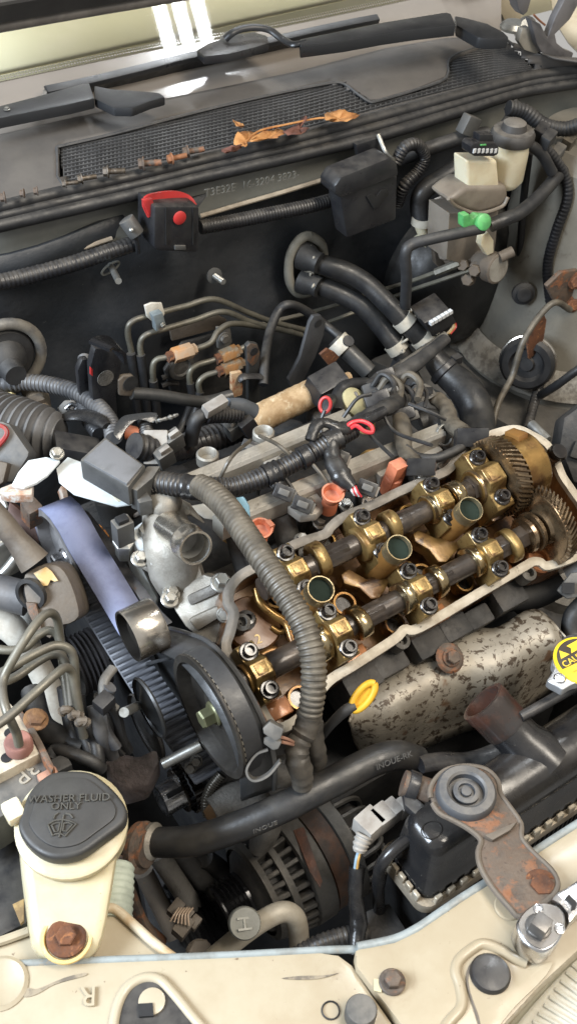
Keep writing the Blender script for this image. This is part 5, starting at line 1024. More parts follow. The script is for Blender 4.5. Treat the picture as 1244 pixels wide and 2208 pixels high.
for x, y in ((1160, 1960), (1206, 2003)):
    m = MB(); m.lathe(P(x, y, Z=.926), ZA, [(.0042, 0), (.0042, .0012), (.003, .0014), (.0024, .0006), (.0, .0006)], n=16); build(m, 'cover_screw', CHROME, rw)
m = MB(); m.prism(PP([(1186, 1938), (1200, 1922), (1222, 1912), (1250, 1892), (1320, 1840), (1340, 1880), (1290, 1930), (1240, 1975), (1226, 1992), (1222, 1968), (1208, 1950)], Z=.922), (0, 0, -.018)); build(m, 'handle', CHROME, rw, bevel=.003)
m = MB(); m.prism(PP([(1218, 1936), (1226, 1928), (1244, 1948), (1240, 1960), (1230, 1962), (1232, 1950)], Z=.9235), (0, 0, -.004)); build(m, 'fork_slot', DARK, rw)
# ================================================================== firewall side: hoses, brake parts, wiring
def PYs(pts): return [P(x, y, Y=Y) for x, y, Y in pts]
def hose(name, pts, r, mat_, label, cat, group=None, **k):
    m = MB(); m.tube(pts, r, **k); return one(m, name, mat_, label, cat, group)
CLM = M('clamp_metal', (.52, .48, .40), .42, .15, c2=(.38, .33, .26), sc=40)
def clamp(c, ax, r, label, ear=None, grp='spring hose clamps'):
    t = thing('spring_clamp', label, 'clamp', c-ZA*r, grp); ax = V(ax).normalized(); u, w = perp(ax)
    m = MB(); m.lathe(c-ax*.0075, ax, [(r*.98, 0), (r*1.09, 0), (r*1.09, .015), (r*.98, .015)], n=30, caps=False); build(m, 'band', CLM, t)
    e = (ear or V((0, -.5, .85))); e = (e-ax*e.dot(ax)).normalized(); f = ax.cross(e)
    for s in (-1, 1):
        m = MB(); m.tube([c+e*r*1.05+f*s*.002+ax*.004*s, c+e*(r*1.05+.006)+f*s*.004+ax*.005*s, c+e*(r*1.05+.010)+f*s*.0085+ax*.005*s, c+e*(r*1.05+.004)+f*s*.011+ax*.004*s], .0018, n=6); build(m, 'ear', CLM, t)
    return t
# heater hose grommet
hg = thing('heater_grommet', 'oval pale rubber grommet in the firewall where two hoses pass', 'grommet', P(660, 600, Y=.6))
OV = [(668, 502), (694, 518), (702, 545), (698, 585), (684, 622), (662, 638), (640, 638), (626, 622), (619, 598), (620, 560), (630, 530), (648, 508)]
o3 = catmull(PP(OV, Y=.604), 3, True); oc = sum(o3, V())/len(o3)
m = MB(); m.tube([oc+(p-oc)*.9 for p in o3]+[oc+(o3[0]-oc)*.9], .0072, n=10, sub=1); build(m, 'outer_ring', M('pale_rubber', (.26, .245, .205), .5, c2=(.18, .17, .14)), hg)
m = MB(); m.prism([oc+(p-oc)*.9+YA*.004 for p in o3], (0, .006, 0)); build(m, 'membrane', RUB2, hg)
for (x, y) in ((664, 552), (664, 604)):
    m = MB(); m.lathe(P(x-12, y-2, Y=.604), V((.4, -.9, -.1)), [(.022, 0), (.02, .012), (.016, .02), (.0155, .03)], n=24); build(m, 'pipe_boot', RUB2, hg)
h1 = PYs([(664, 562, .60), (700, 572, .58), (745, 586, .56), (790, 612, .535), (830, 650, .505), (872, 694, .475), (912, 735, .45)])
h2 = PYs([(664, 606, .60), (700, 620, .58), (745, 640, .555), (785, 664, .53), (820, 702, .505), (855, 748, .475), (882, 785, .455)])
hose('heater_hose', h1, .0148, HOSE, 'upper of the two thick heater hoses leaving the oval grommet', 'hose', 'heater hoses', n=20)
hose('heater_hose', h2, .0148, HOSE, 'lower of the two thick heater hoses leaving the oval grommet', 'hose', 'heater hoses', n=20)
clamp(h1[0].lerp(h1[1], .25), h1[1]-h1[0], .0155, 'spring clamp where the upper heater hose meets the grommet', V((-.3, -.3, .9)))
clamp(h2[0].lerp(h2[1], .25), h2[1]-h2[0], .0155, 'spring clamp where the lower heater hose meets the grommet', V((-.6, -.3, .7)))
clamp(h1[5], h1[6]-h1[5], .0155, 'pale spring clamp on the upper heater hose beside the white pinned connector', V((.4, .2, .8)))
clamp(h1[6], h1[6]-h1[5], .0155, 'pale spring clamp at the end of the upper heater hose, above the wide elbow', V((.4, .2, .8)))
clamp(h2[5], h2[6]-h2[5], .0155, 'pale spring clamp at the end of the lower heater hose', V((-.2, -.5, .8)))
ch_ = PYs([(912, 735, .45), (930, 765, .43), (958, 800, .405), (992, 830, .375), (1016, 862, .345), (1028, 900, .32), (1030, 945, .29)])
hose('coolant_elbow', ch_, [.015, .0165, .021, .0245, .0255, .0255, .025], HOSE, 'wide rubber coolant elbow curving down behind the big gear', 'hose', n=26)
m = MB(); m.lathe(ch_[2], ch_[3]-ch_[1], [(.022, -.006), (.0245, -.004), (.0245, .004), (.022, .006)], n=28); m.box(ch_[2]+V((.016, -.004, .018)), XA*.007, YA*.006, ZA*.006); one(m, 'plastic_hose_clamp', BPL, 'black plastic clamp round the neck of the wide coolant elbow', 'clamp')
hose('heater_pipe', PYs([(850, 790, .46), (875, 800, .45), (900, 850, .42), (930, 905, .37)]), .016, RUB2, 'dark heater pipe dropping behind the wiring towards the engine', 'pipe', n=16)
hose('conduit', PYs([(962, 722, .42), (925, 748, .42), (890, 772, .41), (850, 798, .40)]), .0068, CONDUITG, 'thin corrugated conduit crossing the heater hose clamps', 'conduit', corr=(.0034, .12))
wcn = thing('pin_connector', 'black connector with a white row of pins near the heater hoses', 'connector', P(945, 700, Y=.44))
a, b = P(916, 692, Y=.435), P(964, 664, Y=.435); ex_ = (b-a)
m = MB(); m.box((a+b)/2+V((.006, .012, -.010)), ex_*.55, V((0, .018, .004)), V((-.01, 0, .016))); build(m, 'connector_shell', BPL, wcn, bevel=.002)
for k in range(6):
    m = MB(); p = a.lerp(b, (k+.5)/6)+V((0, -.010, .001)); m.box(p, ex_.normalized()*.0028, YA*.003, V((-.2, 0, 1))*.0028); build(m, 'pin', PINW, wcn)
for k, mm in enumerate((M('cream_wire', (.6, .5, .35), .4), MATS['amber_wire'], REDW)):
    m = MB(); m.tube(PYs([(972+k*2, 690, .45), (976+k*3, 704, .445), (962+k*4, 720, .44)]), .0018, n=6); build(m, 'wire', mm, wcn)
# brake booster and master cylinder
bb_ = thing('brake_booster', 'large dark round brake booster drum on the firewall', 'brake booster', P(960, 640, Y=.6))
m = MB(); m.lathe(P(962, 575, Y=.61), -YA, [(.135, 0), (.135, .012), (.128, .02), (.122, .05), (.10, .072), (.06, .08), (.03, .082)], n=56); build(m, 'drum', M('booster_black', (.014, .014, .014), .4, dust=.3), bb_)
mc = thing('master_cylinder', 'grey brown cast brake master cylinder with brake pipes', 'master cylinder', P(1040, 590, Y=.46))
a, b = P(975, 545, Y=.52), P(1072, 580, Y=.43)
m = MB(); ax = b-a; L_ = ax.length; m.lathe(a, ax, [(.020, 0), (.020, L_*.3), (.024, L_*.32), (.024, L_*.4), (.0185, L_*.43), (.0185, L_*.8), (.0225, L_*.82), (.0225, L_), (.020, L_*1.02), (.0, L_*1.02)], n=30); build(m, 'cylinder', BROWNST, mc)
m = MB(); m.cyl(b+ax.normalized()*.0005, b+ax.normalized()*.002, .019, n=28); build(m, 'end_plate', ALU, mc)
m = MB(); m.cyl(b-ax*.08+V((.004, -.004, .018)), b-ax*.08+V((.022, -.01, .026)), .008, n=16); build(m, 'side_lug', BROWNST, mc)
for q, (x, y, Y) in enumerate(((1000, 568, .475), (1025, 580, .455), (960, 545, .5), (1010, 600, .46))):
    m = MB(); m.hexb(P(x, y, Y=Y), V((-.7, -.5, .3)), .009, .016, flange=1.25); build(m, 'pipe_fitting', BROWNST, mc, smooth=25)
m = MB(); m.prism(PYs([(935, 530, .53), (965, 520, .53), (990, 560, .53), (960, 590, .53), (940, 570, .53)]), (0, .01, 0)); build(m, 'flange', BROWNST, mc, bevel=.002)
for q, pts in enumerate(([(990, 566, .475), (930, 590, .50), (880, 608, .53), (800, 632, .58), (700, 665, .595), (560, 700, .60)], [(1020, 580, .455), (950, 604, .49), (890, 624, .53), (800, 658, .58), (720, 690, .59), (640, 715, .60)])):
    m = MB(); m.tube(PYs(pts), .0033, n=8); build(m, 'brake_pipe', PIPEG, mc)
m = MB(); m.cyl(P(938, 588, Y=.495), P(990, 567, Y=.472), .0062, n=6); build(m, 'hex_sleeve', PIPEG, mc, smooth=20)
rs = thing('brake_reservoir', 'translucent brake fluid reservoir with a white top and black cap', 'reservoir', P(1030, 520, Y=.47))
Yr = .47
def pY(pts, Y, dv, name, mat_, par, bev=.004, **k):
    m = MB(); m.prism(PP(pts, Y=Y), dv); return build(m, name, mat_, par, bevel=bev, **k)
pY([(968, 460), (1072, 455), (1075, 440), (1068, 520), (1062, 562), (1000, 570), (962, 560)], Yr, (0, .045, 0), 'lower_tank', FLUID, rs, .006, seg=3)
pY([(985, 418), (1008, 402), (1094, 400), (1097, 425), (1080, 448), (1030, 462), (985, 448), (967, 432)], Yr-.012, (0, .045, 0), 'middle_tank', FLUID, rs, .008, seg=3)
m = MB(); m.tube(catmull(PP([(966, 428), (985, 446), (1030, 460), (1080, 446), (1094, 425)], Y=Yr-.014), 4), .0028, n=8, sub=1); build(m, 'moulded_seam', FLUID, rs)
pY([(1006, 346), (1072, 346), (1078, 420), (1008, 424)], Yr-.008, (0, .03, 0), 'upper_neck', RESV, rs, .005, seg=3)
tc0 = P(1103, 300, Y=Yr+.015)
m = MB(); m.lathe(tc0-ZA*.068, ZA, [(.020, 0), (.0265, .010), (.027, .072)], n=32); build(m, 'filler_bottle', RESV, rs)
m = MB(); m.lathe(tc0-ZA*.002, ZA, [(.030, 0), (.031, .003), (.031, .011), (.028, .016), (.018, .017), (.016, .026), (.013, .028), (.0, .028)], n=32); build(m, 'filler_cap', M('reservoir_cap_rubber', (.045, .041, .038), .6, dust=.5), rs)
lc = thing('level_sensor_plug', 'black connector with white pins on the brake reservoir', 'connector', P(1045, 330, Y=.45))
pY([(1014, 316), (1022, 308), (1068, 308), (1076, 318), (1074, 334), (1064, 338), (1024, 338), (1014, 332)], .452, (0, .02, 0), 'plug_shell', BPL, lc, .003)
for k in range(6):
    x = 1022+k*9; m = MB(); m.box(P(x, 325, Y=.4515), XA*.0022, YA*.0012, ZA*.0028); build(m, 'pin', PINW, lc)
pY([(1034, 290), (1062, 290), (1066, 310), (1032, 310)], .458, (0, .014, 0), 'latch', BPL, lc, .002)
pY([(1036, 312), (1048, 311), (1048, 314), (1036, 315)], .4505, (0, .002, 0), 'green_mark', GREEN, lc, .0004)
gc = thing('green_clip', 'bright green plastic hose clip at the foot of the brake reservoir', 'clip', P(1025, 490, Y=.43))
a, b = P(1000, 482, Y=.43), P(1036, 480, Y=.425)
m = MB(); m.prism(PP([(998, 466), (1012, 462), (1018, 474), (1030, 464), (1046, 466), (1051, 480), (1046, 492), (1030, 496), (1016, 488), (1006, 496), (998, 490)], Y=.428), (0, .012, 0)); build(m, 'clip_body', GREEN, gc, bevel=.002)
m = MB(); m.lathe(P(1036, 478, Y=.428), V((-.1, -.9, .4)), [(.012, 0), (.0115, .008), (.009, .0095), (.0, .0095)], n=20); build(m, 'clip_knob', GREEN, gc)
hose('vacuum_hose', PYs([(1056, 486, .435), (1085, 474, .43), (1120, 458, .43), (1160, 425, .44), (1190, 392, .45), (1212, 365, .46)]), .0098, HOSE, 'black hose from the green clip towards the right hand fender', 'hose', n=16)
hose('clutch_hose', PYs([(1040, 492, .425), (990, 502, .43), (930, 515, .44), (890, 526, .45), (874, 545, .45), (876, 600, .45), (873, 660, .46)]), .0078, RUB2, 'grey hose bent square left of the brake master cylinder', 'hose', n=14)
hose('booster_hose', PYs([(908, 478, .53), (903, 440, .54), (915, 410, .54), (960, 380, .54), (1005, 350, .54)]), .0135, HOSE, 'black booster hose curving behind the brake reservoir', 'hose', n=16)
t = thing('hose_check_valve', 'cream elbow fitting with clamp under the booster hose', 'fitting', P(905, 510, Y=.53))
m = MB(); m.tube(PYs([(908, 470, .53), (910, 492, .53), (916, 508, .53), (905, 522, .53)]), [.013, .010, .009, .012], n=16); build(m, 'elbow', RESV, t)
m = MB(); m.lathe(P(909, 474, Y=.53), ZA, [(.0145, -.006), (.0155, -.006), (.0155, .006), (.0145, .006)], n=24, caps=False); build(m, 'band', CLM, t)
pY([(938, 430), (964, 420), (966, 436), (940, 446)], .52, (0, .003, 0), 'paper_tag', M('white_tag', (.55, .5, .44), .7), t, .0005)
pY([(1040, 508), (1052, 500), (1064, 518), (1064, 545), (1050, 552), (1036, 530)], .44, (0, .012, 0), 'white_block', RESV, mc, .002)
# relay box on the firewall
rx = thing('relay_box', 'black relay box with lid hanging on the firewall', 'relay box', P(795, 510, Y=.54))
pY([(733, 424), (857, 376), (854, 474), (748, 514)], .53, (0, .03, .0), 'box_body', BPL, rx, .004)
pY([(722, 402), (736, 382), (840, 340), (856, 350), (860, 378), (734, 428), (722, 418)], .524, (0, .036, .0), 'box_lid', BPL, rx, .004)
pY([(790, 424), (802, 418), (812, 424), (822, 410), (836, 408), (838, 420), (814, 450), (806, 450)], .5275, (0, .003, 0), 'moulded_mark', M('matt_black', (.008, .008, .008), .8), rx, .0006)
pY([(768, 312), (825, 295), (836, 330), (775, 345)], .57, (0, .01, 0), 'bracket', BPL, rx, .002)
m = MB(); m.tube(PYs([(815, 290, .57), (832, 330, .55), (848, 345, .53)]), .003, n=8); build(m, 'bracket_edge', ZINC, rx)
hose('conduit', PYs([(852, 352, .55), (872, 318, .55), (898, 312, .55), (914, 338, .55), (900, 370, .55), (872, 400, .55), (856, 440, .56)]), .009, CONDUIT, 'curled corrugated conduit at the right of the relay box', 'conduit', corr=(.0045, .1))
hose('conduit', PYs([(432, 490, .585), (500, 478, .58), (580, 462, .575), (660, 446, .57), (720, 430, .57)]), .0098, CONDUIT, 'corrugated conduit under the firewall ledge left of the relay box', 'conduit', corr=(.0045, .08))
hose('conduit', PYs([(-60, 622, .60), (40, 600, .60), (140, 574, .595), (230, 545, .59), (290, 525, .59)]), .0105, CONDUIT, 'taped conduit under the firewall ledge at the far left', 'conduit', corr=(.006, .05))
# grey box connector with red strap
dx_ = thing('diagnosis_box', 'dark square connector box with a red button and red strap', 'connector', P(382, 545, Y=.555))
pY([(334, 446), (430, 446), (431, 536), (424, 545), (340, 541), (333, 534)], .552, (.0, .045, .0), 'box_shell', BPL, dx_, .004)
for x in (359, 417): pY([(x-1, 448), (x+1.5, 448), (x+1.5, 528), (x-1, 528)], .5505, (0, .003, 0), 'groove', MATS['matt_black'], dx_, 0)
pY([(378, 530), (402, 530), (402, 540), (378, 540)], .549, (0, .004, 0), 'latch_tab', GPL, dx_, .0015)
m = MB(); m.lathe(P(387, 469, Y=.5515), -YA, [(.0088, 0), (.0088, .002), (.007, .003), (.0, .003)], n=24); build(m, 'red_button', RED, dx_)
m = MB(); m.sweep(PYs([(327, 464, .565), (316, 436, .57), (332, 426, .575), (372, 421, .58), (402, 428, .58), (417, 446, .575)]), [(-.0055, -.002), (.0055, -.002), (.0055, .002), (-.0055, .002)], V((0, -1, .2)), sub=4); build(m, 'red_strap', RED, dx_)
pY([(308, 432), (330, 428), (336, 450), (330, 466), (322, 466)], .562, (0, .006, 0), 'strap_tail', RED, dx_, .002)
# studs and clips on the firewall
st = thing('cable_clip', 'grey cable clip with a screw left of the dark connector box', 'clip', P(285, 510, Y=.58))
m = MB(); a, b = P(272, 472, Y=.58), P(296, 506, Y=.57); m.cyl(a, b, .0105, n=12); build(m, 'clip_body', GPL, st, bevel=.001)
m = MB(); m.ball(P(284, 496, Y=.562), .0035); build(m, 'screw', ZINC, st)
m = MB(); m.tube(PYs([(288, 500, .57), (296, 525, .575), (298, 545, .58)]), .003, n=8); build(m, 'strap', BPL, st)
sd = thing('firewall_stud', 'long bare stud sticking out of an oval hole in the firewall', 'stud', P(245, 590, Y=.6))
m = MB(); oo = [P(239+20*math.cos(a)*.9-6*math.sin(a), 578+12*math.sin(a)-8*math.cos(a), Y=.606) for a in [i*math.pi/8 for i in range(17)]]; m.tube(oo, .0016, n=6, sub=1); build(m, 'hole_rim', FIREP, sd)
m = MB(); m.cyl(P(239, 572, Y=.61), P(256, 606, Y=.545), .0042, n=14); build(m, 'stud', ZINC, sd)
s2 = thing('firewall_screw', 'short threaded screw on the bare firewall below the connector box', 'screw', P(467, 605, Y=.6))
m = MB(); a, b = P(462, 594, Y=.604), P(482, 608, Y=.575); m.lathe(a, b-a, [(.0115, 0), (.0115, .002), (.007, .003)], n=20); build(m, 'washer', GPL, s2)
m = MB(); m.tube([a, a.lerp(b, .5), b], .0045, n=12, corr=(.003, .2)); build(m, 'thread', ZINC, s2)
# brake lines along the firewall
LN = [([(292, 850, .57), (286, 770, .575), (276, 716, .58), (288, 692, .58), (335, 677, .58), (400, 660, .58), (462, 645, .58), (530, 672, .58), (588, 694, .58), (660, 712, .58)], 'topmost long brake line bent over the firewall'),
      ([(314, 850, .56), (306, 775, .565), (303, 742, .57), (316, 722, .57), (360, 708, .57), (420, 690, .57), (482, 672, .57), (540, 694, .57), (594, 708, .57), (650, 722, .57)], 'second long brake line just under the topmost one'),
      ([(334, 850, .55), (330, 796, .55), (338, 776, .55), (362, 770, .545), (385, 762, .54), (450, 742, .54), (470, 715, .55), (500, 698, .56), (560, 704, .57), (630, 716, .57)], 'brake line running through the rust orange union'),
      ([(412, 840, .54), (409, 806, .54), (424, 788, .54), (465, 775, .535), (520, 752, .53), (545, 742, .53)], 'short brake line through the upper grey union'),
      ([(432, 850, .53), (429, 826, .53), (444, 810, .53), (472, 801, .525), (528, 780, .52), (548, 772, .52)], 'short brake line through the lower grey union')]
for pts, lb in LN: hose('brake_line', PYs(pts), .0042, PIPEG, lb, 'brake line', 'brake lines on the firewall', n=10)
SL_ = [([(283, 762, .572), (290, 812, .568), (297, 880, .565), (302, 910, .56)], 'leftmost black sleeve over a firewall brake line'), ([(304, 765, .565), (312, 820, .56), (322, 900, .555)], 'second black sleeve over a firewall brake line'), ([(331, 820, .55), (336, 860, .55), (340, 905, .545)], 'third black sleeve, below the orange union line'), ([(411, 826, .54), (415, 860, .535), (400, 905, .53), (385, 935, .52)], 'black sleeve curving down under the upper grey union'), ([(431, 845, .53), (425, 880, .525), (408, 920, .515)], 'black sleeve curving down under the lower grey union')]
for pts, lb in SL_: hose('line_sleeve', PYs(pts), .0062, RUB, lb, 'sleeve', 'black line sleeves', n=12)
for (x0, y0, x1, y1, Y, mm, lb) in ((362, 771, 422, 752, .54, M('orange_rust_fitting', (.50, .25, .10), .6, .2, c2=(.42, .30, .2), sc=40), 'rust orange brake line union on the firewall'), (466, 776, 518, 754, .532, UNION, 'upper grey brake line union with brown end'), (470, 803, 524, 781, .522, UNION, 'lower grey brake line union with brown end')):
    t = thing('line_union', lb, 'union', P(x0, y0, Y=Y), 'brake line unions'); a, b = P(x0, y0, Y=Y), P(x1, y1, Y=Y)
    m = MB(); m.cyl(a.lerp(b, .18), a.lerp(b, .85), .0115, n=6); build(m, 'hex_body', mm, t, bevel=.0012, smooth=20)
    m = MB(); m.cyl(a, a.lerp(b, .2), .008, n=6); build(m, 'left_nut', RUST, t, smooth=20)
    m = MB(); m.cyl(a.lerp(b, .85), b, .008, n=6); build(m, 'right_nut', mm, t, smooth=20)
t = thing('line_clip', 'bright folded metal clip holding the two upper brake lines', 'clip', P(338, 700, Y=.56))
pY([(313, 660), (328, 654), (350, 654), (356, 676), (350, 690), (330, 694), (318, 684)], .572, (0, .004, 0), 'white_pad', M('white_pad', (.62, .58, .5), .6), t, .001)
pY([(330, 682), (352, 674), (356, 690), (360, 702), (352, 712), (338, 716), (336, 700)], .556, (0, .012, 0), 'metal_fold', M('blue_zinc', (.36, .42, .44), .35, .6), t, .002)
m = MB(); m.hexb(P(351, 701, Y=.554), -YA, .003, .004); build(m, 'screw', ZINC, t)
t = thing('line_bracket', 'embossed dark plate on the firewall behind the brake unions', 'bracket', P(440, 840, Y=.59))
pY([(355, 800), (395, 740), (470, 720), (500, 740), (520, 830), (440, 860), (370, 850)], .592, (0, .008, 0), 'plate', DARKB, t, .004)
pY([(468, 706), (498, 706), (502, 738), (490, 760), (470, 752)], .56, (0, .006, 0), 'tab', ALUD, t, .003)
m = MB(); m.hexb(P(483, 728, Y=.558), -YA, .007, .006); build(m, 'tab_bolt', ALUD, t, smooth=25)
m = MB(); m.lathe(P(390, 790, Y=.575), -YA, [(.021, 0), (.02, .004), (.014, .005), (.012, .002), (.001, .002)], n=28); build(m, 'round_washer', ALUD, t)
for y in (815, 832): 
    m = MB(); m.tube(PYs([(350, y, .582), (368, y-6, .58), (384, y-4, .58)]), .004, n=8); build(m, 'pressed_rib', DARKB, t)
pY([(368, 712), (470, 680), (490, 690), (488, 705), (372, 736)], .596, (0, .006, 0), 'worn_patch', BROWNST, t, .002)
t = thing('support_strut', 'rust topped flat steel strut with a hole, standing by the unions', 'strut', P(548, 870, Y=.45))
pY([(532, 748), (540, 740), (556, 742), (562, 760), (560, 790), (562, 880), (536, 880), (536, 790)], .46, (0, .008, 0), 'flat_bar', PIPE, t, .002)
pY([(533, 748), (540, 741), (555, 743), (561, 760), (556, 780), (544, 790), (534, 778)], .4585, (0, .002, 0), 'rusty_end', RUSTM, t, .001)
m = MB(); m.lathe(P(548, 758, Y=.4582), -YA, [(.006, 0), (.006, .0006), (.0, .0006)], n=16); build(m, 'eye_hole', DARK, t)
pY([(500, 806), (522, 802), (524, 840), (522, 852), (504, 858), (500, 840)], .452, (0, .006, 0), 'rust_tab', M('rusty_cream', (.5, .36, .22), .6, c2=(.3, .1, .04), sc=50), t, .001)
m = MB(); m.tube(PYs([(516, 818, .45), (526, 812, .448), (560, 812, .448)]), .0075, n=10, flat=.5); build(m, 'pipe_saddle', BPL, t)
rl = thing('cross_rod', 'dark cross tube with flattened ends in front of the brake lines', 'rod', P(400, 860, Y=.46))
m = MB(); m.tube(PYs([(284, 848, .46), (340, 852, .455), (400, 862, .45), (445, 866, .45), (500, 852, .445)]), .008, n=12); build(m, 'tube', PIPE, rl)
pY([(256, 822), (268, 812), (288, 810), (294, 818), (290, 840), (286, 856), (258, 854)], .457, (0, .008, 0), 'clevis', BROWNST, rl, .003)
m = MB(); m.lathe(P(282, 826, Y=.456), -YA, [(.010, 0), (.010, .001), (.0, .001)], n=18); build(m, 'clevis_hole', DARK, rl)
# thin hose arc and black strap with hole
hose('vent_hose', PYs([(568, 830, .44), (572, 770, .47), (582, 715, .51), (600, 672, .53), (622, 657, .53), (655, 668, .53), (700, 700, .52), (745, 738, .48)]), .0066, RUB, 'thin black hose arched over beside the steel strut', 'hose', n=12)
t = thing('hanger_strap', 'dark steel hanger with a hole, bolted near the heater hoses', 'bracket', P(660, 820, Y=.44))
pY([(668, 696), (676, 682), (692, 680), (702, 694), (698, 722), (680, 770), (655, 820), (630, 840), (622, 820), (648, 770)], .46, (0, .006, 0), 'strap', M('strap_grey', (.05, .05, .052), .5), t, .001)
m = MB(); m.lathe(P(686, 697, Y=.4595), -YA, [(.006, 0), (.006, .0006), (.0, .0006)], n=16); build(m, 'strap_hole', DARK, t)
t2 = thing('pipe_end', 'dark pipe with wide clamp and rusty tab below the thin arched hose', 'pipe', P(760, 790, Y=.42))
a, b = P(722, 730, Y=.45), P(795, 802, Y=.40)
m = MB(); m.cyl(a, b, .0125, n=20); build(m, 'pipe', PIPE, t2)
m = MB(); m.cyl(a.lerp(b, .05), a.lerp(b, .32), .0165, n=22); build(m, 'clamp_band', CLM, t2, bevel=.001)
m = MB(); m.lathe(a.lerp(b, .2)+V((.002, -.010, .012)), V((0, -.5, .8)), [(.008, 0), (.008, .003), (.004, .003)], n=16); build(m, 'clamp_eye', BPL, t2)
pY([(690, 765), (706, 752), (722, 760), (732, 770), (712, 792), (704, 782)], .42, (0, .004, 0), 'rust_tab', RUST, t2, .001)
# right hand side: harness, cables, rust, drain disc
hose('fender_harness', PYs([(1095, 232, .55), (1130, 240, .54), (1170, 268, .52), (1215, 278, .50), (1260, 265, .48)]), .011, RUB, 'thick black harness along the fender at the upper right', 'harness', corr=(.006, .06))
hose('fender_harness', PYs([(1172, 318, .47), (1196, 345, .46), (1218, 385, .45), (1222, 430, .44), (1198, 500, .44), (1180, 570, .44), (1184, 640, .43), (1188, 700, .42), (1178, 770, .40), (1156, 850, .37), (1135, 925, .33)]), .0082, CONDUIT, 'long black harness hanging down past the strut tower', 'harness', corr=(.006, .06))
hose('apron_cable', PYs([(1140, 330, .50), (1128, 430, .50), (1122, 520, .50), (1118, 620, .50), (1114, 700, .48), (1098, 790, .45)]), .0058, RUB, 'straight black cable running down the tower left of the harness', 'cable')
hose('apron_cable', PYs([(1228, 668, .38), (1196, 652, .38), (1160, 684, .38), (1126, 740, .37), (1104, 810, .36), (1075, 866, .34), (1060, 920, .32)]), .0050, CONDUITG, 'thin grey cable looping from the fender bolt to the engine', 'cable')
hose('apron_cable', PYs([(1290, 770, .30), (1244, 798, .31), (1200, 830, .33), (1165, 852, .36)]), .0068, RUB, 'short black cable crossing the chassis rail at the right edge', 'cable')
hose('apron_cable', PYs([(1100, 250, .56), (1075, 300, .5), (1130, 310, .47), (1165, 330, .46), (1190, 372, .45)]), .008, RUB, 'dark cable bundle behind the black reservoir cap', 'cable')
t = thing('fender_bracket', 'rusty brown bracket bolted to the strut tower', 'bracket', P(1215, 640, Y=.38))
pY([(1178, 618), (1210, 588), (1260, 580), (1260, 640), (1230, 672), (1200, 660)], .40, (0, .008, 0), 'plate', RUSTM, t, .002)
for x, y in ((1240, 605), (1232, 655)):
    m = MB(); m.hexb(P(x, y, Y=.397), V((-.4, -.8, .3)), .010, .009); build(m, 'bolt', RUST, t, smooth=25)
t = thing('rust_patch_panel', 'flaking rust scab on the strut tower beside the hanging harness', 'rust', P(1160, 720, Y=.40))
pY([(1155, 690), (1170, 672), (1178, 690), (1172, 730), (1160, 760), (1140, 775), (1136, 740)], .388, (0, .004, 0), 'scab', RUST, t, .0015)
m = MB(); m.lathe(P(1128, 634, Y=.455), V((-.5, -.8, .2)), [(.018, -.006), (.018, 0), (.013, .002), (.011, .006), (.005, .007), (.0, .005)], n=26); one(m, 'body_grommet', RUB2, 'small round rubber grommet on the strut tower', 'grommet')
t = thing('drain_disc', 'round black drum with a bright rim at the foot of the strut tower', 'drum', P(1140, 800, Y=.40))
c_ = P(1138, 778, Y=.40); ax = V((-.75, -.55, .25)).normalized()
m = MB(); m.lathe(c_, ax, [(.043, 0), (.043, .016), (.038, .022), (.028, .022), (.024, .014), (.012, .014), (.010, .02), (.0, .02)], n=36); build(m, 'drum', RUB, t)
m = MB(); m.lathe(c_, ax, [(.0432, .0), (.0455, .001), (.0455, .008), (.0432, .009)], n=36, caps=False); build(m, 'bright_rim', STEEL, t)
hose('fender_pipe', PYs([(1100, 225, .56), (1112, 240, .55), (1150, 255, .54)]), .012, RUB, 'black hose stub at the right end of the firewall ledge', 'hose')
for k, (x, y) in enumerate(((1180, 300), (1200, 330), (1165, 285), (1226, 305))):
    m = MB(); m.box(P(x, y, Y=.46+.01*k), V((.8, .3, .2))*.014, V((-.2, .8, .1))*.010, V((0, -.2, 1))*.009); one(m, 'wiring_clip', (RUB, GPL, BPL, CONDUITG)[k], ('black block', 'grey block', 'small black block', 'dusty block')[k]+' in the wiring knot right of the reservoir cap', 'clip', 'clips in the wiring knot', bevel=.003)
m = MB(); m.box(P(1010, 270, Y=.545), V((.012, 0, -.006)), V((0, .008, 0)), V((.006, 0, .012))); one(m, 'ledge_clip', GPL, 'small grey clip on the ledge left of the reservoir cap', 'clip', bevel=.002)
hose('ledge_hose', PYs([(860, 345, .58), (930, 318, .56), (1000, 295, .55), (1050, 288, .54)]), .010, RUB, 'black hose under the ledge behind the white reservoir', 'hose')
# pipe bends at left firewall (round rubber ring)
t = thing('firewall_gaiter', 'round rubber gaiter ring in the firewall at the left edge', 'gaiter', P(20, 760, Y=.58))
cg = P(8, 775, Y=.598); m = MB(); m.tube([cg+XA*.052*math.cos(a)+ZA*.052*math.sin(a) for a in [i*math.pi/16 for i in range(33)]], .0075, n=12, sub=1); build(m, 'ring', M('gaiter_rubber', (.18, .165, .14), .5, c2=(.1, .095, .09)), t)
m = MB(); m.lathe(cg, -YA, [(.045, -.004), (.040, .002), (.030, .004), (.026, .014), (.016, .022), (.014, .04)], n=30); build(m, 'boot', RUB2, t)
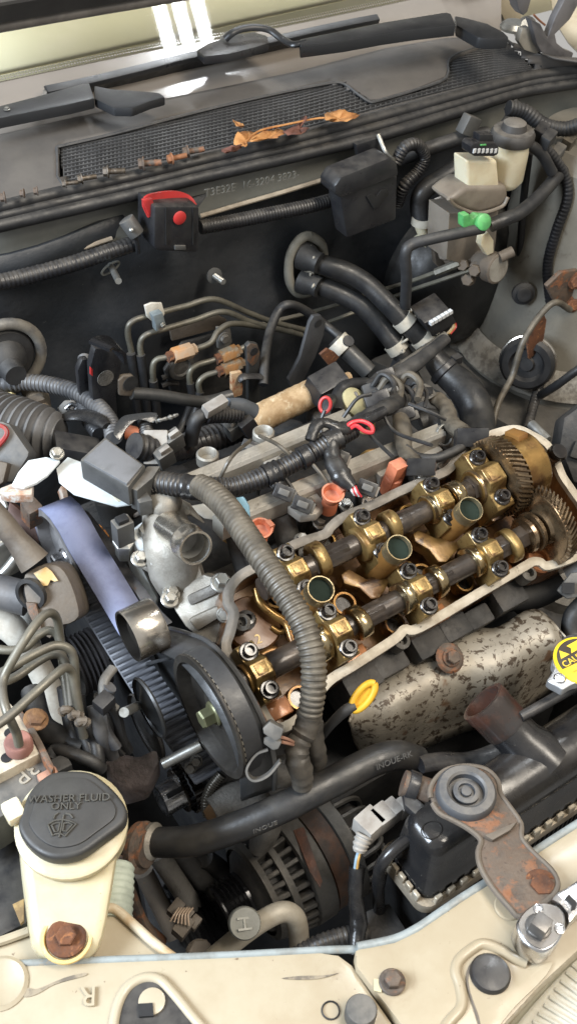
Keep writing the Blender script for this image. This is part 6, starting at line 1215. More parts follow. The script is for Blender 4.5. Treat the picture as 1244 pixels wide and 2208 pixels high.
# items on the cowl
BOLTS = [(6, 426, 1.2, RUSTM, 'leftmost, half hidden by the weatherstrip'), (48, 417, 1, RUSTM, 'small, lying second from the left'), (77, 412, 1, RUSTM, 'small, lying third from the left'), (138, 396, 1, BOLT, 'below the left end of the grille'), (172, 386, 1.2, BOLT, 'bright shanked, at the grille corner'), (228, 370, 1.4, BOLT, 'long, on the fine grille'), (304, 353, 1.5, RUSTM, 'dark headed, middle of the row'), (366, 343, 1.3, M('orange_bolt', (.26, .11, .05), .65, .2), 'rust orange'), (400, 328, 1.4, RUSTM, 'brown, nearest the leaves')]
for x, y, s, mm, lb in BOLTS:
    s *= .72
    p = P(x, y, Z=1.122); d = V((.9, -.35+random.uniform(-.2, .2), .05)).normalized()
    t = thing('loose_bolt', 'loose bolt on the cowl, '+lb, 'bolt', p-ZA*.006, 'loose bolts on the cowl')
    m = MB(); m.hexb(p+d*.004*s, -d, .0058*s, .007*s, flange=1.35); build(m, 'head', mm, t, smooth=25)
    if x < 100: continue
    m = MB(); q = p+d*.003*s; m.tube([q, q+d*.010*s, q+d*.021*s], .0036*s, n=10); build(m, 'shank', mm if s < 1.1 else BOLT, t)
LV = [([(505, 310), (512, 286), (540, 284), (556, 290), (548, 300), (535, 305), (530, 316)], LEAF, 'curled orange leaf at the left end of the leaf litter'), ([(540, 300), (570, 282), (605, 278), (612, 288), (590, 298), (560, 302), (545, 304)], LEAF, 'flat orange leaf in the middle of the leaf litter'), ([(610, 285), (640, 268), (655, 250), (662, 256), (650, 275), (668, 276), (640, 290)], LEAFD, 'dark curled leaf standing up in the litter'), ([(698, 246), (710, 242), (738, 236), (752, 240), (776, 247), (760, 256), (735, 262), (715, 262), (703, 258)], LEAF, 'broad orange leaf at the right end of the litter'), ([(503, 258), (512, 262), (527, 268), (524, 273), (512, 272)], LEAF, 'tiny orange leaf scrap alone on the grille'), ([(478, 322), (500, 314), (522, 312), (510, 324), (485, 328)], LEAFD, 'brown leaf scrap lowest against the weatherstrip')]
for q, (pts, mm, lb) in enumerate(LV):
    m = MB(); c_ = V(); top = []
    p3 = [P(x, y, Z=1.128+.006*math.sin(k*2.1+q)) for k, (x, y) in enumerate(pts)]; c_ = sum(p3, V())/len(p3)+ZA*(-.004)
    ed = catmull(p3, 4, True); ed = [p+V((random.uniform(-1, 1), random.uniform(-1, 1), random.uniform(-1, 1)))*.0012 for p in ed]
    mid = [c_.lerp(p, .55)+ZA*random.uniform(-.002, .002) for p in ed]
    n_ = len(ed); m.add(ed+mid+[c_], [(k, (k+1) % n_, n_+(k+1) % n_, n_+k) for k in range(n_)]+[(n_+k, n_+(k+1) % n_, 2*n_) for k in range(n_)])
    one(m, 'dry_leaf', mm, lb, 'leaf', 'dry leaves on the cowl', solid=.0006)
hose('leaf_stalk', [P(x, y, Z=1.13) for x, y in ((530, 306), (560, 282), (620, 268), (680, 256), (706, 254))], .0014, LEAF, 'thin dry stalk lying through the leaf litter', 'stalk', n=6)
# ================================================================== harness over the engine and the crowded left side
hc = thing('main_harness', 'thick dusty corrugated conduit arched over the open head', 'harness', P(660, 1560, d=1.0))
m = MB(); m.tube(PD([(428, 1046, 1.10), (455, 1062, 1.085), (492, 1098, 1.06), (535, 1160, 1.03), (580, 1226, 1.005), (622, 1290, .99), (656, 1352, .98), (674, 1415, .975), (676, 1480, .975), (668, 1545, .98)]), [.0125, .0135, .0133, .0130, .0128, .0126, .0126, .0124, .0122, .0112], n=22, corr=(.0056, .11)); build(m, 'conduit', CONDUITG, hc)
m = MB(); m.tube(PD([(668, 1535, .982), (660, 1570, .985), (645, 1600, .985), (640, 1632, .985), (650, 1665, .99), (652, 1692, 1.0)]), [.0112, .0115, .0105, .0115, .0112, .0095], n=16, lump=.13); build(m, 'taped_tail', M('dusty_tape', (.075, .066, .054), .42, c2=(.045, .04, .034), sc=40, bump=.3), hc)
m = MB(); m.tube(PD([(676, 1555, .99), (678, 1600, 1.0), (684, 1640, 1.02), (668, 1690, 1.04)]), [.009, .0095, .009, .007], n=12, lump=.1); build(m, 'second_tail', MATS['dusty_tape'], hc)
gk = thing('harness_clip', 'grey plastic connector clip with a loose strap below the head', 'clip', P(590, 1600, d=.99))
for pts, dz in (([(566, 1570), (582, 1556), (612, 1572), (606, 1592), (594, 1600), (568, 1582)], .0), ([(568, 1590), (584, 1586), (608, 1600), (600, 1616), (588, 1618), (568, 1604)], .004)):
    m = MB(); m.prism([P(x, y, d=.935+dz) for x, y in pts], FW*.016); build(m, 'clip_block', GPL, gk, bevel=.0016)
m = MB(); m.sweep(catmull([P(x, y, d=.945) for x, y in ((578, 1614), (556, 1622), (540, 1640), (532, 1660), (540, 1677), (556, 1680), (580, 1668), (604, 1640))], 4), [(-.001, -.006), (.001, -.006), (.001, .006), (-.001, .006)], FW*-1); build(m, 'loose_strap', GPL, gk)
for k in range(2):
    m = MB(); m.tube([P(608, 1590+k*10, d=.945), P(620, 1594+k*9, d=.955), P(632, 1600+k*6, d=.975)], .0015, n=6); build(m, 'clip_wire', MATS['dull_copper'], gk)
bc = thing('black_harness', 'glossy black corrugated harness running over both fuel rails', 'harness', P(600, 1050, d=1.15))
m = MB(); m.tube(PD([(300, 1048, 1.14), (345, 1042, 1.125), (400, 1048, 1.115), (440, 1050, 1.115), (500, 1050, 1.125), (560, 1032, 1.135), (620, 1004, 1.145), (680, 972, 1.155), (720, 950, 1.165), (765, 928, 1.18)]), [.0125, .013, .0125, .012, .0105, .0115, .0108, .0118, .0105, .0085], n=18, corr=(.0046, .10)); build(m, 'conduit', CONDUIT, bc)
for a, b in (((396, 1048, 1.113), (440, 1056, 1.11)), ((572, 1028, 1.136), (600, 1016, 1.14)), ((648, 990, 1.147), (668, 980, 1.15)), ((700, 958, 1.16), (732, 944, 1.165))):
    p, q = P(a[0], a[1], d=a[2]), P(b[0], b[1], d=b[2]); m = MB(); m.tube([p, p.lerp(q, .35), p.lerp(q, .7), q], .0132, n=16, lump=.05, sub=3); build(m, 'tape_wrap', TAPE, bc)
m = MB(); m.tube(PD([(588, 1022, 1.14), (600, 1045, 1.135), (610, 1062, 1.135)]), [.011, .009, .004], n=10, flat=.5); build(m, 'tape_flap', TAPE, bc)
def taped(pts, r, label, wires=None, conn=None, mat_=TAPE):
    t = thing('taped_lead', label, 'cable', P(*pts[-1][:2], d=pts[-1][2]), 'taped leads over the engine')
    m = MB(); m.tube(PD(pts), r, n=12, lump=.08, flat=.75); build(m, 'tape', mat_, t)
    if wires:
        x, y, d = pts[-1]
        for k in range(4):
            m = MB(); m.tube(PD([(x-6+k*4, y-4, d), (x-1+k*4, y+8, d-.003), (x+4+k*5, y+16+k, d)]), .0012, n=5); build(m, 'wire', REDW if k % 2 else PINW, t)
    if conn:
        x, y, d, sx, sy, sz = conn
        m = MB(); m.box(P(x, y, d=d), RT*sx, (UP*.8+FW*-.3)*sy, FW*sz); build(m, 'plug', BPL, t, bevel=.002)
        m = MB(); m.box(P(x, y, d=d-.001)+RT*sx*.9, RT*.002, (UP*.8+FW*-.3)*sy*.6, FW*sz*.6); build(m, 'plug_seal', ORANGE, t)
    return t
taped([(715, 950, 1.155), (716, 985, 1.15), (735, 1025, 1.14), (760, 1052, 1.135)], [.008, .010, .012, .007], 'flat taped lead with bare red and white wires hanging between fuel rails', wires=True)
taped([(668, 950, 1.15), (682, 918, 1.155), (705, 912, 1.16), (735, 925, 1.165), (770, 915, 1.18), (830, 885, 1.2)], [.006, .007, .006, .009, .008, .006], 'black taped lead peaked like a tent above the rear fuel rail')
taped([(862, 892, 1.24), (868, 930, 1.22), (872, 970, 1.20), (890, 1000, 1.18)], [.010, .011, .009, .011], 'taped lead ending in a plug above the tall orange injector', conn=(905, 1008, 1.18, .016, .012, .012), mat_=CONDUITG)
taped([(940, 858, 1.30), (962, 880, 1.28), (970, 910, 1.25), (1000, 935, 1.22)], [.011, .010, .011, .012], 'taped lead with a plug at the corner of the open head', conn=(1015, 945, 1.21, .018, .013, .013), mat_=CONDUITG)
taped([(790, 835, 1.32), (830, 812, 1.34), (870, 800, 1.35), (915, 768, 1.37), (960, 730, 1.40)], [.008, .011, .012, .010, .008], 'taped branch running up towards the white pinned connector', mat_=RUB)
taped([(745, 930, 1.18), (790, 900, 1.20), (830, 880, 1.22), (852, 862, 1.26), (836, 830, 1.30)], [.009, .010, .011, .012, .010], 'taped trunk where the leads meet beside the red wire loop', mat_=RUB)
hose('sensor_lead', PD([(872, 965, 1.2), (900, 985, 1.195), (940, 988, 1.19), (985, 970, 1.2), (1000, 958, 1.21)]), .0055, RUB, 'thin black lead between the two plugs behind the head', 'cable')
hose('breather_hose', PD([(728, 890, 1.28), (730, 850, 1.30), (750, 832, 1.31), (790, 828, 1.33)]), .0085, HOSE, 'dusty small hose bent over near the red ringed plug', 'hose')
m = MB(); m.tube(PD([(742, 940, 1.165), (752, 915, 1.165), (778, 908, 1.17), (800, 918, 1.17), (802, 932, 1.168), (786, 930, 1.167), (766, 918, 1.166), (745, 932, 1.166)]), .0024, n=8); one(m, 'wire_loop', REDW, 'bright red loop of wire on top of the black harness', 'wire')
t = thing('ring_plug', 'small black plug with a red ring seal behind the rear fuel rail', 'plug', P(705, 872, d=1.28))
a, b = P(712, 866, d=1.29), P(701, 873, d=1.26); m = MB(); m.cyl(a, b, .0095, n=16); build(m, 'plug_barrel', BPL, t)
m = MB(); ax = (b-a).normalized(); u, w = perp(ax); m.tube([b+u*math.cos(q)*.009*.7+w*math.sin(q)*.009 for q in [i*math.pi/10 for i in range(21)]], .0022, n=8, sub=1); build(m, 'red_seal', RED, t)
t = thing('cream_disc_plug', 'cream coloured round plug behind the rear fuel rail', 'plug', P(760, 880, d=1.3))
m = MB(); m.lathe(P(762, 872, d=1.3), V((.3, -.5, .8)), [(.020, 0), (.020, .006), (.012, .010), (.0, .010)], n=26); build(m, 'plug', M('cream_plug', (.46, .42, .24), .5), t)
t = thing('harness_bracket', 'flat grey metal bracket lying over the harness at the right', 'bracket', P(890, 870, d=1.28))
m = MB(); m.prism(PD([(858, 868, 1.285), (865, 850, 1.29), (915, 826, 1.30), (928, 832, 1.30), (942, 850, 1.29), (930, 858, 1.285), (880, 878, 1.28)]), FW*.003); build(m, 'plate', ALUD, t, bevel=.0008)
m = MB(); m.box(P(922, 842, d=1.285), RT*.006, UP*.004, FW*.002); build(m, 'slot', DARK, t)
for k, (x, y, d, s, mm, lb) in enumerate(((812, 862, 1.25, .016, BPL, 'black plug in the middle of the wiring tangle'), (840, 850, 1.27, .012, GPL, 'grey plug in the wiring tangle'), (870, 893, 1.24, .013, BPL, 'black plug below the flat grey bracket'), (800, 838, 1.30, .012, RUB2, 'grey rubber boot at the back of the wiring tangle'), (885, 898, 1.25, .010, GPL, 'small grey coupling on the front rail end'), (830, 808, 1.34, .012, BPL, 'round black plug behind the wiring tangle'), (756, 858, 1.3, .010, BPL, 'small black plug above the cream disc'))):
    m = MB(); m.box(P(x, y, d=d), (RT*.9+UP*.3)*s, (UP*.9-RT*.3)*s*.6, FW*s*.7); one(m, 'wiring_plug', mm, lb, 'connector', 'plugs in the wiring tangle', bevel=.003)
for k in range(7):
    x0, y0 = 790+k*14, 850+random.uniform(-20, 20)
    hose('tangle_wire', PD([(x0, y0, 1.29), (x0+20, y0-25, 1.28), (x0+45, y0-5, 1.27), (x0+40, y0+30, 1.25)]), .0024+.0010*(k % 3), (RUB, RUB, CONDUITG)[k % 3], ('leftmost', 'second', 'third', 'fourth', 'fifth', 'sixth', 'rightmost')[k]+' dark wire loop, from the left, in the tangle behind the front fuel rail', 'wire', 'wires of the tangle', n=8)
# tan wrapped pipe and the ribbed hose left of it
tw = thing('wrapped_pipe', 'tan paper-wrapped pipe lying behind the rear fuel rail', 'pipe', P(620, 890, d=1.4))
m = MB(); m.tube(PYs([(545, 912, .36), (570, 897, .36), (610, 877, .36), (650, 858, .36), (698, 833, .36)]), [.0175, .0192, .0185, .0190, .0175], n=20, sub=9, lump=.022); build(m, 'wrapping', PAPER, tw)
m = MB(); m.tube(PYs([(698, 833, .36), (725, 822, .36), (752, 815, .36)]), [.012, .010, .008], n=12, lump=.1); build(m, 'frayed_end', PAPER, tw)
m = MB(); m.box(P(702, 828, Y=.345), V((.022, 0, .004)), V((0, .016, .004)), V((0, -.005, .014))); build(m, 'black_clip', BPL, tw, bevel=.003)
rh = thing('ribbed_hose', 'dark ribbed hose continuing left from the tan wrapped pipe', 'hose', P(420, 960, d=1.35))
m = MB(); m.tube(PYs([(548, 910, .36), (510, 925, .36), (478, 938, .358), (430, 952, .355), (390, 965, .35), (330, 968, .34), (290, 962, .34)]), [.0165, .0175, .0175, .017, .0165, .0165, .016], n=20, corr=(.0075, .09)); build(m, 'hose_body', CONDUIT, rh)
for x, y, Y in ((505, 925, .34), (355, 985, .32), (375, 950, .335)):
    m = MB(); m.box(P(x, y, Y=Y), V((.010, 0, .003)), V((0, .009, 0)), V((-.003, -.002, .012))); build(m, 'clip', GPL, rh, bevel=.002)
    m = MB(); m.box(P(x, y-14, Y=Y-.006), V((.006, 0, .002)), V((0, .003, 0)), V((-.001, -.001, .004))); build(m, 'clip_latch', LGPL, rh, bevel=.001)
t = thing('vacuum_valve', 'small black ribbed valve with a pale block above the dark ribbed hose', 'valve', P(480, 890, d=1.36))
m = MB(); m.tube(PYs([(442, 894, .335), (475, 893, .335), (515, 893, .335)]), .011, n=16, corr=(.0048, .1)); build(m, 'ribbed_barrel', CONDUIT, t)
m = MB(); m.tube(PYs([(442, 893, .335), (425, 905, .335), (415, 935, .335), (412, 955, .335)]), .0085, n=12); build(m, 'hose_end', RUB, t)
m = MB(); m.box(P(463, 876, Y=.33), V((.014, 0, .003)), V((0, .008, 0)), V((0, -.002, .007))); build(m, 'pale_block', LGPL, t, bevel=.002)
m = MB(); m.tube(PYs([(490, 872, .34), (520, 876, .338), (545, 888, .335)]), [.008, .010, .011], n=12); build(m, 'blue_grey_boot', M('blue_grey', (.10, .11, .125), .5), t)
m = MB(); m.box(P(535, 918, Y=.325), V((.006, 0, -.012)), V((0, .008, 0)), V((.009, 0, .004))); build(m, 'black_plug', BPL, t, bevel=.002)
# ------------------------------------------------------------------ left side
bt = thing('intake_bellows', 'wide grey ribbed rubber intake bellows at the left edge', 'bellows', P(70, 990, d=1.32))
m = MB(); m.tube(PD([(-60, 880, 1.36), (-10, 905, 1.345), (40, 925, 1.33), (90, 938, 1.32), (130, 945, 1.315)]), [.034, .038, .041, .038, .030], n=30, corr=(.0105, .2)); build(m, 'bellows', M('bellows_rubber', (.085, .083, .082), .5, c2=(.06, .058, .058), dust=.5, dustc=(.2, .19, .18)), bt, smooth=60)
m = MB(); m.box(P(172, 975, d=1.29), V((.024, -.010, -.010)), V((.006, .016, 0)), V((0, 0, .016))); build(m, 'outlet_box', BPL, bt, bevel=.004)
m = MB(); m.tube(PD([(70, 838, 1.42), (82, 860, 1.40), (88, 900, 1.37)]), .0155, n=18); build(m, 'elbow_pipe', M('tan_plastic_pipe', (.36, .30, .22), .45, c2=(.26, .2, .14)), bt)
m = MB(); m.box(P(50, 890, d=1.37), XA*.03, YA*.008, ZA*.016); build(m, 'support', BROWNST, bt, bevel=.003)
hose('loom_conduit', PD([(-40, 832, 1.38), (10, 828, 1.37), (60, 824, 1.37), (120, 832, 1.36), (175, 850, 1.34), (215, 880, 1.32), (240, 915, 1.30), (246, 945, 1.28)]), .0112, CONDUITB, 'grey corrugated conduit arching across at the left over the bellows', 'conduit', n=16, corr=(.0058, .13))
hose('loom_conduit', PD([(182, 770, 1.42), (186, 815, 1.40), (180, 870, 1.38), (192, 910, 1.35), (212, 935, 1.33)]), .0088, CONDUITB, 'narrow corrugated conduit dropping behind the arched one', 'conduit', n=14, corr=(.005, .12))
hose('loom_conduit', PD([(312, 905, 1.31), (318, 935, 1.29), (326, 958, 1.27)]), .0092, CONDUIT, 'short corrugated stub by the grey junction box', 'conduit', n=14, corr=(.005, .12))
jb = thing('junction_box', 'flat grey wiring junction box left of the black harness', 'junction box', P(250, 1040, d=1.2))
top = PP([(227, 941), (315, 1003), (277, 1051), (172, 991)], Z=1.005)
m = MB(); m.prism(top, (0, 0, -.028)); build(m, 'box_body', GPL, jb, bevel=.003)
m = MB(); m.prism([P(x, y, Z=1.008) for x, y in ((229, 946), (308, 1002), (274, 1043), (180, 990))], (0, 0, -.004)); build(m, 'box_lid', M('dusty_lid', (.16, .16, .165), .45, c2=(.12, .12, .12), sc=18, c3=(.28, .26, .24), sc3=40, th3=(.62, .74)), jb, bevel=.0015)
m = MB(); m.prism(PP([(318, 1004), (347, 1004), (330, 1030), (296, 1058), (279, 1052)], Z=.998), (0, 0, -.03)); build(m, 'side_socket', GPL, jb, bevel=.002)
m = MB(); m.prism(PP([(284, 1056), (310, 1046), (330, 1078), (300, 1085)], Z=.985), (0, 0, -.02)); build(m, 'lower_socket', GPL, jb, bevel=.002)
m = MB(); m.box(P(338, 965, d=1.25), RT*.014, UP*.02, FW*.01); build(m, 'grey_clip', LGPL, jb, bevel=.002)
m = MB(); m.tube(PD([(120, 908, 1.33), (150, 897, 1.32), (185, 896, 1.31), (215, 906, 1.29), (230, 918, 1.28)]), [.006, .009, .010, .009, .006], n=10, flat=.5); one(m, 'taped_fold', TAPE, 'folded black tape lead above the grey junction box', 'cable')
m = MB(); m.prism(catmull(PD([(245, 930, 1.27), (262, 900, 1.28), (290, 892, 1.285), (338, 890, 1.29), (332, 912, 1.285), (300, 905, 1.28), (272, 925, 1.275), (258, 950, 1.27)]), 3, True), FW*.004); one(m, 'foil_flap', M('shiny_black_foil', (.05, .05, .05), .18, .3, bump=.3, bsc=60), 'shiny black foil flap sticking out above the junction box', 'foil', bevel=.001)
m = MB(); m.tube(PD([(336, 908, 1.28), (350, 905, 1.28), (368, 900, 1.285), (384, 894, 1.29)]), [.003, .0022, .003, .002], n=8, lump=.3); one(m, 'frayed_lead', ZINC, 'frayed bare lead end beside the shiny foil flap', 'wire')
m = MB(); m.tube(PD([(272, 932, 1.3), (290, 934, 1.3), (300, 938, 1.3)]), .009, n=12); one(m, 'orange_sleeve', ORANGE, 'short orange sleeve glimpsed above the junction box', 'sleeve')
wp = thing('heat_plate', 'bright white scuffed metal plate below the grey junction box', 'plate', P(200, 1060, Z=.93))
m = MB(); m.prism(PP([(122, 1010), (147, 985), (176, 996), (278, 1054), (294, 1084), (252, 1090), (160, 1064), (128, 1038)], Z=.955), (0, 0, -.003)); build(m, 'plate', WHT, wp, bevel=.0008)
m = MB(); m.prism(PP([(236, 1062), (250, 1056), (270, 1076), (256, 1082)], Z=.9555), (0, 0, -.001)); build(m, 'paper_label', M('cream_label', (.62, .57, .42), .7, c2=(.5, .46, .34), sc=90), wp)
lp = thing('bright_bracket', 'sunlit white bracket with a rusted lower flange at the left', 'bracket', P(60, 1050, Z=.93))
m = MB(); m.prism(PP([(40, 1018), (62, 992), (100, 985), (130, 992), (102, 1024), (79, 1040), (52, 1050), (26, 1045)], Z=.965), (0, 0, -.004)); build(m, 'upper_plate', WHT, lp, bevel=.001)
m = MB(); m.prism(PP([(0, 1052), (26, 1042), (72, 1036), (70, 1066), (30, 1068), (0, 1064)], Z=.958), (0, 0, -.012)); build(m, 'rusted_flange', PINK, lp, bevel=.002)
m = MB(); m.hexb(P(124, 978, Z=.97), V((0, -.4, .9)), .006, .006); build(m, 'bolt', ZINC, lp, smooth=25)
lb_ = thing('air_box', 'dark grey box with a red clasp cut by the left edge', 'box', P(20, 1000, d=1.2))
m = MB(); m.prism([P(x, y, d=1.22) for x, y in ((-60, 900), (6, 908), (22, 914), (64, 974), (62, 984), (42, 1016), (28, 1040), (-60, 1040))], FW*.04); build(m, 'box_shell', M('slate_plastic', (.095, .098, .10), .5, c2=(.075, .078, .08), dust=.4), lb_, bevel=.004)
m = MB(); m.tube(catmull([P(x, y, d=1.216) for x, y in ((-24, 922), (2, 920), (14, 930), (10, 944), (-6, 962), (-24, 980))], 3), .0038, n=8, sub=1); build(m, 'red_clasp', RED, lb_)
m = MB(); m.lathe(P(3, 933, d=1.215), FW*-1, [(.008, 0), (.008, .002), (.0, .003)], n=18); build(m, 'clasp_pin', GPL, lb_)
m = MB(); m.prism([P(x, y, d=1.2) for x, y in ((-40, 985), (18, 998), (8, 1040), (-10, 1052), (-40, 1060))], FW*.02); one(m, 'rust_block', BROWNST, 'ochre rusted block under the dark grey box', 'block', bevel=.003)
t = thing('rubber_mount', 'brown rubber mount block with stud above the far sprocket', 'mount', P(68, 1105, d=1.2))
m = MB(); a_ = [P(x, y, d=1.18) for x, y in ((42, 1080), (72, 1066), (96, 1092), (64, 1110))]; m.prism(a_, (0, .01, -.035)); build(m, 'block', RUSTM, t, bevel=.003)
m = MB(); m.prism([P(x, y, d=1.24) for x, y in ((20, 1080), (60, 1110), (110, 1110), (90, 1170), (40, 1190), (10, 1140))], FW*.02); build(m, 'rear_plate', M('red_brown_plate', (.12, .065, .05), .6), t, bevel=.003)
m = MB(); m.prism([P(x, y, d=1.2) for x, y in ((-40, 1060), (6, 1070), (16, 1094), (0, 1106), (-40, 1110))], FW*.01); build(m, 'white_corner', WHT, t, bevel=.002)
# black bracket stack against the firewall
t = thing('harness_tower_bracket', 'tall black bracket with a bent shiny top against the firewall', 'bracket', P(225, 900, Y=.45))
pY([(196, 790), (206, 752), (244, 752), (262, 772), (262, 800), (252, 850), (256, 905), (240, 930), (205, 900), (200, 850)], .46, (0, .012, 0), 'upright', BPL, t, .003)
m = MB(); m.sweep(PYs([(192, 738, .44), (206, 728, .445), (226, 726, .45), (242, 734, .45), (246, 756, .45)]), [(-.002, -.03), (.002, -.03), (.002, .0), (-.002, .0)], YA, sub=4); build(m, 'rolled_top', M('shiny_black_paint', (.02, .02, .022), .18, .2), t)
pY([(200, 740), (244, 740), (244, 790), (200, 792)], .47, (0, .006, 0), 'neck', BPL, t, .002)
m = MB(); m.lathe(P(228, 815, Y=.459), -YA, [(.011, 0), (.011, .0008), (.0, .0008)], n=20); build(m, 'pale_hole', ALUD, t)
pY([(168, 800), (178, 776), (192, 774), (200, 800), (196, 860), (176, 870)], .48, (0, .01, 0), 'side_plate', BPL, t, .003)
pY([(196, 792), (201, 796), (201, 812), (196, 808)], .455, (0, .003, 0), 'red_tag', RED, t, .0005)
t = thing('white_switch', 'small white switch with bright terminals behind the arched conduit', 'switch', P(150, 880, d=1.4))
m = MB(); m.prism(PD([(122, 880, 1.39), (140, 862, 1.39), (160, 862, 1.39), (172, 875, 1.39), (160, 895, 1.39), (138, 900, 1.39)]), FW*.014); build(m, 'switch_body', LGPL, t, bevel=.003)
m = MB(); m.tube(PD([(142, 882, 1.38), (155, 872, 1.38), (168, 878, 1.38), (160, 888, 1.38), (148, 884, 1.38)]), .003, n=8); build(m, 'terminal', CHROME, t)
t = thing('yellow_connector', 'small yellow connector at the left edge under the arched conduit', 'connector', P(10, 870, d=1.38))
m = MB(); m.box(P(8, 867, d=1.37), RT*.014, UP*.012, FW*.01); build(m, 'shell', M('pale_yellow_plastic', (.58, .50, .26), .5), t, bevel=.002)
for k in range(2):
    m = MB(); m.box(P(4+k*10, 862, d=1.363), RT*.003, UP*.003, FW*.002); build(m, 'cavity', DARK, t)
m = MB(); m.lathe(P(20, 790, d=1.52), V((.4, -.9, .2)), [(.022, 0), (.022, .03), (.018, .034), (.018, .06)], n=22); m.box(P(40, 805, d=1.47), RT*.02, UP*.012, FW*.015); one(m, 'speed_cable_boot', RUB2, 'dark cable end plugged into the round firewall gaiter', 'cable', bevel=.002)
# engine mount bracket and grey tube at the far left
em = thing('engine_mount', 'brown dusty engine mount with a peeling label at the left edge', 'engine mount', P(120, 1330, d=1.1))
OUTM = [(50, 1252), (62, 1232), (95, 1216), (122, 1218), (140, 1232), (156, 1262), (168, 1300), (171, 1330), (150, 1346), (125, 1352), (108, 1380), (92, 1360), (76, 1340), (58, 1305)]
m = MB(); m.prism(catmull([P(x, y, d=1.08) for x, y in OUTM], 2, True), FW*.06); build(m, 'mount_body', BROWNST, em, bevel=.006)
m = MB(); m.tube(PD([(-40, 1076, 1.07), (0, 1120, 1.07), (38, 1166, 1.075), (76, 1214, 1.08)]), [.0125, .0120, .0120, .0165], n=20); build(m, 'stay_rod', BROWNST, em)
m = MB(); m.lathe(P(66, 1282, d=1.078), V((-.75, -.5, .35)), [(.017, -.004), (.017, .001), (.013, .0015), (.012, -.004), (.0, -.006)], n=24); build(m, 'bushing', RUB, em)
m = MB(); m.prism([P(x, y, d=1.0765) for x, y in ((73, 1236), (100, 1222), (112, 1232), (126, 1252), (118, 1254), (110, 1250), (104, 1262), (94, 1264), (86, 1252))], FW*.001); build(m, 'peeling_label', M('ochre_paper', (.50, .32, .12), .6, c2=(.55, .45, .28), sc=40, th=(.4, .6)), em)
m = MB(); m.prism([P(x, y, d=1.075) for x, y in ((55, 1298), (78, 1300), (88, 1336), (92, 1370), (80, 1360), (60, 1320))], FW*.01); build(m, 'lower_ear', RUSTM, em, bevel=.002)
hose('steering_tube', PD([(-60, 1262, 1.12), (0, 1276, 1.12), (40, 1286, 1.12), (62, 1292, 1.12)]), .0185, M('grey_tube', (.16, .155, .155), .45, .3), 'thick pale grey tube entering the mount from the left', 'tube', n=24)
hose('steering_tube', PD([(-40, 1225, 1.18), (0, 1240, 1.18), (38, 1200, 1.18), (60, 1180, 1.18)]), .006, ZINC, 'thin bright rod above the thick grey tube', 'rod')
m = MB(); m.tube(PD([(-20, 1165, 1.22), (5, 1185, 1.21), (22, 1205, 1.2)]), .026, n=24, corr=(.006, .06)); one(m, 'threaded_canister', ZINC, 'ribbed bright canister at the left edge', 'canister')
hose('white_pipe', PD([(-40, 1335, 1.14), (10, 1345, 1.14), (40, 1370, 1.14), (75, 1420, 1.16), (110, 1490, 1.18), (135, 1550, 1.2)]), [.016, .017, .015, .014, .014, .014], M('cream_tube', (.55, .52, .45), .5, c2=(.4, .36, .3)), 'cream pipe running down behind the bent brake pipes', 'pipe', n=18)
hose('white_pipe', PD([(40, 1290, 1.2), (60, 1370, 1.2), (85, 1440, 1.22), (120, 1500, 1.24)]), .012, M('white_tube', (.7, .7, .66), .5), 'pale pipe deeper behind the brown mount', 'pipe', n=16)
# brake valve block and its pipes
vb = thing('valve_block', 'pale corroded brake valve block left of the washer cap', 'valve block', P(30, 1640, Z=.86))
m = MB(); m.prism(PP([(-60, 1500), (18, 1510), (40, 1532), (66, 1575), (92, 1622), (8, 1666), (-60, 1700)], Z=.935), (0, 0, -.05)); build(m, 'block', ABSB, vb, bevel=.003)
m = MB(); m.prism(PP([(36, 1530), (48, 1530), (76, 1570), (92, 1598), (118, 1652), (112, 1668), (86, 1622), (64, 1578)], Z=.938), (0, 0, -.03)); build(m, 'brown_strap', RUSTM, vb, bevel=.002)
m = MB(); m.hexb(P(78, 1552, Z=.936), V((.2, -.2, 1)), .0085, .008); build(m, 'rust_nut', M('orange_nut', (.22, .115, .05), .8, c2=(.12, .06, .03), sc=60, bump=.6), vb)
m = MB(); m.lathe(P(43, 1612, Z=.936), ZA, [(.0125, 0), (.0125, .009), (.011, .011), (.006, .0115)], n=24); build(m, 'pink_fitting', M('dusty_pink', (.30, .14, .11), .6), vb)
for x, y in ((15, 1634), (22, 1580)):
    m = MB(); m.lathe(P(x, y, Z=.9355), ZA, [(.005, 0), (.005, .0005), (.0, .0005)], n=16); build(m, 'block_hole', DARK, vb)
PIP = [([(42, 1606, .95), (36, 1580, .965), (20, 1545, .985), (8, 1505, .99), (8, 1465, .99), (30, 1420, 1.0), (62, 1368, 1.01), (92, 1330, 1.01), (112, 1322, 1.005), (124, 1336, .99), (130, 1372, .97), (138, 1430, .95)], 'bent steel brake pipe rising from the pink fitting'),
       ([(-30, 1580, .99), (20, 1545, .99), (70, 1500, .99), (120, 1455, .99), (142, 1440, .985), (156, 1450, .975), (164, 1490, .96), (174, 1545, .94), (182, 1590, .92)], 'lowest bent brake pipe over the valve block'),
       ([(-30, 1470, .98), (30, 1436, .985), (80, 1408, .985), (120, 1392, .985), (148, 1398, .98), (160, 1420, .97), (164, 1470, .95), (170, 1530, .93)], 'middle bent brake pipe over the valve block'),
       ([(-30, 1396, .97), (20, 1402, .97), (55, 1396, .97), (80, 1372, .97), (104, 1360, .97), (124, 1368, .965), (132, 1400, .955), (140, 1460, .94), (150, 1530, .92)], 'uppermost bent brake pipe over the valve block'),
       ([(-30, 1480, .96), (30, 1462, .965), (80, 1428, .965), (110, 1412, .965), (134, 1416, .96), (148, 1450, .95), (156, 1520, .93)], 'inner bent brake pipe behind the others')]
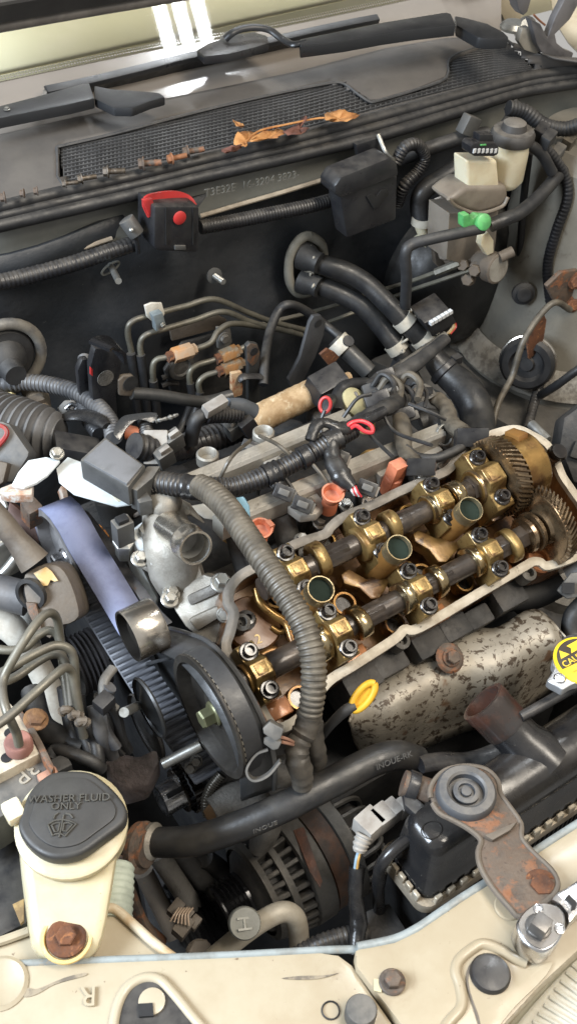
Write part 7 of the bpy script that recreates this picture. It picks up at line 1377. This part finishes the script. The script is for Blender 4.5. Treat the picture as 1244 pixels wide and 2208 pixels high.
for pts, lb in PIP: hose('bent_pipe', PZ(pts), .0042, PIPEG, lb, 'brake pipe', 'bent brake pipes at the left', n=10)
BH = [([(140, 1480, .93), (150, 1540, .91), (165, 1600, .90), (190, 1636, .89)], .0075, 'leftmost black hose under the bent pipes'), ([(168, 1500, .93), (178, 1570, .91), (196, 1620, .90), (205, 1650, .89)], .0070, 'second black hose under the bent pipes'), ([(186, 1560, .93), (204, 1590, .91), (212, 1630, .90), (214, 1655, .89)], .0065, 'third black hose under the bent pipes'), ([(70, 1490, .9), (90, 1560, .9), (130, 1590, .9), (170, 1608, .89)], .011, 'thick black hose curving behind the valve block'), ([(108, 1640, .90), (118, 1618, .90), (140, 1620, .905), (175, 1632, .905), (205, 1645, .90), (220, 1658, .89)], .006, 'glossy black hose looping above the washer cap'), ([(120, 1575, .9), (150, 1600, .9), (180, 1612, .9)], .008, 'short black hose between the bent pipes')]
for pts, r, lb in BH: hose('rubber_line', PZ(pts), r, RUB, lb, 'hose', 'black hoses at the left', n=12)
for k, (x, y) in enumerate(((145, 1532), (165, 1542), (180, 1556))):
    m = MB(); m.tube([P(x-12, y+4, Z=.945), P(x-2, y-2, Z=.95), P(x+10, y+2, Z=.945)], .0038, n=8, lump=.3); one(m, 'pipe_clip', BROWNST, ('left', 'middle', 'right')[k]+' crusty clip on the bent brake pipes', 'clip', 'pipe clips')
m = MB(); m.prism(PZ([(225, 1640, .84), (250, 1620, .84), (300, 1630, .85), (340, 1610, .86), (345, 1640, .85), (320, 1690, .83), (270, 1705, .82), (238, 1690, .82)]), (0, 0, -.03)); one(m, 'pump_casting', M('pitted_casting', (.17, .14, .135), .6, .3, c2=(.10, .085, .08), sc=40, bump=.8, bsc=120, c3=(.22, .15, .13), sc3=80), 'pitted grey pump casting right of the washer cap', 'casting', bevel=.008)
cb = thing('coiled_cables', 'dark curved cable bundle between the pipes and the belt', 'cable', P(230, 1600, Z=.85))
for k, pts in enumerate(([(215, 1500, .95), (230, 1540, .93), (240, 1590, .90), (262, 1620, .88)], [(238, 1480, .96), (222, 1520, .94), (226, 1570, .92), (250, 1610, .90)], [(245, 1440, .96), (225, 1470, .96), (228, 1510, .95), (250, 1530, .94)], [(232, 1510, .95), (250, 1540, .93), (262, 1590, .9), (275, 1615, .88)], [(205, 1520, .94), (220, 1580, .92), (245, 1630, .88)])):
    m = MB(); m.tube(PZ(pts), .0075 if k != 2 else .005, n=12, flat=.7); build(m, 'cable', (RUB, CONDUITB, GPL, RUB, CONDUITB)[k], cb)
m = MB(); m.box(P(225, 1515, Z=.955), V((.008, .003, 0)), V((-.002, .007, 0)), ZA*.006); build(m, 'dark_clamp', BPL, cb, bevel=.002)
m = MB(); m.box(P(125, 1655, Z=.90), V((.012, .0, 0)), V((0, .008, 0)), ZA*.006); one(m, 'dark_rubber_lump', RUB2, 'dark rubber lump just above the washer cap', 'rubber', bevel=.003)
for x, y in ((412, 1655), (424, 1640)): 
    m = MB(); m.hexb(P(x, y, d=1.08), FW*-1, .005, .008); one(m, 'cover_bolt', ALUD, ('lower' if y > 1650 else 'upper')+' dull bolt under the front sprocket', 'bolt', 'bolts under the front sprocket', smooth=25)
m = MB(); m.tube(PZ([(560, 1660, .84), (600, 1665, .84), (640, 1655, .84)]), .016, n=18); one(m, 'pipe_stub_dark', ALUD, 'dull pipe stub behind the loose grey strap', 'pipe')
# right edge plug and dark fittings beside the heat shield
t = thing('edge_connector', 'dark ribbed connector with grey latch at the right edge', 'connector', P(1230, 1270, d=1.2))
m = MB(); m.lathe(P(1240, 1250, d=1.22), V((.6, -.3, .7)), [(.026, 0), (.026, .03), (.02, .036), (.012, .036)], n=24); build(m, 'barrel', RUB2, t)
m = MB(); m.prism([P(x, y, d=1.19) for x, y in ((1200, 1274), (1230, 1236), (1262, 1232), (1262, 1285), (1222, 1292))], FW*.006); build(m, 'latch', GPL, t, bevel=.002)
m = MB(); m.box(P(1224, 1268, d=1.186), RT*.007, UP*.006, FW*.001); build(m, 'latch_window', DARK, t)
hose('edge_hose', PD([(1262, 1300, 1.22), (1236, 1330, 1.22), (1232, 1370, 1.22), (1250, 1400, 1.21)]), .012, RUB, 'black hose at the right edge beside the heat shield', 'hose', n=14)
hose('edge_hose', PD([(1100, 1290, 1.25), (1150, 1285, 1.25), (1210, 1255, 1.25)]), .016, RUB2, 'dark pipe running along under the front rim of the head', 'pipe', n=14)
t = thing('edge_bracket', 'dark cast bracket at the far right behind the head', 'bracket', P(1220, 980, d=1.35))
m = MB(); m.prism([P(x, y, d=1.36) for x, y in ((1205, 960), (1215, 900), (1280, 850), (1280, 1060), (1235, 1040))], FW*.05); build(m, 'casting', DARKB, t, bevel=.006)
m = MB(); m.prism([P(x, y, d=1.35) for x, y in ((1226, 985), (1240, 950), (1280, 945), (1280, 1000))], FW*.02); build(m, 'pad', DARKB, t, bevel=.004)
m = MB(); m.tube(PD([(1145, 915, 1.28), (1160, 930, 1.27), (1180, 950, 1.26)]), .006, n=10); build(m, 'grey_tube', ZINC, t)
t = thing('rim_bolt', 'black rubber sealed bolt at the far right corner of the head', 'bolt', H(1186, 985, RN))
p = H(1186, 990, RN+.002); m = MB(); m.lathe(p, HN, [(.010, 0), (.0095, .010), (.011, .012), (.011, .018), (.009, .022), (.0, .023)], n=20); build(m, 'head', BLKBOLT, t)

# thin leads and plugs over the fuel rails
random.seed(21)
LD = [([(600, 1010), (628, 1050), (650, 1085)], 'from the black harness down to the left runner'), ([(660, 985), (690, 1020), (712, 1050)], 'from the black harness to the funnel shaped injector'), ([(560, 1035), (556, 1080), (565, 1120)], 'beside the pale blue tab'), ([(780, 905), (800, 940), (846, 985)], 'from the red loop to the tall orange injector'), ([(640, 995), (600, 960), (560, 940)], 'back over the rear fuel rail'), ([(700, 955), (690, 915), (700, 885)], 'up to the red ringed plug'), ([(820, 880), (850, 930), (930, 960)], 'along the right end of the front rail'), ([(470, 1040), (500, 985), (540, 950)], 'over the left end of the rear rail'), ([(880, 870), (930, 890), (960, 905)], 'under the flat grey bracket'), ([(740, 900), (770, 860), (800, 850)], 'past the cream disc plug')]
for k, (pts, lb) in enumerate(LD):
    q = [P(x, y, d=1.150-.00005*(x-600)+(.06 if y < 960 else 0)+random.uniform(-.005, .005)) for x, y in pts]
    hose('thin_lead', q, .0022, (RUB, CONDUITG, RUB)[k % 3], 'thin dark lead '+lb, 'wire', 'thin leads over the fuel rails', n=7)
for k, (x, y, d, lb) in enumerate(((652, 1088, 1.13, 'on the runner left of the funnel shaped injector'), (790, 1052, 1.15, 'right of the red and white wire ends'), (612, 1062, 1.13, 'against the underside of the front fuel rail'), (730, 985, 1.19, 'between the rails under the flat taped lead'), (540, 965, 1.26, 'on the rear rail beside its left plug'))):
    t = thing('small_plug', 'small latched black plug '+lb, 'connector', P(x, y, d=d), 'small latched plugs')
    m = MB(); m.box(P(x, y, d=d), (RT*.9-UP*.35)*.011, (UP*.9+RT*.35)*.008, FW*.009); build(m, 'shell', BPL, t, bevel=.0015)
    m = MB(); m.box(P(x, y, d=d)-FW*.010, (RT*.9-UP*.35)*.006, (UP*.9+RT*.35)*.0035, FW*.002); build(m, 'latch', GPL, t, bevel=.0008)
    m = MB(); m.box(P(x, y, d=d)+(RT*.9-UP*.35)*.0115, (RT*.9-UP*.35)*.002, (UP*.9+RT*.35)*.006, FW*.007); build(m, 'seal', LGPL if k % 2 else GPL, t, bevel=.0006)
